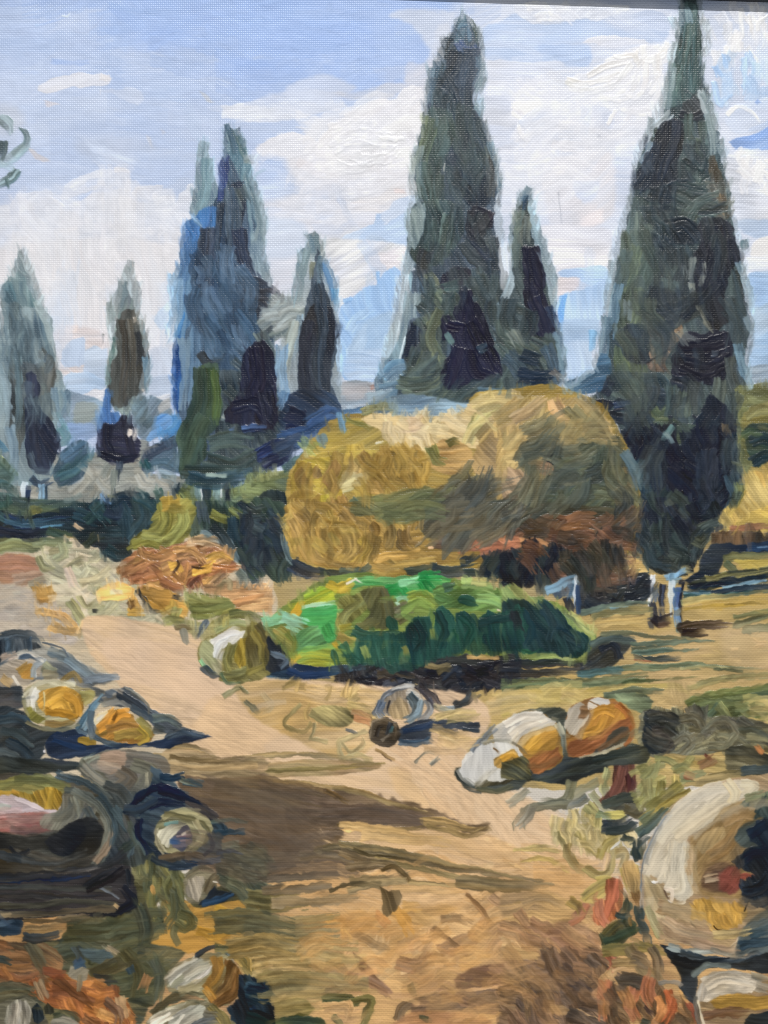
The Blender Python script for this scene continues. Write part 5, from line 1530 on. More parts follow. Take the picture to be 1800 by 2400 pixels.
s 80 #1f8a3c 870,510 920,500 950,540 h1.1 v.1
s 90 #1f8038 1080,440 1120,500 h1.1 v.1
s 60 #238c40 1060,420 1180,420 h1.1 v.1
s 40 #7cc08c 940,460 1040,440 h1.1 v.1
s 40 #9ad6a8 920,570 980,560 1000,590 h1.1 v.12
s 26 #b7dfc0 910,590 930,600 h1.2
s 14 #e8dccc 655,445 690,475 h1.6 v.04
s 12 #e8dccc 600,470 660,445 h1.6 v.04
s 70 #8a9c3c 1000,560 1080,540 1150,580 h1 v.16
s 60 #6f8c44 960,640 1050,590 1120,600 h1 v.16
p #6f9a50 -20 1150,500 1240,460 1330,480 1400,470 1560,500 1640,580 1600,640 1440,640 1300,620 1180,600 f3 h.9 v.18 m#84a054
s 70 #7da05a 1440,560 1540,580 1640,640 h1 v.18
s 60 #8aa45c 1340,460 1450,470 1540,500 h1 v.18
s 50 #a6a060 1400,450 1480,460 h1 v.16
s 60 #557a40 1180,540 1260,560 h1 v.16
s 50 #3b5644 1230,490 1270,480 h1 v.14
s 60 #6a8a48 1160,640 1140,760 h1 v.16
s 90 #1f4642 1300,560 1360,570 1430,600 h1.2 v.12 t2
p #24483e 80 840,690 870,670 920,700 920,760 870,770 840,740 f1.5 h1.2 v.12
p #234840 85 980,730 1020,680 1070,680 1130,680 1130,760 1110,860 1040,900 960,820 f2 h1.2 v.1 m#1f4440
p #234a42 80 1170,620 1210,600 1270,660 1290,740 1250,800 1200,820 1160,760 f2 h1.2 v.12
p #234640 60 1290,650 1340,630 1420,720 1430,800 1370,860 1300,920 1200,940 1100,990 960,1010 860,1030 840,1000 920,960 920,860 1080,860 1130,820 1250,840 1290,780 f2 h1.2 v.1 m#1f3f40
s 70 #2b5046 650,770 740,800 900,800 1000,840 1060,860 h1.3 v.16
s 60 #2f5a44 570,860 600,920 h1.2 v.14
s 60 #2b5240 500,890 520,960 h1.2 v.14 t3
s 70 #2c5642 690,860 650,980 h1.2 v.14
s 70 #2a4f40 780,840 770,940 h1.2 v.16 d.2
s 80 #244a40 900,870 890,990 h1.2 v.12
s 60 #3c6448 830,900 840,960 h1.1 d.3 v.16
s 60 #86a84c 950,940 980,950 h1 v.16
s 50 #b8a050 950,960 980,980 h1 v.14
p #22423f 75 1440,680 1500,640 1560,660 1620,620 1760,560 1760,900 1600,910 1500,880 1440,800 f2.5 h1.2 v.1 m#264c46
s 60 #3c6c4c 1400,760 1450,840 h1 v.16
s 70 #25463e 1640,600 1700,640 h1.2 v.12
s 40 #4e7050 1460,700 1480,780 d.3 h1
s 14 #e4c8b0 1560,632 1585,640 h1.2
@T 2 2
p #7f8c50 60 -60,500 50,490 130,540 200,530 260,600 320,620 420,700 520,740 550,800 510,900 440,960 330,960 200,930 -60,930 f3 h.9 v.18 m#6a7c48
s 60 #8f9454 0,480 60,530 130,600 h1 v.22
s 50 #9a9c5c 380,660 460,730 530,780 h1 v.22
p #1f3a3a 70 -60,590 60,580 140,640 170,560 230,560 270,620 330,660 390,760 470,780 500,840 480,900 420,940 330,950 260,920 120,910 0,900 -60,900 f2 h1.2 v.1 j2 m#22423a
s 70 #21403a 100,620 200,680 300,760 h1.2 v.12
s 60 #1e3838 60,740 160,740 280,840 h1.2 v.1
s 60 #2c5a3c 50,880 120,900 160,870 h1.2 v.12
s 40 #8a9a58 100,940 200,930 290,940 h1 v.18
s 50 #9aa264 320,960 400,970 h1 v.16
; ---------- dark shadow below green bush
@T 1 2
@P shr
p #27262c 5 600,1000 760,980 960,1010 1080,980 1200,940 1400,930 1500,940 1700,930 1700,1120 1500,1150 1380,1170 1280,1260 1200,1260 1140,1180 1060,1110 960,1120 800,1180 720,1190 700,1120 640,1150 520,1080 520,1040 f3 h1.2 v.14 j3 m#2f3032
c 40 60 140 -10 35 #232229/#2d2c30/#38363a/#4c4438/#282c34 620,1010 1060,1020 1659,960 1659,1100 1280,1200 1100,1120 760,1140 a.9 h1.5 v.18
s 40 #8c7c54 1100,990 1180,1010 1260,1000 h1 v.18
s 50 #6a6044 1180,1040 1270,1010 h1 v.18
s 30 #b08c54 1380,940 1480,935 1560,940 h1.2 v.14
s 30 #292e3a 415,1190 480,1150 550,1140 h2 v.1
s 30 #313a44 450,1270 520,1230 590,1200 h1.8 v.12
s 30 #2c323c 590,1200 640,1160 680,1130 h1.8 v.12
s 30 #2c3036 550,1060 560,1120 600,1190 h1.6 v.1
s 50 #353538 530,1060 620,1060 720,1020 h1.5 v.16
s 60 #3c3a3c 740,1190 740,1120 h1.3 v.16
s 60 #45444a 800,1180 860,1120 940,1100 h1.2 v.14
@T 1 2
@P shw
p #22304a 0 40,1000 200,1010 260,985 420,1000 600,990 640,1030 460,1060 250,1100 100,1110 0,1110 -60,1060 f3 h1 v.14 m#2b4258
s 60 #27395a 200,1040 300,1060 460,1040 h1.2 v.12
s 40 #4a6a7c -30,1080 80,1090 180,1100 h.9 v.16
s 40 #3a4a54 500,1010 600,1010 700,1000 h1 v.16
@T 2 2
@P grn
p #263a40 60 -60,600 60,560 140,590 200,560 270,600 320,650 360,740 440,780 480,830 470,880 400,900 330,940 260,900 120,890 0,880 -60,880 f3 h1.1 v.12 m#2a4242 j3
s 60 #22383c 60,640 120,760 100,850 h1.1 v.12
s 60 #2a4048 200,600 260,720 250,820 h1.1 v.12
s 50 #25383e 330,780 400,830 440,850 h1.1 v.12
s 26 #75855a 330,640 400,700 460,760 h1 v.2
@T 2 1
@P gld
p #5f5c46 60 560,1060 620,1110 700,1230 750,1330 770,1480 780,1659 700,1700 640,1500 640,1300 580,1160 f7 h.9 v.18 m#6b5f45 a.9
c 16 60 130 65 25 #565844/#6a6248/#4a5048/#75684a 600,1100 700,1230 780,1420 780,1659 680,1659 640,1300 a.85 h1 v.2
s 60 #4c6068 730,1280 790,1380 820,1500 h1 v.16
s 40 #8a7c54 520,1010 600,1090 660,1180 h1 v.24
@T 2 2
c 16 70 120 -60 30 #5c4a38/#4c463c/#3d3f3c/#6a5040 640,-40 780,-40 780,120 700,240 620,260 600,120 a.9 h1 v.2
@T 2 1
@P gld
c 14 80 140 -20 40 #a08a5a/#8b7a52/#7d7450 230,1150 520,1050 620,1180 500,1180 300,1240 a.6 h.9 v.16
; ================= meadow right, path =================
@P mdw
@T 2 2
p #c3a362 0 560,400 700,350 790,290 880,360 900,380 700,440 560,430 f3 h.6 v.1
p #bfa150 0 1330,140 1450,60 1560,0 1720,-60 1720,100 1500,110 1400,140 f4 h.6 v.1
s 50 #8a5c48 1420,110 1540,95 1700,88 h1.2 v.14
p #4b4036 0 1290,150 1400,130 1720,130 1720,190 1500,210 1300,210 f3 h1 v.2 m#5a4a38
c 20 40 70 80 20 #5f4c3a/#3f382f/#6a543e 1330,150 1700,150 1700,190 1330,200 a.9 h1.1 v.2
p #242d3c 0 1230,290 1290,220 1500,210 1720,170 1720,250 1500,270 1390,280 1320,400 1150,470 1100,440 1190,380 f3 h1 v.14 m#2a323a
s 60 #2c4260 1540,220 1720,210 h1.1 v.12
s 10 #5f84a8 1600,220 1700,215 h1
s 60 #6c6e48 1380,300 1500,285 1700,280 h1 v.2
p #b5a050 0 1440,310 1560,300 1720,300 1720,360 1480,360 f3 h.8 v.12
s 60 #4a523c 1400,330 1440,370 h1 v.2
p #3a4038 0 1130,470 1260,400 1400,380 1720,350 1720,420 1500,440 1300,500 1130,540 f3 h1 v.2 m#4c5240
s 50 #7f7a4c 1260,430 1450,400 1659,370 h.9 v.24 d.3
s 50 #1f2a38 1150,490 1300,460 1500,440 1720,430 h1.1 v.14
s 40 #2c4c60 1120,530 1350,510 1560,480 1720,470 h1.1 v.2 m#4c7080
s 24 #6f94a8 1370,490 1500,465 1640,440 h1.1 v.16
s 40 #3a5858 1120,560 1300,545 1500,520 1720,500 h1.1 v.18
s 30 #232c36 1300,520 1500,490 1720,480 h1.1 v.18
s 40 #7f845a 1110,600 1250,560 1450,550 h1 v.2 a.9
p #292b30 -5 440,460 660,440 820,390 900,400 900,560 860,600 760,590 640,610 520,660 440,640 f3 h1.3 v.14 m#2f353a
c 16 60 120 -10 40 #26282e/#30343a/#3a3c3a 480,480 880,420 880,570 500,620 a.9 h1.6 v.14
s 20 #4c7490 650,435 720,428 780,430 h1.1
s 40 #6c7054 560,430 700,400 830,380 h1 v.22
s 50 #3b463f 480,500 620,450 700,440 h1.1 v.18
s 40 #5c6c60 460,650 620,620 780,600 890,610 h1.1 v.2
s 20 #7fa0a8 640,636 750,628 h1
s 50 #74704c 540,690 660,660 800,640 900,650 h1.1 v.26
s 10 #3a342c 590,700 700,690 860,665 h1.4
s 60 #b89a5c 540,730 700,710 880,690 h.8 v.14
@P shw
s 70 #33291f 1100,760 1200,740 1300,735 1420,735 t1 h1.3 v.14 m#4a3c34
s 50 #2b231e 1110,785 1180,790 1250,785 h1.3 v.12
s 60 #2a2426 920,700 950,720 1030,700 h1.2 v.12
s 30 #5f4c40 950,730 1020,730 h1 v.12
s 40 #4c5440 1430,740 1560,700 1720,650 h1.2 v.24 m#5f6448
s 50 #566048 1500,770 1600,750 1720,740 h1 v.24
s 34 #6a6a44 1440,690 1580,660 1720,645 h1 v.22
s 20 #a2822c 1120,640 1300,610 1500,600 a.6 h.7
s 16 #7c683c 1380,600 1560,590 1640,600 h1 v.2
s 60 #b58f2e 1250,610 1500,580 1700,570 a.35 h.5
s 50 #bda05c 1120,590 1300,560 1500,545 a.8 h.8 v.16
p #3b4247 -15 460,980 500,900 560,830 700,800 800,830 760,880 700,960 640,1010 520,1020 f4 h1.1 v.18 m#464c4a
s 60 #45504c 520,860 640,820 790,830 h1.1 v.24
s 50 #2c2e34 580,900 640,870 680,900 690,950 h1.5 v.14
s 50 #33393c 460,1000 540,960 600,920 h1.4 v.18
s 34 #6b6c50 590,800 760,790 900,800 1100,820 1250,840 1350,850 t1 h1.1 v.24
s 40 #5f6c58 780,860 950,840 1150,840 1300,850 t1 h1.1 v.22
s 50 #4f6054 780,900 900,880 1020,870 h1.1 v.22
s 34 #56685a 800,920 1000,890 1200,900 t1 h1 v.2
s 34 #2e3636 790,950 950,945 1090,940 h1.5 v.12
s 8 #8a4a38 790,965 900,965 h1
s 40 #5d6c54 440,1050 700,1020 1000,1000 1200,1010 h1.1 v.22
s 50 #45605f 440,1040 600,1030 700,1040 h1.1 v.18
s 30 #6a7658 900,1000 1150,990 1350,1010 1659,1010 t1 h1 v.22
s 14 #8c8458 1100,1015 1300,1010 1560,1030 h1 v.2
s 50 #57644c -60,1110 200,1110 500,1090 700,1090 880,1060 h1.1 v.22
s 50 #66704c 0,1140 300,1120 600,1120 860,1090 t1 h1.1 v.22
s 26 #56603c 720,1120 1000,1080 1200,1070 t1 h1 v.2
s 40 #868054 1150,1140 1400,1080 1700,1050 h1 v.26 a.9
s 30 #8f885c 1200,1110 1450,1060 1659,1040 h1 v.26 a.9
s 60 #2c2e34 -60,1050 200,1050 440,1020 h1.3 v.14
s 50 #23252c -60,1000 100,990 300,980 500,960 h1.3 v.14
s 40 #5d6b4c -60,1160 100,1150 300,1140 h1 v.22
s 16 #4a4c34 1300,1022 1400,1026 1480,1030 d.3 h1
@P mdw
p #bba560 -3 -60,1180 300,1150 560,1130 860,1120 1100,1110 1180,1300 900,1290 700,1230 580,1200 400,1240 300,1290 100,1270 0,1300 -60,1340 f5 h.5 v.1 m#b39d58
c 12 70 260 -4 8 #bfa968/#b29b58/#c2a876 -40,1190 500,1150 560,1180 300,1260 0,1260 a.6 h.6 v.12
p #bf9f70 0 880,1160 1100,1150 1200,1250 1200,1320 1000,1290 900,1260 f12 a.7 h.5
p #b19666 80 1020,1090 1140,1100 1150,1280 1060,1290 f14 a.5 h.4
p #c7ab82 0 1360,760 1659,740 1800,900 1659,1000 1400,980 f30 a.5 h.4
s 40 #4d5a4c 610,1190 760,1170 880,1165 980,1165 h1 v.2
p #565e48 10 590,1200 700,1180 850,1180 920,1230 900,1290 860,1320 780,1280 700,1230 f4 h.9 v.22 m#5f6a50
@P grs
p #4f5836 -8 1150,1240 1260,1200 1450,1170 1600,1130 1760,1100 1760,1380 1500,1360 1380,1380 1280,1370 1220,1280 f3 h1 v.2 j3 m#5c6440
s 50 #5f6a3e 1140,1240 1300,1190 1500,1160 1659,1120 h1.1 v.24
s 50 #6c7244 1180,1260 1330,1230 1480,1240 1640,1200 h1.1 v.24
s 60 #4e5a44 1250,1340 1300,1300 1330,1260 h1.1 v.22
s 60 #7c7c4c 1340,1260 1400,1340 1440,1370 h1.1 v.24
s 70 #7e7c4e 1480,1250 1540,1320 1620,1330 h1 v.24
s 60 #46523c 1560,1200 1700,1180 h1.1 v.2
s 60 #55603c 1600,1340 1720,1330 h1.1 v.2
s 50 #b39a5c 1400,1380 1600,1370 1700,1360 h1 v.16
s 50 #c29c68 1500,1390 1659,1385 h1 v.18
c 12 50 120 -15 30 #b7a266/#8a8450/#6a7048 1480,1240 1700,1220 1700,1340 1500,1340 a.8 h1 v.2
; ---------- path
@F
@P pth
p #d8b793 15 180,1330 300,1340 440,1380 560,1460 700,1470 820,1480 1010,1500 1060,1560 1000,1640 1060,1700 1180,1760 1280,1880 1340,1960 1300,2000 1100,1960 860,1900 560,1960 440,1960 380,1700 400,1600 330,1560 240,1460 190,1400 f8 h.3 v.05 m#d2b088
p #ddbb98 20 230,1380 400,1400 600,1480 640,1560 500,1560 380,1500 260,1460 f14 a.8 h.2 v.04
p #d7b286 20 480,1500 640,1560 700,1620 620,1640 400,1620 430,1560 f14 a.8 h.2 v.04
p #dab994 10 580,1600 820,1560 1000,1640 1020,1700 800,1680 620,1650 f12 a.8 h.2 v.04
p #d6af7c 20 840,1660 1010,1700 1160,1760 1280,1870 1180,1890 960,1820 f12 a.7 h.2 v.05
p #e2c3a0 40 900,1600 960,1640 1100,1740 1250,1860 1240,1900 1100,1800 960,1700 f8 a.7 h.25 v.05
c 16 80 300 38 6 #d9b790/#d2a97c/#ddbc95 940,1660 1160,1780 1260,1880 1180,1860 a.5 h.4 v.06
p #cfa36a 5 700,1790 1000,1790 1150,1850 1160,1880 1000,1850 800,1830 f10 a.6 h.3 v.07
p #bf9a5a 0 520,1470 700,1480 840,1500 820,1600 740,1640 620,1590 540,1540 f10 a.8 h.5 v.1 m#c4a470
@T 1 2
c 18 40 110 -40 50 #b0945a/#a58c54/#c0a068/#9b8550 160,1110 560,1080 780,1180 720,1340 400,1380 220,1240 a.7 h1 v.18
s 30 #a2906c 40,1180 100,1260 40,1300 h.7 a.7 v.14
s 40 #b59e7c -20,1280 80,1240 180,1230 h.6 a.7
p #85794a 30 370,1290 450,1250 560,1260 650,1320 640,1370 560,1400 480,1400 400,1370 350,1330 f3 h1 v.2 m#958756
s 26 #82764e 290,1260 200,1340 180,1380 250,1420 320,1430 360,1380 h1.2 v.22
s 20 #8a7c54 380,1380 370,1440 350,1480 420,1490 460,1500 h1.2 v.2
s 30 #9a8c64 560,1620 540,1500 600,1470 720,1420 h1.1 v.22
s 26 #9a8c64 560,1500 620,1560 700,1500 690,1470 h1 v.22
s 30 #a39468 560,1600 680,1570 720,1620 h1 v.22
s 40 #a2916c 620,1600 640,1620 700,1640 h1 v.2
s 50 #c79560 640,1300 740,1340 760,1400 h.8 v.18
s 40 #b0784c 660,1340 740,1360 h.8 v.2
s 20 #5a5a58 590,1420 660,1440 h1
s 16 #7c7a6c 1040,1620 1100,1560 1150,1570 h1 v.18
s 22 #7c7a6c 1130,1640 1180,1600 h1 v.18
s 14 #5f4c3c 820,1570 880,1610 h1
s 26 #9a7a4c 780,1540 850,1580 900,1600 h.8 v.2
@T 0 2
s 34 #6e6044 1140,760 1200,755 1260,760 h1 v.18
s 46 #6f6a5a 1190,790 1210,860 h1 v.18 t1
s 50 #5f6870 1340,710 1290,790 1260,840 h1 v.2 t1 m#6e6848
s 30 #6c6a4c 1460,1190 1520,1150 1570,1130 h1.1 v.2
s 26 #6c6a4c 1570,1130 1610,1170 h1.1 v.2
s 40 #7d7a60 1600,1220 1640,1260 1680,1310 h1 v.2
s 50 #a69c74 900,1180 930,1200 a0
; shadows in the path
@P shw
@F
p #a58458 2 330,1630 480,1650 700,1640 820,1650 780,1670 600,1680 400,1680 f4 h.8 v.14 m#8f7c54 a.9
s 10 #7d6c3c 380,1655 600,1665 830,1650 h1 v.2
s 14 #a08a5c 500,1640 620,1630 800,1640 h1 v.2
p #67543f 3 380,1690 450,1670 580,1685 700,1700 830,1720 950,1750 1000,1775 1060,1785 1040,1800 960,1790 880,1790 760,1790 740,1830 830,1840 900,1860 860,1900 700,1910 560,1935 480,1900 430,1830 400,1760 f9 h.8 v.08 j5 m#7a644c
@T 1 3
p #6a5846 0 -60,60 60,60 200,130 400,160 600,220 820,240 1000,290 1080,330 1070,390 940,380 760,370 600,340 480,380 330,400 340,470 370,540 220,560 600,610 760,650 780,690 640,760 400,790 200,850 0,860 -60,860 f9 h.6 v.07 j5 m#7a6650
s 100 #655447 150,250 400,270 700,290 1040,330 h.8 v.07
s 80 #675648 100,180 300,180 500,210 h.8 v.08
s 26 #8f7548 120,80 400,110 700,160 950,240 1150,300 h1.2 v.24
s 30 #a38a58 500,130 800,200 1100,290 h1 v.2 a.8
s 60 #a88a56 1080,340 1250,360 1400,400 1520,390 t1 h1.2 v.26 m#94794a
s 40 #8f784c 1100,380 1250,410 1400,440 1520,390 h1.2 v.24
s 30 #6c5434 460,150 540,190 600,220 h1.2 v.2
s 26 #6b5a3a 540,370 700,380 850,410 1000,400 1080,380 h1.2 v.2
s 50 #c09a60 560,370 760,390 1000,440 1200,460 h.9 v.14
s 60 #c59e64 700,430 1000,470 1250,500 h.7 v.1
s 50 #a88a62 420,420 460,470 540,500 h.9 v.18
s 40 #6d5c3c 400,530 560,500 800,540 1000,590 1200,640 1400,660 1659,700 h1.2 v.24
s 40 #7c6840 560,480 760,510 1000,560 1250,630 1450,650 1720,730 h1.2 v.24
s 30 #51442c 640,510 760,560 900,580 1050,600 h1.2 v.2
s 50 #8f7848 780,600 1000,640 1300,700 1600,740 h1.2 v.24
s 40 #a58a5c 1000,740 1300,750 1600,770 1720,770 h1.1 v.24
s 60 #7a6544 560,540 660,570 800,620 h1.1 v.22
s 50 #6f5a3c 700,640 800,620 900,640 h1.2 v.28
s 60 #7b6746 720,720 840,730 980,700 h1.2 v.28
s 26 #59492f 820,660 900,640 1000,720 h1.2 v.2
s 50 #8e7850 740,760 860,740 960,730 h1.1 v.24
s 40 #5d5038 480,790 640,740 800,760 h1 v.2
s 60 #5e5647 60,860 300,830 560,780 h1 v.16
p #6a583c 60 800,770 850,800 930,790 940,870 850,960 810,950 820,880 f2.5 h1.1 v.18
s 60 #a98058 0,880 300,870 600,860 820,840 h.8 v.16
s 70 #8a6c48 100,940 400,900 700,880 h.8 v.16
s 90 #8a7156 -60,900 200,900 500,870 800,860 h.8 v.16
s 80 #a08258 100,970 400,950 700,920 h.8 v.18
s 70 #7c6852 -40,930 150,940 300,930 h.8 v.16
s 50 #6f5a44 300,880 560,850 760,800 h.9 v.2
s 60 #b58f5e 500,950 800,900 1000,870 1200,860 a.8 h.7 v.14
s 50 #6f655a 60,660 240,560 a.5 h.6
p #4a4e46 20 -60,540 60,560 160,640 200,720 160,840 0,860 -60,860 f10 a.8 h.8 v.12
s 60 #7c6c5c 90,280 150,330 170,420 a.6 h.7
@T 2 3
s 30 #7c6848 -60,690 60,690 160,720 260,745 t1 h1.2 v.24
s 30 #8f7850 -60,740 80,755 250,748 t1 h1.1 v.22
@T 0 3
@P shw
p #6f5c49 0 1310,60 1500,0 1720,60 1720,700 1600,560 1440,440 1400,330 1340,200 f6 h.6 v.07 m#6b5947
s 60 #7c6954 1400,340 1600,360 1720,350 a.6 h.7
s 60 #7b6650 1440,440 1600,470 h.8 a.8 v.16
s 40 #c79c68 1480,440 1540,470 h.8 v.14
@F
s 70 #69573f 470,1700 560,1710 660,1730 h.8 v.1
s 80 #685644 440,1760 560,1780 680,1790 h.8 v.1
s 80 #6a5846 450,1830 560,1840 700,1830 h.8 v.1
s 70 #655444 480,1880 600,1900 760,1890 h.8 v.1
s 60 #6c5b48 500,1930 620,1935 740,1925 h.8 v.14
s 40 #74624c 480,1960 600,1965 720,1955 a.8 h.8 v.16
s 50 #7a6850 520,1860 620,1862 720,1855 a.6 h.8 v.14
@T 0 2
p #a98b64 0 1060,1560 1240,1500 1400,1580 1700,1580 1700,1700 1300,1720 1050,1680 f4 h.7 v.16 m#8f7a58
s 40 #8c7650 1080,1520 1250,1520 1400,1570 h1 v.2
s 50 #7c6b4c 1100,1600 1300,1620 1659,1610 h1 v.22
s 50 #a58b62 1050,1640 1300,1659 1659,1650 h1 v.22
; ================= foreground ground =================
@F
@P fgd
p #b98c5c 0 440,2010 700,2000 900,1960 1150,1935 1320,1930 1760,1900 1760,2320 -100,2320 -100,1900 200,1900 f45 h.4 v.08 m#c4985f
c 30 60 180 2 14 #cfa674/#c49a66/#bf935e 560,1940 900,1890 1260,1880 1300,1940 900,1960 560,1970 a.7 h.5 v.12
@T 1 3
p #cf9f62 0 200,950 600,920 1000,900 1300,900 1400,1050 1200,1200 600,1250 200,1180 100,1060 f20 h.4 v.08 m#d4a870
s 90 #cd9550 330,1010 560,980 740,990 a.7 h.6 v.12
s 60 #cf9848 480,960 560,1020 580,1100 a.6 h.5 v.12
s 80 #c0822c 900,920 960,980 1000,1060 a.6 h.5 v.12
s 60 #c2924c 960,900 1050,900 a.7 h.5
s 60 #b0703c 780,950 840,1000 a.6 h.5
s 90 #c69c60 1050,960 1150,1000 a.6 h.5
s 60 #c8a068 900,780 1100,790 1300,800 a.7 h.6
c 26 70 170 -30 30 #cca26c/#b98c5c/#d3ab74/#ab8058/#d2ae7c 600,1000 1250,950 1650,850 1659,1300 900,1400 560,1250 a.6 h.9 v.16
s 60 #8f6f48 610,1050 720,1120 840,1180 h1 v.22 a.8
s 60 #8c6a44 1210,980 1300,970 1370,1010 h1 v.2 a.8
s 90 #8f6848 930,1260 1050,1280 1120,1220 h.9 v.16 a.8
s 90 #8a6546 1200,1180 1330,1120 1400,1100 h.9 v.2 a.7
s 40 #a5794c 1150,1040 1250,1120 1370,1200 h1 v.24
s 40 #a07850 1360,820 1450,900 1530,1020 h1 v.24
s 60 #b08860 1530,830 1620,900 1700,980 h1 v.22
s 60 #b58f66 1600,1000 1500,1060 1400,1040 a.8 h.9 v.2
p #9a855a 0 0,1000 200,990 320,1060 240,1130 60,1150 -60,1120 f12 a.8 h.7 v.12
p #6f6238 0 140,1190 300,1170 560,1200 590,1240 480,1290 260,1290 140,1260 f10 a.85 h.8 v.12 m#7a6a44
s 40 #5a5030 150,1160 220,1180 280,1220 h1.1 v.2
p #86714a 0 -60,1150 140,1160 150,1290 260,1300 360,1350 300,1440 100,1440 -60,1380 f12 a.85 h.8 v.14 m#7a6b42
s 60 #6e5c3c 60,1300 150,1340 240,1420 h1 v.2
s 50 #a08868 60,1320 30,1420 h1 v.22
s 60 #a0805c 370,1300 480,1320 600,1420 h1 v.22 a.8
p #7f5f48 45 620,1200 680,1240 760,1340 900,1450 880,1470 760,1420 680,1340 f4 h1 v.2 a.9
s 60 #87664c 600,1340 720,1390 850,1450 h1 v.24
s 50 #a57e58 440,1440 600,1420 a.8 h.9 v.16
p #4a5236 5 420,1470 470,1450 620,1470 640,1500 500,1515 430,1510 f4 h1 v.18
p #67602f 10 120,1490 220,1480 330,1500 385,1550 330,1600 180,1600 100,1550 f3 h1 v.16 m#706a34
p #3f4a34 0 60,1600 240,1600 420,1620 440,1720 60,1720 f4 h1 v.16 m#4c5434
s 60 #5c5a34 640,1520 740,1510 720,1600 690,1659 h1 v.2
s 50 #6a6440 510,1620 550,1659 h1 v.2
s 60 #b58f60 450,1560 600,1560 600,1640 a.8 h.8 v.18
s 40 #6c5c3c 1000,1400 1020,1470 h1 v.2 a.8
s 60 #6f5a42 930,1620 950,1560 1000,1520 1150,1490 h1.2 v.2
s 30 #4f4434 1060,1490 1200,1470 h1
p #755640 0 1280,1380 1400,1300 1550,1280 1700,1260 1700,1420 1480,1440 1300,1440 f8 h.8 v.12 m#6c4e40 a.9
p #7c604a -10 1000,1520 1200,1460 1450,1440 1720,1420 1720,1620 1500,1600 1200,1570 1000,1580 f6 h.8 v.12 m#705a46
s 70 #83634a 1200,1450 1400,1520 1600,1560 h.9 v.2 a.8
s 16 #c79c6c 1050,1480 1250,1455 1659,1420 h1 v.14
p #a8754c 0 1000,1580 1300,1580 1500,1620 1500,1720 900,1720 f10 a.8 h.6 v.12 m#b5825a
s 26 #4c4a34 1060,1610 1110,1620 h1
@T 2 3
p #a98556 0 -60,820 200,800 360,860 540,950 400,1000 0,990 -60,980 f10 h.5 v.12 m#bd965f
s 60 #b18e60 60,880 200,850 360,900 h.9 v.22 a.8
c 20 60 160 30 20 #a87f55/#9a704c/#cca26c -40,1000 300,1000 540,1080 540,1200 200,1180 0,1150 a.85 h1 v.22
p #9c7250 35 300,990 420,1000 560,1090 560,1200 520,1240 380,1200 250,1100 f12 h.8 v.16 m#8c6a4e a.8
s 80 #8c6247 120,1000 300,1080 450,1200 h1.1 v.26 a.6
s 80 #7e5c44 60,1090 200,1140 300,1230 h1.1 v.24 a.6
p #ad8a58 0 -60,1140 80,1180 400,1230 500,1200 560,1190 540,1250 380,1280 150,1260 -60,1230 f6 a.8 h.8 v.16
p #735b45 10 40,1260 250,1240 420,1250 520,1210 620,1300 640,1400 620,1659 400,1700 -60,1720 -60,1380 f5 h.9 v.14 m#6a5440
c 44 90 200 35 40 #765d48/#5c4a3a/#7a5c44/#8a6a4a/#54453a 0,1280 500,1240 620,1400 640,1640 200,1659 -40,1600 a.9 h1.1 v.2
s 90 #8a6b47 -40,1180 80,1330 200,1440 280,1560 h1.1 v.26 a.6
s 80 #7c6040 -60,1340 80,1430 130,1580 h1.1 v.24 a.6
s 90 #50423a 330,1300 400,1400 480,1450 h1 v.16
s 80 #5c4a3a 500,1240 600,1330 640,1450 h1.1 v.24
s 60 #cca26c 260,1560 400,1590 600,1659 h.9 v.16 a.8
s 40 #c29a64 590,1380 650,1300 650,1360 h.8
s 90 #4c3f34 380,1600 500,1640 620,1700 h1.1 v.16
s 50 #b8875c 540,1480 620,1380 h.9 v.2 a.8
@P fgw
; greens/yellow strokes field mid-right (boundary of path)
c 40 50 130 75 25 #a5935a/#b09c66/#94834c/#bca874 230,330 560,270 800,420 700,560 480,480 300,480 a.9 h1.1 v.24
s 44 #a89358 20,530 200,520 300,530 h1.1 v.24 t3
s 44 #ac9456 60,600 200,580 350,650 h1.1 v.24 t3
s 60 #9a8450 350,500 360,560 420,640 470,670 h1.1 v.24
s 60 #b09c68 560,560 500,500 430,490 h1 v.24
s 60 #9d8a52 480,640 560,690 630,660 650,560 690,500 h1.2 v.24
s 60 #8f7e44 570,570 600,500 680,460 h1.2 v.2
s 60 #a3904f 560,730 640,730 520,840 470,830 h1.2 v.26
s 60 #9a884c 460,830 560,760 620,730 h1.2 v.26
s 60 #b09a66 680,560 740,560 700,680 h1 v.22
s 70 #a48c4c 740,650 760,740 790,800 h1 v.22
s 60 #b49a58 800,640 810,720 h1 v.2
s 50 #d0ad84 620,560 600,640 h.6 a.9
s 26 #e8e4dc 640,530 690,490 715,450 t2 h1.8 v.06
s 44 #2e3836 720,450 780,470 760,480 h1.3 v.16
p #a6603f 75 610,720 700,710 720,840 680,960 600,1030 530,1030 520,960 540,860 600,850 f2.5 h1 v.2 m#b5754c
s 70 #a35a42 660,730 640,860 600,980 h1.3 v.28
s 60 #b06c4c 560,860 570,960 600,1010 h1.3 v.28
s 80 #9a6248 460,890 430,950 390,980 h1.1 v.26
s 60 #8c7440 370,860 420,890 440,930 h1 v.22
s 50 #a05a44 600,1200 650,1250 640,1300 h1 v.26
s 40 #b56048 660,1150 690,1180 a.0
s 40 #c8a06c 470,980 540,1050 h.7 a.9
; dark green sprig beside big boulder
p #4c4a34 50 560,1090 640,1020 700,980 760,960 800,1000 800,1080 720,1140 600,1190 570,1150 f2.5 h1.2 v.2 m#3f4430
s 70 #3c463c 740,840 740,900 720,950 h1.4 v.14 t3
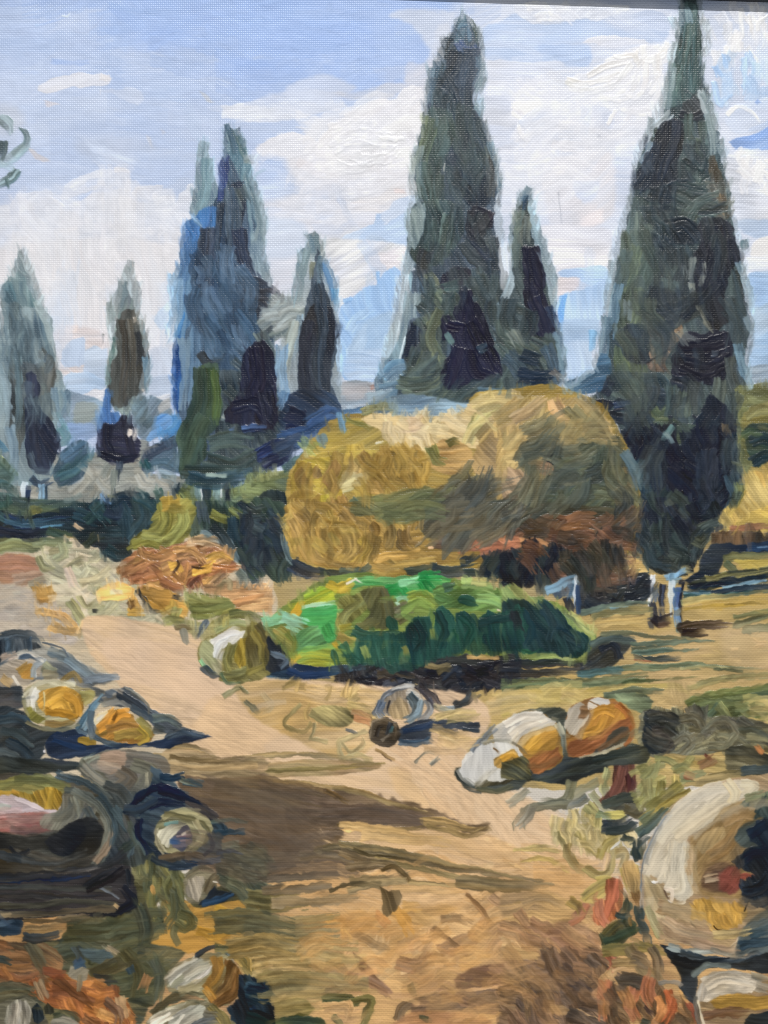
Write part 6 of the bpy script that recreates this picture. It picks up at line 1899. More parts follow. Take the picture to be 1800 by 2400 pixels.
s 60 #364444 820,900 830,1000 860,1070 880,1150 h1.4 v.12
s 50 #3a4642 680,950 760,960 h1.3 v.2
s 60 #5c5634 600,1090 640,1050 680,1010 h1.3 v.2
s 60 #3d4834 600,1140 700,1100 800,1040 h1.3 v.14
s 16 #86602c 760,970 765,1020 h1.4
s 60 #665c34 600,1190 720,1180 840,1180 h1.1 v.18
s 60 #7c6c3c 830,1160 920,1180 1000,1190 h1 v.2
s 60 #7d5f3c 790,800 820,880 h1 v.2
s 80 #6e5c3e 760,1180 830,1280 940,1370 h1.2 v.22
s 70 #6b5a44 900,1180 940,1240 960,1340 h1.1 v.2
s 90 #75624a 780,1230 860,1260 h1 v.2
s 40 #caa06c 660,1310 720,1290 800,1300 h.8
s 60 #8c7248 660,1260 780,1260 h1 v.2
p #3f3c34 30 670,1350 760,1330 860,1360 950,1400 940,1480 860,1460 780,1470 700,1420 f3 h1.1 v.22 m#5c4c3c
s 80 #54483a 720,1360 840,1380 920,1460 h1.2 v.26
c 30 60 160 70 30 #6f5236/#84603c/#5c4834/#94683f/#9c5c3c 640,1440 900,1440 1180,1500 1220,1700 640,1700 a.9 h1.1 v.26
s 60 #a8552f 1020,1440 1040,1520 1000,1640 h1.1 v.26
s 60 #b05c40 1140,1500 1180,1600 1200,1659 h1.1 v.24
s 50 #c07c44 960,1480 980,1560 940,1659 h1 v.24
s 40 #5c4438 870,1540 930,1600 h1 v.2
s 40 #c8985c 1100,1440 1130,1500 h.8
s 50 #3f4438 860,1640 900,1659 h1
; ---- right mid strokes above path (tile 2,2 lower) : weeds around
@P wed
@T 2 2
p #6a6750 -10 860,1290 960,1280 1100,1300 1260,1330 1500,1340 1720,1420 1720,1560 1400,1540 1200,1600 1000,1580 880,1560 830,1400 f3 h1.1 v.2 j3 m#5a5848
c 40 60 160 30 60 #5c5a4c/#6f6a50/#474842/#7c7658/#55524a 900,1320 1200,1340 1659,1430 1659,1540 1200,1570 940,1560 a.9 h1.4 v.28
p #2f3436 20 860,1300 950,1285 1080,1310 1110,1350 1060,1390 1070,1440 1040,1520 960,1560 880,1560 850,1460 870,1380 f3 h1.3 v.14 m#3a3a38
s 50 #24292c 880,1350 990,1340 1100,1350 t2 h1.6 v.1
s 60 #3c3a38 930,1420 1000,1420 1060,1460 1000,1540 h1.4 v.16
s 60 #6a6654 1060,1470 1120,1440 1160,1490 1100,1560 1040,1570 h1.5 v.3
s 70 #66624f 1100,1340 1190,1340 1240,1440 1180,1470 h1.5 v.3
s 70 #5e5b4a 1250,1430 1330,1370 1400,1380 1450,1460 h1.5 v.3
s 60 #66624c 1280,1520 1380,1520 1450,1470 h1.4 v.28
s 60 #5a5a48 1480,1430 1560,1430 1659,1470 h1.4 v.28
s 60 #7a7454 1530,1480 1640,1490 h1.2 v.26
p #b39a5c 10 1000,1560 1120,1570 1280,1580 1380,1600 1400,1659 1300,1700 1000,1700 900,1640 f4 h.8 v.14 m#c0a468
s 60 #83804e 940,1600 1000,1600 1080,1640 h1 v.24
s 60 #5e4c34 1400,1560 1520,1540 1600,1580 h1.2 v.2 m#4f4c38
p #3a3e3c 10 1380,1540 1500,1520 1620,1560 1720,1600 1720,1700 1420,1700 1380,1620 f3 h1.2 v.22 m#55503c
s 40 #c07c48 1620,1560 1580,1530 h1
s 20 #6c3c2c 1250,1570 1290,1610 h1.2
s 60 #7b5a3c 1230,1640 1300,1600 h1 v.22
s 60 #7c3c2c 1320,1570 1330,1550 a0
@T 2 3
s 50 #3c3a34 300,20 140,40 40,20 h1.3 v.2
p #353430 -10 120,-60 540,-40 620,20 480,50 330,100 180,70 100,10 f4 h1.2 v.18 m#2c3438
s 60 #7c7658 540,90 440,130 380,160 h1.3 v.3
s 60 #8a8764 520,160 580,230 640,280 h1.2 v.26
s 60 #9a9a68 620,30 600,130 640,200 h1.1 v.24
s 60 #6f7058 380,90 350,180 300,210 180,200 h1.4 v.28
s 60 #6a6c60 470,180 400,220 340,230 h1.3 v.3
s 70 #6e6c58 340,220 200,240 100,270 40,340 40,390 h1.3 v.28
s 60 #8a8678 130,260 90,340 50,380 h1.3 v.3
s 50 #86806c 90,140 20,200 -20,220 h1.2 v.28
p #5e3c34 80 680,-60 790,-20 800,120 770,180 700,200 600,240 560,200 640,140 650,60 f2.5 h1.4 v.16 m#704838
s 60 #6c4438 720,20 700,100 660,170 h1.5 v.2
s 60 #45282a 760,60 760,140 h1.5 v.14
p #3a3c34 -15 590,210 680,170 780,150 820,240 850,290 790,320 700,280 600,250 f2.5 h1.4 v.22 m#4a483c
s 60 #3c4038 600,230 700,200 790,180 h1.5 v.26
s 60 #4a4636 740,270 800,290 840,280 h1.4 v.22
p #b0a254 0 580,300 720,270 740,320 640,340 f3 h1 v.16
s 80 #2c3238 600,390 680,390 760,340 h1.6 v.16 m#4a4c40
s 50 #30342f 620,420 700,410 780,370 h1.4 v.2
s 60 #8c8552 480,240 540,300 h1.1 v.26
s 60 #76805a 560,300 640,320 h1.1 v.26
s 50 #b5a868 560,340 560,400 h1 v.22
c 16 60 130 -20 40 #7e7e50/#9a9558/#8c8a56/#6f7554 800,-20 1250,0 1060,160 880,240 830,180 a.9 h1.2 v.26
s 60 #7d7742 960,90 960,170 h1.2 v.28
s 70 #8a8150 870,80 880,190 h1.2 v.26
s 60 #b5a05c 1060,60 1060,130 h1 v.2
s 80 #7c7038 1080,120 960,200 860,270 h1.2 v.24
s 60 #8c7c3e 1150,150 1000,230 860,340 h1.2 v.24
s 50 #8d5c44 1130,40 1180,60 h1.2 v.2 m#a08458
s 60 #6a5c38 1260,70 1350,50 1500,30 h1.2 v.24
s 60 #3a4446 1500,20 1600,10 1720,10 h1.2 v.2
s 60 #a88f5c 1200,90 1400,60 1500,60 h1 v.2
s 60 #3e4c44 820,420 900,360 990,270 h1.4 v.16
s 60 #5f664c 840,340 920,290 h1.1 v.2
s 60 #3c4438 790,540 840,560 840,480 h1.3 v.16
s 60 #343f40 820,590 800,500 860,430 h1.3 v.14
p #a58450 80 720,620 790,600 820,650 830,800 790,810 740,740 f4 h.8 v.18
; ---- left foreground
@P fgl
@T 0 3
p #4d4d3a 0 -60,960 400,960 860,870 1000,900 1150,900 1700,700 1720,1200 1500,1240 1400,1160 1200,1200 1000,1500 800,1720 -60,1720 f5 h.7 v.14 m#6a6344
p #c09044 0 1040,860 1180,840 1300,900 1500,860 1659,860 1720,1130 1400,1150 1250,1210 1160,1180 960,1120 1060,1000 f4 h.8 v.1 m#b08038
s 80 #a87a2c 1290,1060 1380,1080 1480,1030 h1.2 v.24
s 60 #b58a34 1400,920 1520,950 h1 v.16
s 70 #c89c54 1500,1080 1600,1080 1700,1060 h1 v.18
s 60 #bb8c44 1240,900 1180,960 1150,1000 h1 v.16
p #53533a -10 860,520 960,560 1100,640 1200,680 1180,860 1060,840 1000,900 880,900 850,760 f4 h1 v.2 m#605c3c
c 40 50 140 70 30 #66643c/#54563c/#787244/#484c38/#5c5c44 860,560 1160,660 1180,1080 1040,1080 900,880 a.85 h1.1 v.26
s 30 #b58648 980,760 995,820 h1 t2
s 60 #4c4e38 1120,820 1130,940 1080,1030 h1.2 v.22
s 60 #585a3c 1160,730 1190,830 h1.1 v.24
s 60 #4a4c34 1180,940 1230,960 1240,1020 1190,1050 1150,1020 h1.2 v.2
p #4a4f40 20 1420,560 1720,500 1720,860 1600,870 1500,800 1420,760 f6 h.9 v.14 m#544f40
c 16 60 150 40 15 #4f5444/#5c5a44/#454a40 1450,580 1700,560 1700,840 1500,800 a.8 h1 v.24
p #4c4b36 5 400,1020 620,990 860,960 960,1060 940,1200 1000,1300 1100,1260 1000,1540 800,1500 600,1420 430,1280 400,1130 f3 h1 v.14 m#56543a
c 40 100 220 0 30 #505038/#45452f/#5c5840/#4b4d3c 420,1040 900,980 960,1200 940,1400 600,1420 440,1200 a.85 h1 v.16
s 120 #4d4d36 420,1080 620,1060 860,1030 h1 v.18
s 90 #45473a 900,900 940,1020 930,1120 h1 v.18
s 60 #454a46 490,1170 520,1230 500,1290 h1 v.18
p #4b5a5e 0 510,1180 600,1170 700,1180 760,1260 640,1270 560,1240 f6 h.8 v.12
s 50 #83745c 700,1160 760,1200 h1 v.16
s 60 #37475a 500,1260 520,1300 h1.1
s 100 #635636 600,1340 740,1280 880,1240 h1 v.2
s 90 #4a4832 820,1200 900,1320 900,1440 h1 v.18
s 70 #50503e 1000,1260 1040,1360 1020,1480 h1 v.2
s 60 #b07848 960,1360 930,1440 a.8 h.8
s 90 #3a3c3a 620,1380 740,1390 h1.1 v.16
s 60 #3a4a54 840,1300 860,1340 h1
p #6a4c34 10 -60,1120 60,1120 240,1130 400,1220 380,1380 260,1420 -60,1400 f4 h1 v.2 m#7c5838
s 100 #594734 60,1130 220,1160 380,1260 h1.1 v.2 m#6a5a40
s 70 #57503a 180,1140 260,1260 320,1340 h1 v.22
s 60 #8c6038 -40,1280 80,1300 200,1290 h1.3 v.26
s 60 #7d4f30 0,1340 120,1380 250,1350 h1.4 v.28
s 50 #99663c 20,1310 60,1370 h1.2
s 60 #2f4044 -40,1240 60,1260 h1.2 v.14
s 60 #7c5438 -40,1140 60,1170 a.9 h1 v.2
p #a86a38 30 240,1420 400,1340 560,1400 760,1460 860,1560 860,1720 560,1720 500,1600 360,1560 260,1500 f4 h1 v.16 m#96582f
c 36 80 170 30 40 #9c5c30/#ad6c38/#8c5230/#b87840/#7c4c30 280,1400 480,1380 760,1480 840,1640 600,1640 320,1520 a.9 h1.2 v.22
s 60 #c89050 660,1580 760,1620 h1 v.16
s 60 #b5986c 790,1500 820,1600 a.8 h1
s 60 #6b5240 700,1520 780,1580 780,1640 h1 v.22
s 60 #5a3c28 380,1380 480,1460 600,1540 h1.2 v.22
s 60 #6c4a30 560,1620 640,1650 h1.2 v.2
s 60 #7b3f28 300,1330 400,1350 a.8 h1
s 80 #7c6a50 270,1400 300,1470 h1 v.2
; dark hollow left
p #b08048 0 -60,1090 120,1060 130,980 400,970 400,1100 260,1120 60,1130 f4 h.8 v.14 m#9c7448
s 80 #8c7048 160,1060 300,1050 400,1030 h1 v.2
s 60 #2c3338 150,1100 240,1110 360,1090 h1.2 v.16
p #283644 30 -60,980 100,960 140,1000 120,1080 60,1090 -60,1080 f2.5 h1.2 v.14 m#36485a
s 50 #42586c 0,1010 80,980 h1.2 v.14
@P shw
p #25262b 0 -60,700 300,690 560,670 760,600 830,600 880,840 800,930 740,960 400,960 -60,970 f4 h1.1 v.16 m#302e30
s 50 #202b44 -40,720 200,710 400,710 560,680 h1.3 v.16
s 40 #2a2b2e 540,770 640,700 740,660 h1.5 v.2
s 40 #3f3f3a -60,770 200,770 400,780 700,790 h1.3 v.3
s 40 #35322f -60,830 200,820 400,840 600,860 h1.3 v.3
s 40 #4a4536 -60,900 200,890 450,870 740,890 h1.3 v.34
s 40 #5c5240 -60,950 300,940 500,930 740,910 h1.3 v.34
s 40 #6c5a40 150,990 350,990 560,970 h1.2 v.34
s 40 #b09870 -60,960 60,955 d.3 a.6 h1
s 16 #6e747a 640,780 760,840 d.3 h1.3
s 40 #1d1d22 560,790 700,720 790,660 h1.6 v.1
s 60 #202026 780,920 860,860 800,780 h1.5 v.12
s 30 #292c30 820,660 830,760 h1.4 v.2
s 20 #b89868 740,890 760,900 h1
; dark wedge between the lower left stones
@T 0 3
@P fgl
p #454b4c 70 640,-40 900,-60 960,200 960,560 880,640 760,620 640,640 560,400 f4 h1 v.16 m#3b4140
; ================= boulders =================
; pebble-strip left: dark ground among boulders
@T 0 2
@P fgl
p #3a4146 0 -60,1100 140,1130 140,1260 60,1280 -60,1300 f5 h.9 v.16 m#5a5450
p #5d6468 20 -60,800 100,780 230,800 280,870 340,900 500,960 640,1040 760,1070 720,1110 600,1140 700,1180 560,1200 480,1120 300,1080 120,1120 0,1060 -60,1000 f6 h.9 v.14 m#8d8a80
s 70 #3e4b56 10,800 120,790 220,810 250,850 h1.1 v.22
p #39424a 80 -20,830 100,820 240,850 270,880 140,900 30,930 -20,900 f2.5 h1.2 v.22 m#4c5256
s 60 #42505a 60,830 60,900 h1.3 v.26
s 60 #3e4a54 180,830 180,890 h1.3 v.26
s 20 #202a34 5,900 0,980 h1.2
s 60 #a59486 20,960 100,930 h.8 v.14
s 16 #c4b8a4 -20,1030 60,990 120,950 h1.2 v.1
s 20 #56626a -20,1000 60,960 h1
s 60 #5d6a70 330,900 420,940 500,1020 h1.1 v.22
s 60 #6c7a80 430,960 560,1040 620,1090 h1.1 v.22
s 50 #75808a 560,1100 680,1080 760,1070 h1 v.2
s 12 #46505a 280,850 400,880 440,940 h1
@P bl9
p #a69c90 15 -60,1060 40,980 130,950 280,960 260,1060 140,1120 0,1130 f3 h.9 v.12 m#b5a58c
p #b07c30 -40 120,1040 160,990 210,980 235,1000 220,1080 160,1080 f2 h1.2 v.14 m#c08a38
s 40 #8c6a30 130,1030 180,990 h1.1 v.14
s 34 #b4b8b8 220,1060 230,1000 290,960 h1.1 v.14 m#7f8a90
s 20 #c9c4b8 120,930 200,920 280,960 h1.2 v.1
s 30 #475666 130,940 200,940 270,960 h1.1 v.14
s 60 #7b7c62 290,1000 330,1040 h1.1 v.2
s 20 #d8cdba 90,1070 120,1120 h1.1
s 50 #9c8258 20,1080 60,1110 h1 v.18
s 60 #7e7760 300,1060 360,1060 h1 v.16
@P bl7
p #a39a78 0 140,1200 180,1130 290,1095 420,1100 540,1140 620,1170 610,1210 560,1230 520,1300 480,1370 360,1400 260,1370 180,1340 150,1280 f2 h1 v.14 m#8e8458
s 40 #8c7340 400,1100 480,1060 520,1110 h1 v.18
s 36 #cfcaae 160,1180 260,1110 360,1105 480,1130 h1.3 v.12
s 60 #c8c4b4 230,1160 190,1220 190,1280 h1.2 v.1
s 40 #e8e4d8 240,1150 215,1200 205,1250 h1.3 v.06
s 14 #d0cab0 150,1190 155,1260 h1.2
p #bb8a34 -30 250,1170 340,1140 430,1135 520,1180 550,1220 540,1280 500,1340 400,1330 300,1310 250,1270 240,1220 f2.5 h1.3 v.18 m#a77a30
s 70 #c4943c 290,1230 360,1180 430,1160 h1.5 v.22
s 60 #b07f30 430,1190 500,1230 510,1300 h1.5 v.24
s 60 #c9983c 340,1250 400,1230 430,1280 h1.5 v.22
s 50 #a87828 300,1290 400,1300 480,1330 h1.4 v.2
s 14 #cdc08c 280,1170 285,1240 270,1300 h1.2
p #84803c -30 150,1270 200,1255 240,1310 300,1340 240,1370 180,1350 f2.5 h1.2 v.18
s 50 #8a8148 540,1190 590,1200 560,1230 h1.3 v.18
s 40 #80683c 300,1370 400,1380 480,1350 h1 v.16 m#6c5a3c
@P shw
p #343d46 -30 -60,1280 140,1290 200,1380 300,1400 460,1400 300,1480 260,1600 -60,1700 f5 h1.1 v.16 m#2c3338
s 70 #3a474e 0,1350 100,1340 200,1400 h1.3 v.24
s 70 #3f4a4c 20,1420 120,1450 200,1500 h1.3 v.26
s 70 #2f3a42 60,1500 160,1540 200,1600 h1.3 v.24
s 60 #434d50 -20,1560 100,1590 140,1659 h1.3 v.26
p #222e44 -15 300,1480 380,1420 480,1400 560,1440 620,1500 760,1490 900,1500 1100,1460 1200,1410 1300,1440 1390,1450 1200,1500 1060,1540 900,1510 760,1530 640,1560 560,1580 400,1600 300,1570 f3 h1.2 v.14 m#2a3952
s 60 #25344e 360,1470 460,1500 540,1520 h1.3 v.16
s 60 #3b4a58 1100,1450 1180,1430 1330,1450 t1 h1.1 v.16
s 40 #2c3c58 640,1540 800,1510 960,1510 h1.2 v.14
p #3f4a50 20 480,1400 560,1290 660,1180 640,1220 600,1330 560,1440 f4 h1.1 v.18 m#5a7080
s 40 #53707f 500,1400 570,1300 660,1200 h1.2 v.2
s 30 #6c8490 540,1400 580,1330 h1.1
p #53585a 25 640,1240 700,1170 780,1150 860,1150 960,1260 1100,1330 1190,1390 1080,1440 1000,1400 930,1320 840,1280 700,1260 f3 h1.1 v.18 m#444c54
s 60 #7a766c 680,1240 780,1220 860,1270 h1.1 v.2
s 50 #2c343e 770,1190 860,1240 950,1310 h1.5 v.14
s 50 #3c464e 860,1280 940,1330 1010,1350 h1.3 v.16
s 50 #55605c 1000,1340 1100,1340 1180,1390 h1.1 v.22
s 14 #5c5a50 860,1180 960,1250 960,1310 h1.2
s 14 #8a8676 820,1150 900,1190 960,1250 h1
s 60 #4c5658 1000,1400 1080,1420 h1.2 v.18
@P bl8
p #a9742f -20 595,1360 640,1310 720,1285 800,1290 850,1320 880,1370 960,1400 1000,1440 970,1490 860,1500 740,1490 640,1450 600,1410 f2 h1.4 v.18 m#8f6c30
s 34 #cfc6a6 612,1362 650,1326 686,1312 h1.3 v.1
s 16 #ece4d4 626,1345 676,1312 h1.4 v.06
s 60 #cf8b34 640,1390 700,1350 740,1310 h1.7 v.2
s 50 #c88630 720,1370 760,1320 820,1310 h1.6 v.24
s 60 #a9783a 700,1410 800,1390 870,1400 h1.6 v.28
s 60 #8f7434 760,1450 880,1440 960,1470 h1.5 v.26
s 50 #a88c34 900,1400 950,1450 900,1490 h1.4 v.22
s 50 #7c7038 900,1350 960,1400 980,1440 h1.4 v.22
s 20 #6a4a24 730,1350 760,1300 h1.2
p #96782f 5 500,1460 530,1450 630,1470 625,1500 560,1508 510,1490 f1.6 h1.4 v.14
s 10 #f4ecec 285,1545 288,1555 h1.4 v.02
s 50 #7c8a92 570,1360 600,1400 590,1450 h1.1 v.14
@P bl10
p #7d7466 0 560,1600 640,1550 740,1530 830,1540 960,1560 1060,1600 1100,1700 960,1800 700,1780 520,1700 f3 h1 v.14 m#686860
p #9a806a 0 640,1570 720,1540 820,1550 810,1640 720,1690 640,1659 f5 h.9 v.1
s 60 #7e8270 500,1659 560,1600 620,1570 h1.2 v.24
s 14 #b5b8a0 500,1640 560,1590 640,1565 h1.2
@T 0 3
s 60 #6c6858 180,-20 300,30 h1 v.2
p #3c4240 10 -60,-60 300,-60 520,-40 560,0 400,20 200,50 -60,30 f4 h1.1 v.18 m#2c3442
s 80 #5f6054 520,-20 600,40 700,100 h1.2 v.26
s 60 #7e7a6c 540,-10 620,60 740,110 h1.2 v.28
s 90 #5c564c 790,20 840,60 800,100 h1.2 v.2
s 90 #64604e 880,-20 960,20 920,110 h1.2 v.22
s 20 #a8a48c 940,30 940,110 h1
s 60 #85796a 640,-20 760,0 a.8 h1 v.2
s 70 #4a4f4e 680,100 780,140 820,200 h1.1 v.2
s 60 #565a54 460,60 600,130 700,200 h1.1 v.22
@P bl11
p #46463f 0 -60,90 200,50 420,70 600,140 700,240 750,360 740,460 680,580 560,650 300,670 -60,700 f3 h1 v.14 m#504a40
p #6c6c3c 0 -60,100 200,50 400,80 460,130 300,190 -60,180 f6 h.9 v.12 m#7c7440
s 60 #757240 -60,110 150,90 350,100 h1 v.14
s 60 #6a6a42 100,70 300,70 460,110 h1 v.14
p #b8a4a2 5 -60,170 100,180 240,220 330,260 400,230 410,260 300,300 200,300 -60,300 f3 h.9 v.06 m#c9b8bc
s 30 #d0c2c4 100,200 200,230 280,260 h1.3 v.06
s 40 #96998c -40,240 60,255 h1 v.1
p #8a5550 0 -60,310 150,290 300,280 350,300 340,400 240,430 100,430 -60,400 f8 h.8 v.08 m#a07468
s 40 #9c6058 -60,320 100,310 250,310 h.8 v.08
s 70 #ac8a84 -60,290 120,285 a.6 h.7
p #a5812e 75 70,150 200,170 300,120 400,140 410,200 360,270 290,260 240,230 160,200 100,180 f2.5 h1.3 v.22 m#8f742c
s 40 #b38a34 240,150 290,250 h1.4 v.22
s 40 #997828 340,150 320,250 h1.4 v.24
s 20 #c09038 80,148 120,165 h1.3
s 40 #b58c34 -40,155 60,165 h1.2 v.14
p #626056 -60 260,340 300,290 350,280 400,240 440,150 560,170 640,260 560,330 420,400 330,410 280,390 f3 h1.1 v.16 m#6c6a5c
s 90 #6a675a 440,200 430,280 380,340 h1.2 v.22
s 80 #6f7266 500,200 510,290 h1.1 v.24
s 60 #4a4f4c 560,260 600,330 h1.1 v.2
p #2b2c2d 0 -60,430 100,440 240,420 300,440 420,400 500,330 620,330 680,420 640,520 540,580 380,560 280,520 100,560 -60,560 f5 h1 v.1 m#34332f
p #29292a 20 360,430 440,360 520,330 560,380 540,480 440,560 340,540 300,480 f3 h1.1 v.1
p #3c3933 0 -60,550 200,530 400,580 560,590 640,540 600,620 400,670 -60,690 f6 h1 v.14 m#4a453c
s 60 #565248 100,560 250,600 360,650 h1.1 v.3
s 26 #26272a 60,520 120,560 190,530 d.2 h1.3
s 50 #55574e 430,140 560,170 660,260 720,380 710,500 620,620 h1.3 v.26
s 50 #6a6a5c 480,150 620,240 690,360 690,480 640,570 h1.3 v.28
s 40 #84705c 620,600 700,510 720,420 h1.2 v.2
s 50 #3c4c54 640,170 720,280 760,400 740,500 h1.3 v.2
s 50 #3f4f58 380,40 560,100 700,190 h1.3 v.2
s 60 #333f48 740,260 800,340 860,440 820,560 h1.2 v.16 m#4a5a5e
s 50 #4c4a44 820,300 850,400 h1.1 v.24
s 60 #394038 780,540 860,480 h1.1 v.2
@P bl12
p #28323f 30 800,290 860,200 960,130 980,0 1030,10 1080,60 1160,40 1190,70 1140,110 1250,190 1340,240 1400,320 1440,330 1460,420 1440,480 1460,560 1380,620 1200,640 1060,610 980,560 920,500 880,420 900,300 f4 h1.2 v.16 m#384650 j4
s 50 #161e2e 820,280 900,180 1020,120 1150,150 h1.6 v.14
s 60 #171e30 1040,140 1180,180 1300,240 1380,310 h1.6 v.14
s 60 #1a2136 900,260 1020,220 1180,240 h1.6 v.16
s 40 #203040 1040,60 1120,70 1190,60 h1.5 v.18
s 50 #1b2236 900,320 900,440 960,540 h1.5 v.2
s 40 #31424a 1200,90 1300,100 h1.1 v.2
s 30 #6a7468 1180,80 1300,110 d.3 h1 v.2
p #75704e 0 1000,420 1020,350 1100,290 1200,265 1300,290 1370,350 1360,440 1280,530 1160,550 1050,550 990,490 f2.5 h1.1 v.22 m#8a8260
s 40 #8d8660 1060,330 1160,280 1280,280 h1.4 v.26
s 40 #6c6848 1070,300 1200,320 1300,350 1350,430 1250,530 h1.4 v.28
s 40 #968c68 1260,340 1310,440 1220,540 h1.5 v.28
s 30 #a0987c 1010,400 1010,480 1060,550 h1.3 v.2
p #9a9480 -45 1010,440 1060,390 1130,350 1200,360 1180,410 1120,450 1080,520 1030,490 f2 h1.3 v.18 m#aaa48e
p #2c4468 0 1110,470 1180,380 1200,370 1240,430 1240,490 1180,545 1120,520 f2 h1.1 v.2 m#4f4a52
s 30 #3a5a88 1100,480 1170,490 h1.2
s 16 #b09c94 1150,455 1230,440 h1.2 v.2 m#6a5058
s 14 #8a7474 1170,480 1240,470 h1.2
s 14 #c0ae9a 1180,440 1230,400 h1.2
s 20 #5c8480 1070,370 1150,360 h1.2
s 50 #5a4c3a 1040,590 1200,570 1420,560 h1.3 v.22
s 40 #2f3c50 1100,640 1240,630 1420,590 h1.2 v.2
s 50 #2a3a46 1400,340 1440,400 1400,480 h1.5 v.16
s 34 #2a3a44 1400,420 1480,410 1580,410 h1.6 v.14
s 36 #28384e 1420,540 1500,530 1580,555 t1 h1.5 v.14
s 20 #4a564e 1370,340 1500,330 1600,350 h1.1 v.24
s 40 #566458 1450,500 1540,490 a.7 h1 v.2
s 20 #1c2434 1330,560 1380,500 1350,420 h1.5 v.2
@P bl13
p #52503e 0 1190,720 1240,660 1340,640 1400,690 1400,780 1380,860 1300,880 1220,850 1190,800 f3 h1.1 v.2 m#635c48
p #8f8470 85 1215,710 1260,695 1320,710 1310,790 1290,860 1220,830 1200,770 f2.2 h1.3 v.2 m#a09480
s 50 #66604c 1220,690 1300,650 1390,680 h1.2 v.24
s 60 #5c4f38 1340,800 1370,740 1400,720 h1.3 v.22
s 12 #e8dcc8 1385,745 1405,750 h1.4 v.04
p #1e2632 -30 1290,880 1340,830 1390,770 1410,800 1520,810 1480,850 1400,880 f2.2 h1.4 v.16
s 40 #28405a 1320,880 1420,860 1500,820 h1.3 v.2
@P bl14
p #8a7b5c -15 1070,1400 1090,1310 1170,1250 1290,1215 1400,1200 1480,1220 1550,1290 1575,1360 1560,1440 1510,1500 1440,1540 1340,1500 1200,1460 1110,1440 f2 h1.1 v.16 m#7a7354
p #9c9684 -35 1080,1390 1110,1320 1200,1260 1290,1240 1350,1270 1320,1350 1250,1420 1160,1430 1100,1420 f3 h1.2 v.18 m#8c8a70
s 60 #b5ac98 1100,1370 1170,1300 1260,1260 h1.4 v.24
s 60 #a8a08c 1200,1340 1280,1290 1340,1270 h1.4 v.24
s 40 #c4bcae 1260,1390 1330,1330 1365,1290 h1.8 v.18
s 20 #e0d8cc 1270,1390 1340,1330 1370,1290 h1.6 v.08
s 60 #b0a27c 1180,1440 1260,1410 1300,1400 h1.2 v.2
p #a3742c 60 1350,1240 1440,1220 1460,1290 1420,1380 1340,1440 1310,1410 1360,1340 1380,1280 f4 h1.1 v.14 m#8a622c
p #6f4d28 -60 1460,1240 1540,1280 1575,1360 1560,1440 1500,1510 1430,1540 1350,1490 1430,1440 1470,1360 f3 h1.2 v.16 m#7c5a34
s 60 #7c5a30 1400,1460 1480,1400 1510,1310 h1.4 v.24
s 60 #644626 1430,1510 1530,1440 1550,1350 h1.4 v.24
s 50 #8c6830 1370,1440 1430,1380 1470,1300 h1.3 v.26
s 30 #728080 1410,1185 1480,1200 1530,1250 h1.4 v.14
s 40 #23292e 1270,1220 1340,1180 1400,1160 h1.4 v.16
s 60 #5a5434 1400,1170 1500,1170 1659,1160 h1.2 v.22 m#7c7044
s 40 #6c6438 1500,1200 1600,1180 1659,1150 h1.2 v.24
p #9c7c40 20 1500,1180 1720,1150 1720,1420 1600,1340 1540,1260 f5 h.9 v.18 m#8c7444
c 10 50 150 60 15 #7c6a3c/#a58648/#6c6038 1560,1200 1700,1180 1700,1340 1620,1340 a.9 h1.1 v.24
s 60 #a8742c 1340,1440 1380,1480 a.8 h1 v.16
@P shw
p #1d232c 60 1560,1340 1600,1330 1680,1370 1760,1420 1760,1720 1500,1720 1490,1600 1470,1550 1540,1480 f3 h1.3 v.14 m#22303c
s 60 #24344a 1620,1560 1659,1600 h1.3 v.14
s 60 #2a3438 1600,1360 1640,1440 h1.3 v.16
@T 1 3
p #1f2f3c 20 -60,1380 20,1390 80,1440 150,1480 100,1520 0,1520 -60,1540 f3 h1.2 v.14 m#2f4450
p #25332f 20 -60,1560 60,1580 120,1640 100,1720 -60,1720 f3 h1.2 v.14
s 50 #1c2836 -40,1420 40,1440 h1.3
@T 0 3
@P bl15
p #8c8468 -15 930,1680 1000,1590 1100,1530 1220,1500 1340,1500 1430,1550 1490,1620 1540,1760 900,1760 f2 h1.2 v.16 m#7c7452
s 60 #4c4c3a 1000,1590 1100,1500 1200,1470 1300,1490 h1.2 v.22
s 60 #bfb59c 980,1650 1080,1580 1200,1540 h1.6 v.24
p #aaa596 -30 1080,1700 1120,1600 1240,1530 1340,1540 1350,1600 1280,1659 1200,1720 f3 h1.4 v.16 m#9a9888
s 24 #d8d0bc 1140,1659 1190,1590 h1.8 v.08
s 50 #dcd4c2 1000,1659 1100,1600 h1.6 v.2
s 80 #50565a 1250,1700 1330,1659 1400,1640 h1.2 v.16
s 60 #7c6c3c 1380,1540 1450,1620 1480,1700 h1.3 v.22
s 50 #5f5c50 1340,1590 1400,1600 h1.2 v.2
@P bl16
p #6f6a5a 0 -60,1560 60,1500 180,1480 250,1520 280,1580 300,1720 -60,1720 f3 h1.1 v.16 m#5c5848
s 60 #4a4836 -40,1440 100,1420 220,1440 h1.2 v.24
s 60 #56503a 0,1490 150,1470 250,1500 h1.1 v.2
p #847e72 80 70,1520 170,1510 200,1560 180,1659 80,1690 30,1640 f3 h1.3 v.22 m#96907e
s 60 #8c867a 100,1540 90,1659 h1.4 v.26
p #262c2e 85 205,1570 240,1520 285,1570 290,1630 250,1659 215,1650 f1.6 h1.4 v.14
p #2c302e 80 290,1560 320,1530 350,1560 360,1590 330,1610 300,1600 f1.6 h1.4 v.14
p #6a675c 0 330,1650 380,1610 440,1600 510,1640 540,1720 320,1720 f2.5 h1.2 v.22 m#7a7464
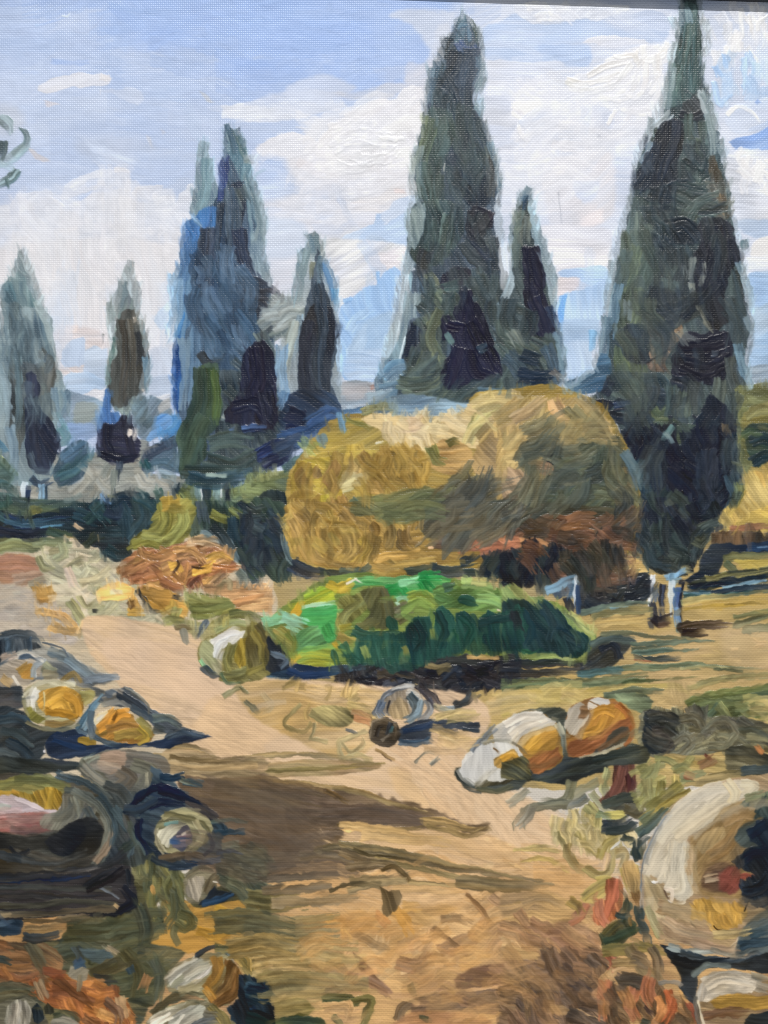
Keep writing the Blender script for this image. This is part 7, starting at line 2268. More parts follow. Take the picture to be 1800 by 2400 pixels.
s 40 #3f4434 360,1610 440,1590 510,1620 h1.2 v.2
@P bl19
p #8f8672 -20 440,1340 460,1280 530,1290 580,1310 570,1370 520,1385 470,1370 f2.5 h1.2 v.12
s 40 #3d5060 490,1290 520,1280 540,1270 h1.2
s 30 #6c6450 520,1350 510,1440 h1 v.2
; boulder 1 by green bush
@T 0 2
@P shw
@P bl1
p #7d7440 30 1280,900 1300,850 1370,790 1440,760 1540,730 1659,750 1720,800 1780,860 1790,960 1740,1060 1640,1100 1500,1100 1420,1060 1340,1040 1290,980 f2 h1 v.14 m#8a8048
s 40 #8a8f5c 1400,760 1500,725 1600,730 1700,780 h1.2 v.2
p #a09c82 40 1290,960 1300,870 1370,810 1420,860 1450,960 1430,1060 1340,1030 f5 h1 v.12 m#8f9068
p #d8d6d0 -40 1370,820 1430,780 1510,760 1580,770 1560,820 1500,850 1450,880 1410,940 1390,880 f2.5 h1.5 v.1 j3
s 50 #e8e6e2 1400,830 1480,780 1560,775 h1.7 v.1
s 40 #dcdad2 1400,930 1420,860 1470,820 h1.5 v.14
s 50 #b4b0a0 1430,940 1460,880 h1.2 v.16
p #8f7a2c 75 1540,830 1600,800 1650,840 1650,930 1620,990 1560,1020 1520,960 1520,880 f3 h1.2 v.16 m#a08430
s 50 #977f2e 1570,830 1580,920 1570,1000 h1.4 v.22
s 60 #75703c 1500,860 1480,940 1500,1020 h1.2 v.2
s 60 #6c6a40 1440,1060 1540,1060 1640,1020 h1.2 v.22
s 30 #8fc48c 1300,970 1320,1000 1340,1010 h1 v.1
s 60 #39434a 1330,1020 1370,1050 1420,1060 h1.4 v.14 t1
s 26 #5c6e50 1440,1040 1480,1100 1560,1110 h1.2
@T 1 2
p #5c5230 80 -60,740 20,730 80,800 110,900 90,1000 0,1050 -60,1060 f3 h1.2 v.18 m#6c6434
s 50 #4a4228 20,740 70,820 90,920 h1.4 v.2
s 50 #7c7038 -20,790 30,880 20,980 h1.3 v.2
s 40 #8a7c3c -40,1040 40,1010 h1.2
p #303640 60 70,810 110,840 210,950 200,1010 140,1040 50,1030 80,960 f2.5 h1.3 v.12 m#454c54
s 30 #54606a 100,930 190,960 150,1010 h1.2 v.16
p #8a8440 40 100,760 160,740 220,770 260,840 240,910 190,900 140,840 f2.5 h1.1 v.18 m#7c8048
s 20 #a08c48 110,770 140,790 h1
s 40 #68702f 200,790 250,850 230,900 h1.2 v.16
; boulders 2/3 center
@P bl2
p #9b8e7c 80 830,1200 880,1150 980,1120 1060,1160 1100,1240 1090,1300 1000,1340 880,1320 810,1300 780,1240 f2.5 h1.1 v.14 m#a5937c
s 30 #57606c 800,1250 840,1180 920,1140 1000,1120 h1.4 v.16
s 26 #b4b0a8 880,1140 960,1120 1020,1130 h1.3 v.1
p #b3ab9e 0 1000,1140 1060,1170 1080,1220 1020,1260 990,1220 980,1160 f2.5 h1 v.08
p #a58f6c 80 870,1260 930,1190 990,1230 1000,1330 900,1340 f4 h.7 v.12
s 60 #3d4c54 1000,1190 1040,1250 1040,1320 980,1350 h1.5 v.24
s 40 #6f8088 1080,1230 1060,1310 1000,1350 h1.4 v.2
s 60 #5c6674 820,1230 800,1290 820,1320 h1.2 v.18
s 14 #2f2c2c 870,1220 855,1290 h1.1
s 50 #75787a 1120,1220 1130,1290 1080,1350 h1.2 v.24
s 60 #2a2a34 1060,1130 1130,1190 1170,1240 h1.4 v.14
s 30 #6a7478 1200,1270 1300,1260 1390,1190 h1.1 v.18
s 50 #3a4044 1280,1250 1370,1220 1400,1170 h1.2 v.18
s 40 #8a8266 1160,1260 1280,1310 a.8 h1 v.2
@P shw
p #2b3444 -5 940,1400 1040,1360 1200,1340 1300,1360 1450,1360 1440,1420 1300,1410 1150,1430 1140,1480 1000,1500 920,1480 f3 h1.2 v.14 m#333a44
s 40 #2a3850 960,1420 1080,1400 1180,1370 h1.3 v.16
s 20 #30363c 1340,1410 1440,1418 h1.3
s 40 #3c4c5a 940,1490 1040,1500 1140,1490 h1.1 v.2
s 40 #57514a 1200,1440 1300,1420 h1 v.2
@P bl3
p #52483c 0 740,1420 770,1350 860,1325 920,1370 940,1440 900,1510 820,1520 750,1480 f2 h1.3 v.22 m#665848
s 26 #6e6250 760,1460 780,1370 850,1350 910,1400 900,1480 h1.5 v.24
s 26 #3a342e 790,1450 810,1390 860,1380 h1.5 v.16
s 26 #3a3a3c 880,1370 860,1440 h1.5
s 20 #4c7074 890,1390 880,1430 h1.3
s 20 #8a7c68 820,1480 880,1440 h1.4
; boulders 4,5,6
@P shw
@T 2 2
p #4d5044 -10 -60,1400 40,1300 340,1290 400,1540 820,1500 900,1560 880,1620 600,1659 300,1720 100,1720 -60,1560 f4 h.9 v.18 m#3c423e
s 60 #2e3634 400,1640 600,1600 820,1540 h1.3 v.16
@T 2 3
p #3a3d36 -10 0,0 200,-80 500,-60 460,20 200,40 60,90 -60,60 f4 h1 v.2 m#2f3436
@T 1 3
p #4a4c40 0 1300,0 1340,100 1420,130 1560,150 1720,120 1720,0 f4 h1 v.2 m#3a3f3c
s 40 #3c403a 1300,30 1360,120 1450,140 h1.3 v.2
s 40 #52523f 1440,130 1560,150 1659,120 h1.2 v.24
@T 2 2
@P bl5
p #9c6a34 -10 340,1350 370,1280 440,1240 520,1200 620,1210 720,1250 780,1320 805,1400 790,1480 740,1520 600,1560 440,1600 370,1580 350,1500 f2 h1.1 v.14 m#8c5c34
p #bdb2a4 -60 340,1350 370,1280 440,1240 500,1260 490,1340 440,1400 420,1450 360,1440 330,1400 f3 h1.2 v.1 m#aca290
p #d8d2c6 10 500,1220 560,1200 630,1215 640,1250 600,1260 530,1240 f2.2 h1.4 v.08
s 30 #d8cfc0 500,1250 550,1280 510,1290 h1.3 v.1
p #9a7048 0 440,1270 490,1250 500,1310 460,1350 420,1340 f3 h.9 v.2 m#a88460
p #b98430 -50 510,1310 560,1260 640,1240 720,1280 760,1330 680,1390 560,1450 460,1470 430,1440 480,1380 f3 h1.2 v.14 m#a87430
s 60 #c08834 520,1310 600,1280 660,1300 h1.4 v.2
s 50 #ab7a30 470,1430 560,1400 600,1340 h1.4 v.22
s 40 #9a5c2c 690,1250 760,1310 790,1390 h1.3 v.16
p #7c4a30 -20 370,1490 460,1470 600,1420 700,1360 760,1340 800,1400 740,1430 600,1520 480,1580 380,1580 f3 h1.1 v.14 m#8c5634
p #4c4c44 -25 600,1500 660,1420 760,1400 795,1440 770,1500 640,1550 500,1590 540,1540 f4 h1.1 v.14 m#555040
s 16 #b4a684 440,1595 600,1560 720,1510 790,1480 h1.4 v.1
s 20 #8f4f28 780,1400 790,1460 740,1510 h1.1
s 30 #8a7c60 330,1440 370,1460 a.8 h1
@P bl4
p #a37636 -10 -40,1400 0,1330 120,1290 220,1320 290,1380 320,1480 340,1580 260,1659 120,1659 0,1560 f2.2 h1.1 v.14 m#8c6834
p #d6cfc2 -20 -130,1420 -60,1360 0,1320 80,1293 180,1300 240,1340 280,1360 260,1390 160,1400 60,1450 20,1520 -60,1600 -100,1520 f2.2 h1.3 v.08 m#cfc6b4
s 60 #dcd4c6 -40,1370 60,1320 170,1320 h1.5 v.12
s 60 #d2c8b6 0,1440 80,1380 200,1350 h1.5 v.14
s 40 #c9bea8 0,1500 40,1440 h1.4 v.14
p #b4842f -30 60,1480 160,1410 280,1400 300,1480 280,1530 160,1560 60,1540 f3 h1.2 v.18 m#9f7430
s 50 #ba8a34 90,1510 170,1440 h1.4 v.22
p #7a4a2c -30 120,1590 180,1540 260,1540 310,1520 330,1590 240,1659 130,1690 80,1600 f4 h1.1 v.16 m#84522e
s 34 #8c8c78 310,1400 340,1480 350,1560 h1.3 v.2
s 30 #a8a48c 290,1380 320,1440 h1.3 v.14
s 26 #7c7a66 250,1340 300,1360 h1.2
@P bl6
@T 1 3
p #c9c6c0 80 1330,0 1360,-80 1420,-150 1500,-150 1600,-80 1680,-40 1640,30 1560,70 1420,115 1370,80 f2.2 h1.2 v.08 m#d0ccc4
p #4a4434 -40 1480,80 1560,0 1640,-60 1700,0 1659,80 1560,110 1440,120 f3 h1.2 v.2 m#57503a
s 30 #75705c 1420,110 1460,90 h1.2
s 40 #8a8a84 1320,20 1350,70 1400,110 h1.3 v.18
@T 1 2
p #d0ccc4 80 1360,1620 1440,1530 1520,1500 1600,1490 1720,1560 1720,1720 1340,1720 f2.2 h1.1 v.08 m#d8d4ca
p #a97c30 -40 1540,1600 1600,1570 1659,1560 1720,1590 1700,1640 1600,1659 1550,1640 f3 h1.3 v.2 m#8c6a30
s 12 #6c4c28 1540,1530 1580,1560 h1
@T 2 2
s 50 #b4842f -60,1590 0,1560 30,1590 h1.4 v.2
p #4c4a34 40 -60,1620 0,1600 60,1570 100,1600 110,1720 -60,1720 f3 h1.2 v.2 m#5c5636
@T 1 2
s 40 #6c7278 1400,1540 1480,1460 1550,1400 h1 v.2
; shadow side of weeds: boulder huge right 17
@T 2 3
@P bl17
p #a98e68 20 830,800 830,640 870,500 920,400 1000,280 1120,180 1300,100 1500,60 1800,40 1960,300 1960,1000 1800,1180 1560,1220 1300,1200 1100,1140 960,1130 900,1000 850,900 f3 h.8 v.08 m#a08260
p #c4b8a0 -50 860,760 850,620 900,460 1000,300 1130,190 1300,110 1420,90 1560,90 1600,150 1500,200 1380,260 1250,370 1150,440 1150,560 1130,660 1160,740 1170,820 1120,860 1050,850 980,760 900,720 f4 h.9 v.07 j3 m#ccbfa6
s 90 #cdc2ad 1000,360 1120,240 1280,150 1400,120 h1.1 v.08
s 100 #c4b79c 1080,420 1200,330 1330,260 1480,180 h1.1 v.1
s 120 #c9bca2 1080,500 1070,620 1060,740 h1 v.08
s 100 #cbbea4 1130,700 1120,800 1060,830 h1.3 v.08
s 60 #cabd9e 1500,110 1580,120 1520,180 h1.2 v.1
s 60 #bfae8a 1400,100 1450,170 1440,220 h1.1 v.16
s 40 #b0aca0 870,620 900,500 960,390 1020,300 h1 v.12 a.9
s 16 #85898a 835,800 840,680 870,560 920,420 1000,310 h1.1 v.12
s 26 #a0988c 840,900 850,760 860,660 a.7 h1 v.12
p #a6916c 60 860,700 900,720 960,760 1000,840 1060,880 1100,940 1000,980 900,940 860,860 f8 h.7 v.14 m#ab9873
s 50 #8a8450 880,900 920,1000 960,1080 h1 v.2
s 90 #9c7f5c 960,900 1060,920 1150,960 h.9 v.14
s 90 #9a7a60 1000,1020 1100,1080 1250,1130 h1 v.2
s 60 #a88c6c 1000,980 1140,1050 1300,1100 h1 v.22
s 60 #b5a184 1200,1180 1400,1180 1500,1120 h1 v.2
p #97794c -50 1150,460 1250,380 1380,260 1560,210 1659,240 1760,300 1760,700 1600,860 1450,850 1240,820 1200,760 1180,640 1190,560 f6 h.8 v.08 m#84693f
p #a3885a -60 1190,500 1260,400 1360,380 1380,450 1300,530 1230,550 f5 h.9 v.1 m#ab8f60
s 90 #8a6c44 1300,560 1400,480 1500,360 h.9 v.1
s 90 #8e7450 1380,330 1500,280 1600,300 h.9 v.1
p #5a4434 0 1240,700 1280,640 1380,600 1450,620 1480,700 1440,800 1300,810 1240,780 f8 h.8 v.1
s 60 #a08768 1270,710 1320,700 d.5 h.7 v.2
p #84473a -60 1340,755 1340,700 1400,640 1460,620 1480,680 1500,720 1470,780 1400,830 1340,800 f9 h.9 v.08 m#7a4034
s 30 #8c4438 1480,700 1570,690 h1
p #4c4c40 -30 1440,440 1480,380 1600,330 1760,320 1760,520 1560,520 1480,500 f6 h.9 v.12 m#3f4846
p #22272e 60 1530,430 1560,380 1620,340 1760,330 1760,900 1600,900 1500,860 1470,760 1480,720 1560,690 1480,640 1440,620 1450,580 1540,520 1620,510 1540,470 f3 h1.2 v.12 j3 m#262f3a
s 70 #1e242e 1560,430 1640,380 h1.3 v.12
s 70 #20262e 1460,610 1540,560 1659,540 h1.3 v.14
s 80 #22262c 1500,800 1600,780 1659,720 h1.3 v.14
p #bb8e3c 60 1150,890 1230,830 1330,870 1500,880 1530,960 1490,1010 1400,1050 1330,1040 1240,990 1160,960 f5 h1.2 v.14 m#a8803a j4
c 12 40 90 62 14 #bd8f3e/#a97c34/#c69846 1200,880 1480,900 1460,1010 1260,970 a.7 h1.3 v.14
s 14 #3a2c1c 1310,1020 1340,1050 1400,1050 h1.2
s 10 #2c2a26 1500,920 1530,850 h1.2
p #5c5c50 -20 1500,1040 1560,960 1659,900 1760,880 1760,1200 1560,1200 1440,1220 1460,1120 f6 h1 v.18 m#444c4c
s 60 #3a4a50 1560,1080 1659,1040 h1.2 v.2
s 60 #34424a 1480,1150 1659,1120 h1.2 v.22
s 60 #a8905c 1320,1080 1440,1070 1540,1050 h1 v.18
s 60 #9c8064 1180,1130 1300,1170 1460,1180 h1 v.2
p #44524e 60 1480,240 1560,190 1659,150 1760,140 1760,330 1620,320 1580,330 1600,260 f4 h1 v.16 m#56604c
s 60 #6f7254 1530,200 1620,170 h1 v.2
s 40 #2f3c3c 1600,280 1640,180 h1.2
s 24 #f2f0f0 905,745 925,755 h2.2 v.02 t2
s 20 #e8e6e4 920,748 945,748 h1.2
s 22 #d0c0ac 990,790 1030,790 1030,860 h1.5 v.1
s 8 #5c4838 985,800 1010,850 1025,870 h1
s 10 #f0ece6 1010,855 1030,870 h1.5
s 10 #7c6c54 1165,985 1200,1035 h1.2
@P shw
p #232628 10 960,1140 1060,1170 1200,1210 1400,1240 1560,1220 1760,1180 1760,1320 1560,1310 1340,1300 1220,1320 1200,1440 1170,1520 1120,1470 1090,1400 1100,1340 1040,1260 1000,1200 f3 h1.2 v.14 m#2f3438
s 50 #8a9088 1020,1150 1150,1190 1290,1200 h1.3 v.24
s 50 #3b444a 1100,1200 1250,1240 1400,1250 1600,1210 h1.3 v.26
s 60 #1e2022 1060,1240 1200,1280 1380,1260 h1.5 v.14
s 40 #8a8678 1290,1180 1400,1210 1500,1220 h1.1 v.24
s 40 #5c6664 1180,1340 1260,1280 1400,1290 h1.2 v.24
s 30 #8c8070 960,1390 1060,1380 1100,1400 h1.1 v.2
@P bl18
p #8c7258 0 1200,1520 1200,1420 1260,1350 1380,1320 1520,1320 1659,1350 1960,1400 1960,1760 1240,1760 1210,1640 f2.5 h1 v.12 m#8e7450
p #b0a490 -5 1200,1500 1210,1420 1270,1350 1380,1320 1560,1330 1600,1400 1560,1450 1400,1460 1300,1490 1260,1510 f3 h1.1 v.1 m#bcae98
s 80 #bdb09a 1260,1400 1380,1360 1520,1370 h1.3 v.14
s 60 #a89c8a 1220,1480 1240,1420 h1.1 v.14
s 40 #7c7868 1560,1340 1659,1360 h1.2 v.22
s 60 #8c8270 1600,1400 1659,1420 h1.1 v.22
p #a07830 0 1280,1510 1360,1470 1500,1460 1620,1470 1800,1480 1800,1560 1560,1560 1400,1560 1320,1550 f4 h1.1 v.18 m#94702f
s 60 #6c4c34 1240,1600 1360,1580 1520,1580 h1 v.14
p #2b3032 0 1510,1630 1540,1590 1620,1590 1659,1580 1760,1590 1760,1760 1500,1760 f2.5 h1.3 v.16
s 30 #5a5850 1190,1480 1190,1600 1230,1700 h1.2 v.18
s 12 #c9bda4 1200,1500 1215,1590 1240,1659 h1
s 30 #39424a 1120,1420 1140,1480 h1.2
; seams between lower left ground and the sandy ground
@F
@P fgd
s 60 #7c6f4c 540,2000 620,2010 700,2000 h.9 v.18
s 60 #8f7c50 550,2050 640,2045 740,2060 h.9 v.18
s 50 #a88c58 560,2090 660,2080 760,2090 a.8 h.9 v.18
s 60 #7a6c44 590,2130 680,2125 760,2135 a.8 h.9 v.18
s 50 #9c8452 600,2170 690,2160 a.8 h.9 v.18
@P fgl
s 50 #57543c 470,1990 540,1985 610,2000 h.9 v.18
s 50 #8c7444 500,2050 560,2040 620,2050 h1 v.2
s 40 #6c6440 540,1940 600,1950 640,1945 h.9 v.2
; the long tapering fingers of shade over the sand
@T 1 3
@P shw
s 60 #75654e 300,560 500,560 700,600 860,640 h1 v.14
s 44 #6f5f42 400,530 560,505 800,545 1000,592 1200,640 1400,662 1659,702 1900,745 h1.1 v.16 t1
s 36 #7a6946 560,480 760,512 1000,560 1250,628 1450,652 1720,728 h1.1 v.17 t1
s 22 #52462e 640,512 760,560 900,582 1050,602 h1.1 v.14
s 44 #8f7a4c 780,600 1000,640 1300,702 1600,742 h1.1 v.17 t1
s 30 #a08656 1000,742 1300,752 1600,770 1720,772 h1 v.17 t1
s 60 #7a6546 560,540 660,572 800,622 h1 v.16
s 56 #6f5c40 600,640 800,622 900,642 960,690 h1.1 v.17
s 56 #7b6a4a 620,730 760,720 840,732 980,702 h1.1 v.17
s 30 #59492f 820,662 900,642 990,722 h1.1 v.14
s 50 #8b7650 600,790 740,762 860,742 960,732 h1 v.17
s 60 #665a48 100,720 300,700 520,690 h.9 v.12
s 60 #675b48 60,790 260,780 480,760 h.9 v.12
s 40 #5f5640 480,792 640,745 800,762 h1 v.16
p #6a583c 60 800,770 850,800 930,790 940,870 850,960 810,950 820,880 f2.5 h1.1 v.16
s 60 #8a7656 120,870 400,860 640,830 h.9 v.16
@F
@P shw
s 34 #7d6a48 1000,1905 1100,1915 1190,1912 h1 v.16 t1
; darker right half of the golden bush
@F
@P gld
c 16 40 70 -40 20 #54544a/#4a4d49/#625c4a/#5a574a 925,1090 1010,1040 1110,1010 1110,1140 1000,1150 920,1130 a.85 h1.1 v.16
c 14 36 70 -30 40 #575a4c/#4b5149/#64634e/#52564a 1140,960 1180,920 1240,960 1250,1100 1180,1120 1130,1060 a.8 h1.1 v.16
c 12 30 60 60 50 #8f7438/#7d6434/#9c8040 640,990 860,980 900,1100 780,1200 660,1200 640,1100 a.7 h1.1 v.16
c 8 34 70 -10 20 #6e7048/#5f6444 760,1090 930,1080 930,1120 800,1120 a.8 h1.1 v.16
c 16 34 60 0 40 #5b4638/#6e4c3a/#4a4036 1150,1180 1330,1150 1345,1210 1290,1250 1180,1230 a.8 h1 v.16
@P shr
c 22 26 46 80 30 #33352f/#3c3a33/#2c2f30/#46403a 1230,1215 1340,1190 1370,1210 1330,1250 1250,1270 a.8 h1 v.16
@T 1 2
@P grn
p #20393a 80 660,800 880,800 960,760 990,700 1060,680 1130,700 1150,760 1190,640 1250,660 1290,720 1320,650 1400,660 1450,700 1520,650 1600,640 1720,600 1720,900 1500,910 1320,930 1180,960 1080,1000 940,1030 840,1010 700,1000 600,960 560,900 640,880 f3 h1.1 v.12 m#274c42 j4 a.82
s 50 #1f3838 1180,650 1230,760 1200,860 h1.3 v.12
s 50 #264a3e 1320,680 1390,760 1360,880 h1.3 v.12
s 50 #1d3436 1040,720 1080,800 1040,900 h1.3 v.12
s 46 #2c5a42 1280,760 1300,840 d.3 h1.2 v.14
s 40 #7c8c48 1140,760 1150,820 h1 v.14
s 40 #8a8c4a 960,880 980,940 d.2 h1 v.14
s 36 #74854a 700,880 720,940 d.2 h1 v.14
s 50 #1e3638 1450,720 1560,700 1659,680 h1.2 v.12
s 60 #2a3038 1659,640 1700,760 h1.2 v.12
@T 0 3
@P bl11
s 60 #3d3f3f -60,560 200,600 420,640 h1 v.14
@P shw
s 56 #2c2f34 -60,705 250,690 520,670 700,620 790,560 h1.2 v.14
@T 0 2
@P shw
s 40 #475258 590,1300 585,1380 600,1450 h1.1 v.16
s 30 #3c4a54 620,1450 720,1500 820,1515 h1.1 v.16
@P bl7
s 30 #6f6c54 170,1360 260,1395 380,1410 500,1370 h1.1 v.16
s 24 #8c8664 150,1200 150,1260 175,1320 h1.1 v.16
@T 0 3
@P bl12
s 60 #303b45 820,260 900,250 1000,200 h1.2 v.16
s 40 #556058 840,340 860,460 920,560 h1.1 v.16
s 40 #2a3642 960,580 1080,620 1240,630 h1.2 v.16
@T 2 2
@P tkH
s 50 #6f91a6 240,500 300,480 360,444 420,432 h1.2 v.12
s 44 #55799a 392,470 388,560 h1.2 v.12
s 22 #dbe5ea 420,430 405,600 t1 h1.4 v.05
s 34 #2e4260 436,480 436,640 h1.1 v.12
@T 1 2
@P mdw
s 60 #b59c62 1180,1330 1280,1300 1400,1290 h.8 v.14
s 60 #bb9d68 1160,1400 1260,1440 1380,1440 a.8 h.8 v.14
s 70 #c0a26e 1200,1500 1320,1500 1420,1480 a.7 h.8 v.14
s 50 #a89358 1240,1350 1340,1340 1440,1320 a.8 h.8 v.16
@P pth
s 60 #c9a678 1100,1540 1240,1560 1340,1540 a.7 h.7 v.12
s 50 #caa374 1150,1480 1200,1520 a.7 h.7 v.12
; rounder modelling of the stones: half tones between light and shade
@T 2 3
@P bl17
s 70 #b3a283 1180,420 1280,340 1400,280 1520,230 a.6 h.8 v.08 f6
s 80 #ab9771 1160,520 1170,640 1200,760 a.55 h.8 v.08 f6
s 90 #a58f69 1000,900 1120,930 1240,980 a.6 h.8 v.1 f6
s 90 #a08866 960,1000 1080,1060 1240,1110 a.6 h.8 v.1 f6
s 60 #8c7048 1220,800 1300,830 1400,850 a.6 h.8 v.1 f5
s 70 #6b5a44 1440,520 1460,620 1440,720 a.5 h.8 v.1 f8
s 60 #5a5244 1480,860 1560,880 1650,860 a.7 h.8 v.1 f6
s 80 #7a6a4c 1500,960 1600,940 1720,900 a.6 h.8 v.1 f6
s 60 #b8a98a 880,860 900,960 960,1060 a.5 h.8 v.1 f6
s 60 #9c8a6c 1560,240 1640,220 1740,230 a.6 h.8 v.1 f5
s 60 #d2c6ac 960,460 1040,340 1140,240 a.6 h.9 v.06 f5
s 50 #8c4a3c 1350,700 1400,720 1440,760 a.5 h.8 v.08 f6
s 70 #7c6244 1260,640 1320,620 1390,590 a.6 h.8 v.08 f6
@T 2 2
@P bl5
s 40 #a08a6c 430,1460 470,1380 520,1300 a.55 h.8 v.1 f5
s 40 #a2743a 500,1460 600,1430 700,1350 a.6 h.8 v.14 f5
s 40 #7c5434 560,1540 680,1480 770,1430 a.6 h.8 v.14 f5
s 30 #8c6238 780,1330 800,1400 780,1470 a.6 h.9 v.12 f4
@P bl4
s 40 #c2b088 40,1500 140,1420 270,1390 a.6 h.8 v.12 f5
s 40 #9c7438 80,1560 180,1550 290,1500 a.6 h.8 v.14 f5
s 34 #6c5034 100,1640 200,1640 300,1590 a.7 h.8 v.12 f5
@T 1 3
@P bl6
s 40 #a8a08c 1440,110 1500,50 1560,0 a.6 h.8 v.12 f5
@T 0 3
@P bl14
s 50 #8c7c54 1180,1430 1280,1400 1330,1340 a.6 h.8 v.12 f5
s 40 #8a6836 1390,1230 1400,1320 1370,1400 a.6 h.8 v.12 f5
@P bl11
s 70 #5a5a50 360,330 420,300 480,250 a.6 h.8 v.14 f6
s 60 #6a5a52 80,400 200,410 320,390 a.7 h.8 v.12 f6
s 70 #8f7a70 60,330 200,330 300,310 a.5 h.8 v.1 f8
s 60 #4a4842 150,600 350,620 560,560 a.8 h.9 v.14 f4
@P shw
@T 1 3
s 90 #5e4f41 40,120 250,180 480,230 a.6 h.8 v.08 f6
s 90 #5c4d40 200,300 500,300 800,290 1020,340 a.65 h.8 v.08 f6
s 90 #5e4f42 0,420 150,460 260,560 a.6 h.8 v.08 f6
s 90 #5f5042 100,650 350,640 600,660 a.6 h.8 v.08 f6
@F
s 90 #615243 450,1720 560,1760 650,1800 a.55 h.8 v.08 f6
s 90 #625344 450,1840 560,1860 680,1850 a.55 h.8 v.08 f6
@T 1 3
@P fgd
c 30 70 160 -12 30 #cc9858/#d4a060/#c08a4e/#c8904c 300,950 900,960 1400,1000 1600,1200 1200,1350 500,1300 a.4 h.8 v.14 f4
c 20 80 180 -5 20 #b08450/#be8e56/#a4784a 900,1300 1600,1250 1659,1600 1000,1600 a.4 h.8 v.14 f4
@T 2 3
c 14 70 160 35 25 #a67a4c/#b48652/#946c46 0,1050 500,1060 600,1500 100,1600 a.4 h.8 v.14 f4
@T 1 2
@P bl4
s 26 #8b8574 1470,1500 1560,1480 1659,1490 h1 v.14 a.8
s 22 #77715f 1659,1490 1720,1530 1760,1570 h1 v.14 a.8
@T 2 2
@P wed
s 60 #4c4c44 900,1340 980,1330 1080,1350 a.6 h1 v.16
s 70 #55534a 880,1440 960,1480 1040,1500 a.6 h1 v.16
s 60 #47483f 1000,1400 1060,1440 a.6 h1 v.16
@T 1 2
@P gld
c 12 50 70 70 40 #8c6f38/#7c6434/#a08842 240,-20 500,-20 520,300 280,260 a.7 h1.2 v.17
'''
run(PAINT, PKEY); feather(1500, TREES, SKYID); feather(900, BUSHES, set(range(1, len(PARTS) + 1)) - BUSHES); drag(2600, SKYID, CALM); settle()

# ---------------------------------------------------------------- materials
def node(nt, t, **kw):
    n = nt.nodes.new(t)
    for k, v in kw.items():
        setattr(n, k, v)
    return n
def math_n(nt, op, a, b=None):
    n = node(nt, 'ShaderNodeMath', operation=op)
    for i, q in enumerate((a, b)):
        if q is None: continue
        if isinstance(q, (int, float)): n.inputs[i].default_value = q
        else: nt.links.new(q, n.inputs[i])
    return n.outputs[0]
def paint_material():
    m = bpy.data.materials.new('oil_paint'); m.use_nodes = True; nt = m.node_tree
    bs = nt.nodes['Principled BSDF']
    at = node(nt, 'ShaderNodeAttribute', attribute_name='paint')
    nt.links.new(at.outputs['Color'], bs.inputs['Base Color'])
    tc = node(nt, 'ShaderNodeTexCoord')
    wob = node(nt, 'ShaderNodeTexNoise'); wob.inputs['Scale'].default_value = 45.0; wob.inputs['Detail'].default_value = 2.0
    nt.links.new(tc.outputs['Object'], wob.inputs['Vector'])
    add = node(nt, 'ShaderNodeVectorMath', operation='MULTIPLY_ADD'); add.inputs[1].default_value = (0.0010, 0.0, 0.0010)
    nt.links.new(wob.outputs['Color'], add.inputs[0]); nt.links.new(tc.outputs['Object'], add.inputs[2])
    sx = node(nt, 'ShaderNodeSeparateXYZ'); nt.links.new(add.outputs[0], sx.inputs[0])
    a = math_n(nt, 'ABSOLUTE', math_n(nt, 'SINE', math_n(nt, 'MULTIPLY', sx.outputs['X'], math.pi / 0.00118)))
    b = math_n(nt, 'ABSOLUTE', math_n(nt, 'SINE', math_n(nt, 'MULTIPLY', sx.outputs['Z'], math.pi / 0.00125)))
    ck = math_n(nt, 'MULTIPLY', math_n(nt, 'SINE', math_n(nt, 'MULTIPLY', sx.outputs['X'], math.pi / 0.00118)), math_n(nt, 'SINE', math_n(nt, 'MULTIPLY', sx.outputs['Z'], math.pi / 0.00125)))
    h = math_n(nt, 'ADD', math_n(nt, 'ADD', math_n(nt, 'MULTIPLY', a, 0.8), math_n(nt, 'MULTIPLY', b, 1.0)), math_n(nt, 'MULTIPLY', ck, 0.35))
    slub = node(nt, 'ShaderNodeTexNoise'); slub.inputs['Scale'].default_value = 700.0; slub.inputs['Detail'].default_value = 2.0
    nt.links.new(tc.outputs['Object'], slub.inputs['Vector'])
    h = math_n(nt, 'ADD', h, math_n(nt, 'MULTIPLY', slub.outputs[0], 0.9))
    h = math_n(nt, 'MULTIPLY', h, at.outputs['Alpha'])
    bp = node(nt, 'ShaderNodeBump'); bp.inputs['Strength'].default_value = 1.0; bp.inputs['Distance'].default_value = WEAVE
    nt.links.new(h, bp.inputs['Height']); nt.links.new(bp.outputs[0], bs.inputs['Normal'])
    bs.inputs['Roughness'].default_value = 0.36; bs.inputs['Specular IOR Level'].default_value = 0.32
    return m
WEAVE = 0.000075
OIL = paint_material()
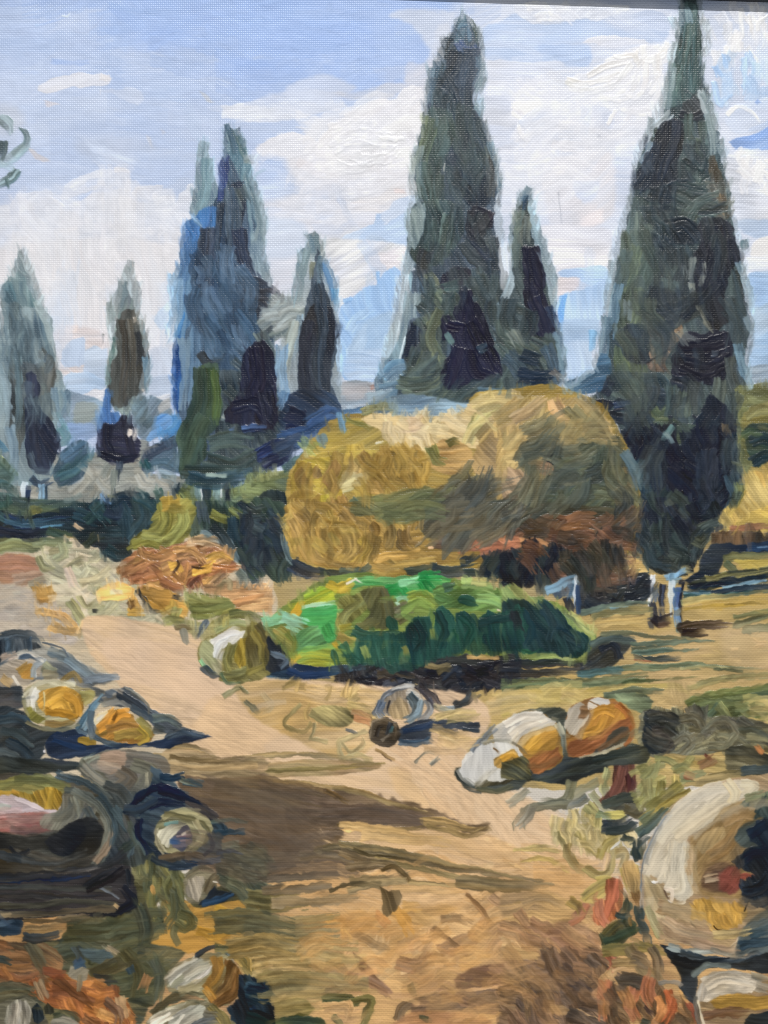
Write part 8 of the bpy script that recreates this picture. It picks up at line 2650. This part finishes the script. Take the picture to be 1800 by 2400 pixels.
def plain(name, col, rough, noise_scale=80.0, amt=0.25, bump=0.0002):
    m = bpy.data.materials.new(name); m.use_nodes = True; nt = m.node_tree; bs = nt.nodes['Principled BSDF']
    tc = node(nt, 'ShaderNodeTexCoord'); nz = node(nt, 'ShaderNodeTexNoise'); nz.inputs['Scale'].default_value = noise_scale; nz.inputs['Detail'].default_value = 6.0
    nt.links.new(tc.outputs['Object'], nz.inputs['Vector'])
    rp = node(nt, 'ShaderNodeValToRGB'); nt.links.new(nz.outputs[0], rp.inputs[0])
    rp.color_ramp.elements[0].position = 0.3; rp.color_ramp.elements[1].position = 0.7
    rp.color_ramp.elements[0].color = tuple(c * (1 - amt) for c in col) + (1,); rp.color_ramp.elements[1].color = tuple(c * (1 + amt) for c in col) + (1,)
    nt.links.new(rp.outputs[0], bs.inputs['Base Color']); bs.inputs['Roughness'].default_value = rough
    bp = node(nt, 'ShaderNodeBump'); bp.inputs['Distance'].default_value = bump; nt.links.new(nz.outputs[0], bp.inputs['Height']); nt.links.new(bp.outputs[0], bs.inputs['Normal'])
    return m
FRAME = plain('dark_frame_wood', (0.012, 0.012, 0.016), 0.45)
LINEN = plain('raw_linen', (0.42, 0.36, 0.27), 0.9, 900.0)

# ---------------------------------------------------------------- the painting
root = bpy.data.objects.new('framed_painting', None); C.collection.objects.link(root)
root['label'] = 'dark framed oil painting of cypress trees and boulders beside a sandy path'
root['category'] = 'painting'

def mesh_obj(name, verts, faces, mat, parent, label=None):
    me = bpy.data.meshes.new(name); me.from_pydata(verts, [], faces); me.update()
    me.materials.append(mat); o = bpy.data.objects.new(name, me); C.collection.objects.link(o); o.parent = parent
    if label: o['label'] = label
    return o
def slab(name, x0, y0, x1, y1, h0, h1, mat, parent, label=None):
    v = [P3(x, y, h) for h in (h0, h1) for x, y in ((x0, y0), (x1, y0), (x1, y1), (x0, y1))]
    f = [(3, 2, 1, 0), (4, 5, 6, 7), (0, 1, 5, 4), (1, 2, 6, 5), (2, 3, 7, 6), (3, 0, 4, 7)]
    return mesh_obj(name, v, f, mat, parent, label)
slab('canvas', X0 - 4, Y0 - 4, X1 + 4, Y1 + 4, -0.018, -0.0004, LINEN, root)

lin = np.where(COL <= 0.04045, COL / 12.92, ((np.clip(COL, 0, 1) + 0.055) / 1.055) ** 2.4)
lin = np.clip(lin * GAIN - LIFT, 0.002, 0.86).astype(np.float32)
jj, ii = np.mgrid[0:NY, 0:NX]
VX = ((X0 + STEP * ii) - 900.0) * S; VZ = (1200.0 - (Y0 + STEP * jj)) * S; VY = -(HGT * RELIEF) * S
VTX = np.stack([VX, VY, VZ], -1).reshape(-1, 3).astype(np.float32)
RGBA = np.concatenate([lin, np.clip(WEV, 0, 1)[..., None]], -1).reshape(-1, 4).astype(np.float32)
idx = np.arange(NY * NX).reshape(NY, NX)
QU = np.stack([idx[:-1, :-1], idx[1:, :-1], idx[1:, 1:], idx[:-1, 1:]], -1)
QP = PID[:-1, :-1]
QP = np.where(QP == 0, PKEY['sky'], QP)
# true surface normals of the whole relief, so that neighbouring motifs shade as one coat of paint
gy_, gx_ = np.gradient(HGT * RELIEF, STEP)
NRM = np.stack([-gx_ * -1 * -1, -np.ones_like(gx_), gy_], -1)
NRM[..., 0] = -gx_
NRM /= np.linalg.norm(NRM, axis=-1, keepdims=True)
NRM = NRM.reshape(-1, 3).astype(np.float32)
made = {}
def label(mask):
    # connected pieces of one motif, numbered
    lab = np.zeros(mask.shape, np.int32); par = [0]
    def find(a):
        while par[a] != a:
            par[a] = par[par[a]]; a = par[a]
        return a
    prev = []
    for j in range(mask.shape[0]):
        d = np.flatnonzero(np.diff(np.concatenate(([0], mask[j].view(np.int8), [0]))))
        cur = []; p0 = 0
        for s0, e0 in zip(d[::2], d[1::2]):
            k = 0
            while p0 < len(prev) and prev[p0][1] <= s0: p0 += 1
            q = p0
            while q < len(prev) and prev[q][0] < e0:
                r = find(prev[q][2])
                if k == 0: k = r
                elif r != k: par[max(r, k)] = min(r, k); k = min(r, k)
                q += 1
            if k == 0:
                k = len(par); par.append(k)
            cur.append((s0, e0, k)); lab[j, s0:e0] = k
        prev = cur
    root_of = np.array([find(a) for a in range(len(par))])
    return root_of[lab]
SPLIT = {'hill': 900, 'fld': 900, 'gnd': 900, 'clb': 500, 'clc': 500, 'cla': 500, 'cle': 500, 'cld': 900, 'clf': 900, 'cli': 900, 'clj': 500, 'shr': 1200, 'org': 900, 'olv': 900, 'shw': 2500, 'grs': 900, 'fgl': 2500, 'fgd': 2500, 'mdw': 2500, 'pth': 2500, 'wed': 2500, 'fgw': 2500, 'hdg': 900}
# crumbs of a motif cut off by later strokes belong to whatever surrounds them
for rnd in range(2):
    for k, (key, name, par, lb) in enumerate(PARTS):
        m = QP == (k + 1)
        if not m.any(): continue
        L = label(m); cnt = np.bincount(L.ravel()); least = SPLIT.get(key, 90 if key[:2] == 'tk' else 260)
        if len(cnt) > 1 and cnt[1:].max() < least: least = cnt[1:].max()
        for i in np.flatnonzero((cnt > 0) & (cnt < least)):
            if i == 0: continue
            jj, ii = np.nonzero(L == i) if cnt[i] > 40 or True else (None, None)
            j, a, c = jj[0], ii[jj == jj[0]].min(), ii[jj == jj[0]].max()
            nb = [QP[j, x] for x in (a - 1, c + 1) if 0 <= x < QP.shape[1]] + ([QP[j - 1, a]] if j > 0 else [])
            nb = [x for x in nb if x != k + 1]
            if nb: QP[jj, ii] = nb[0]
JOBS = []
for k, (key, name, par, lb) in enumerate(PARTS):
    m = QP == (k + 1)
    if m.sum() < 30:
        continue
    if key in SPLIT:
        L = label(m); cnt = np.bincount(L.ravel()); cnt[0] = 0
        order = [i for i in np.argsort(-cnt) if cnt[i] > 0]
        ms = [L == i for i in order]
    else:
        ms = [m]
    for n_, mm in enumerate(ms):
        JOBS.append((key, name, par, lb if n_ == 0 else None, mm))
for key, name, par, lb, m in JOBS:
    q = QU[m]
    used = np.unique(q); remap = np.zeros(NY * NX, np.int32); remap[used] = np.arange(len(used))
    q = remap[q].astype(np.int32)
    me = bpy.data.meshes.new(name)
    me.vertices.add(len(used)); me.vertices.foreach_set('co', VTX[used].ravel())
    nf = len(q); me.loops.add(nf * 4); me.polygons.add(nf)
    me.loops.foreach_set('vertex_index', q.ravel())
    me.polygons.foreach_set('loop_start', np.arange(0, nf * 4, 4, dtype=np.int32))
    me.update(calc_edges=True)
    me.polygons.foreach_set('use_smooth', np.ones(nf, bool))
    ca = me.color_attributes.new('paint', 'FLOAT_COLOR', 'POINT'); ca.data.foreach_set('color', RGBA[used].ravel())
    me.normals_split_custom_set_from_vertices(NRM[used])
    me.materials.append(OIL)
    o = bpy.data.objects.new(name, me); C.collection.objects.link(o)
    o.parent = made.get(par, root) if par else root
    made.setdefault(key, o)
    if lb: o['label'] = lb

# ---------------------------------------------------------------- the frame: four mitred rails with a stepped profile
xa, xb, yb = -78.0, 1878.0, 2478.0
def ytop(x): return 6.0 + (x - 1800.0) * 0.033
inner = [(xa, ytop(xa)), (xb, ytop(xb)), (xb, yb), (xa, yb)]
dirs = [(-1, -1), (1, -1), (1, 1), (-1, 1)]
prof = [(0, -0.004), (0, 0.0065), (3, LIP), (16, LIP + 0.0008), (24, LIP - 0.002), (40, LIP + 0.002), (120, LIP + 0.008), (170, LIP + 0.009), (190, LIP + 0.004), (190, -0.02), (60, -0.02)]
frame = bpy.data.objects.new('frame', None); C.collection.objects.link(frame); frame.parent = root
for i in range(4):
    v = []
    for (p, dd) in ((inner[i], dirs[i]), (inner[(i + 1) % 4], dirs[(i + 1) % 4])):
        for off, h in prof:
            v.append(P3(p[0] + dd[0] * off, p[1] + dd[1] * off, h))
    n = len(prof)
    f = [(j, (j + 1) % n, n + (j + 1) % n, n + j) for j in range(n)] + [tuple(range(n))[::-1], tuple(range(n, 2 * n))]
    mesh_obj('frame_rail', v, f, FRAME, frame)
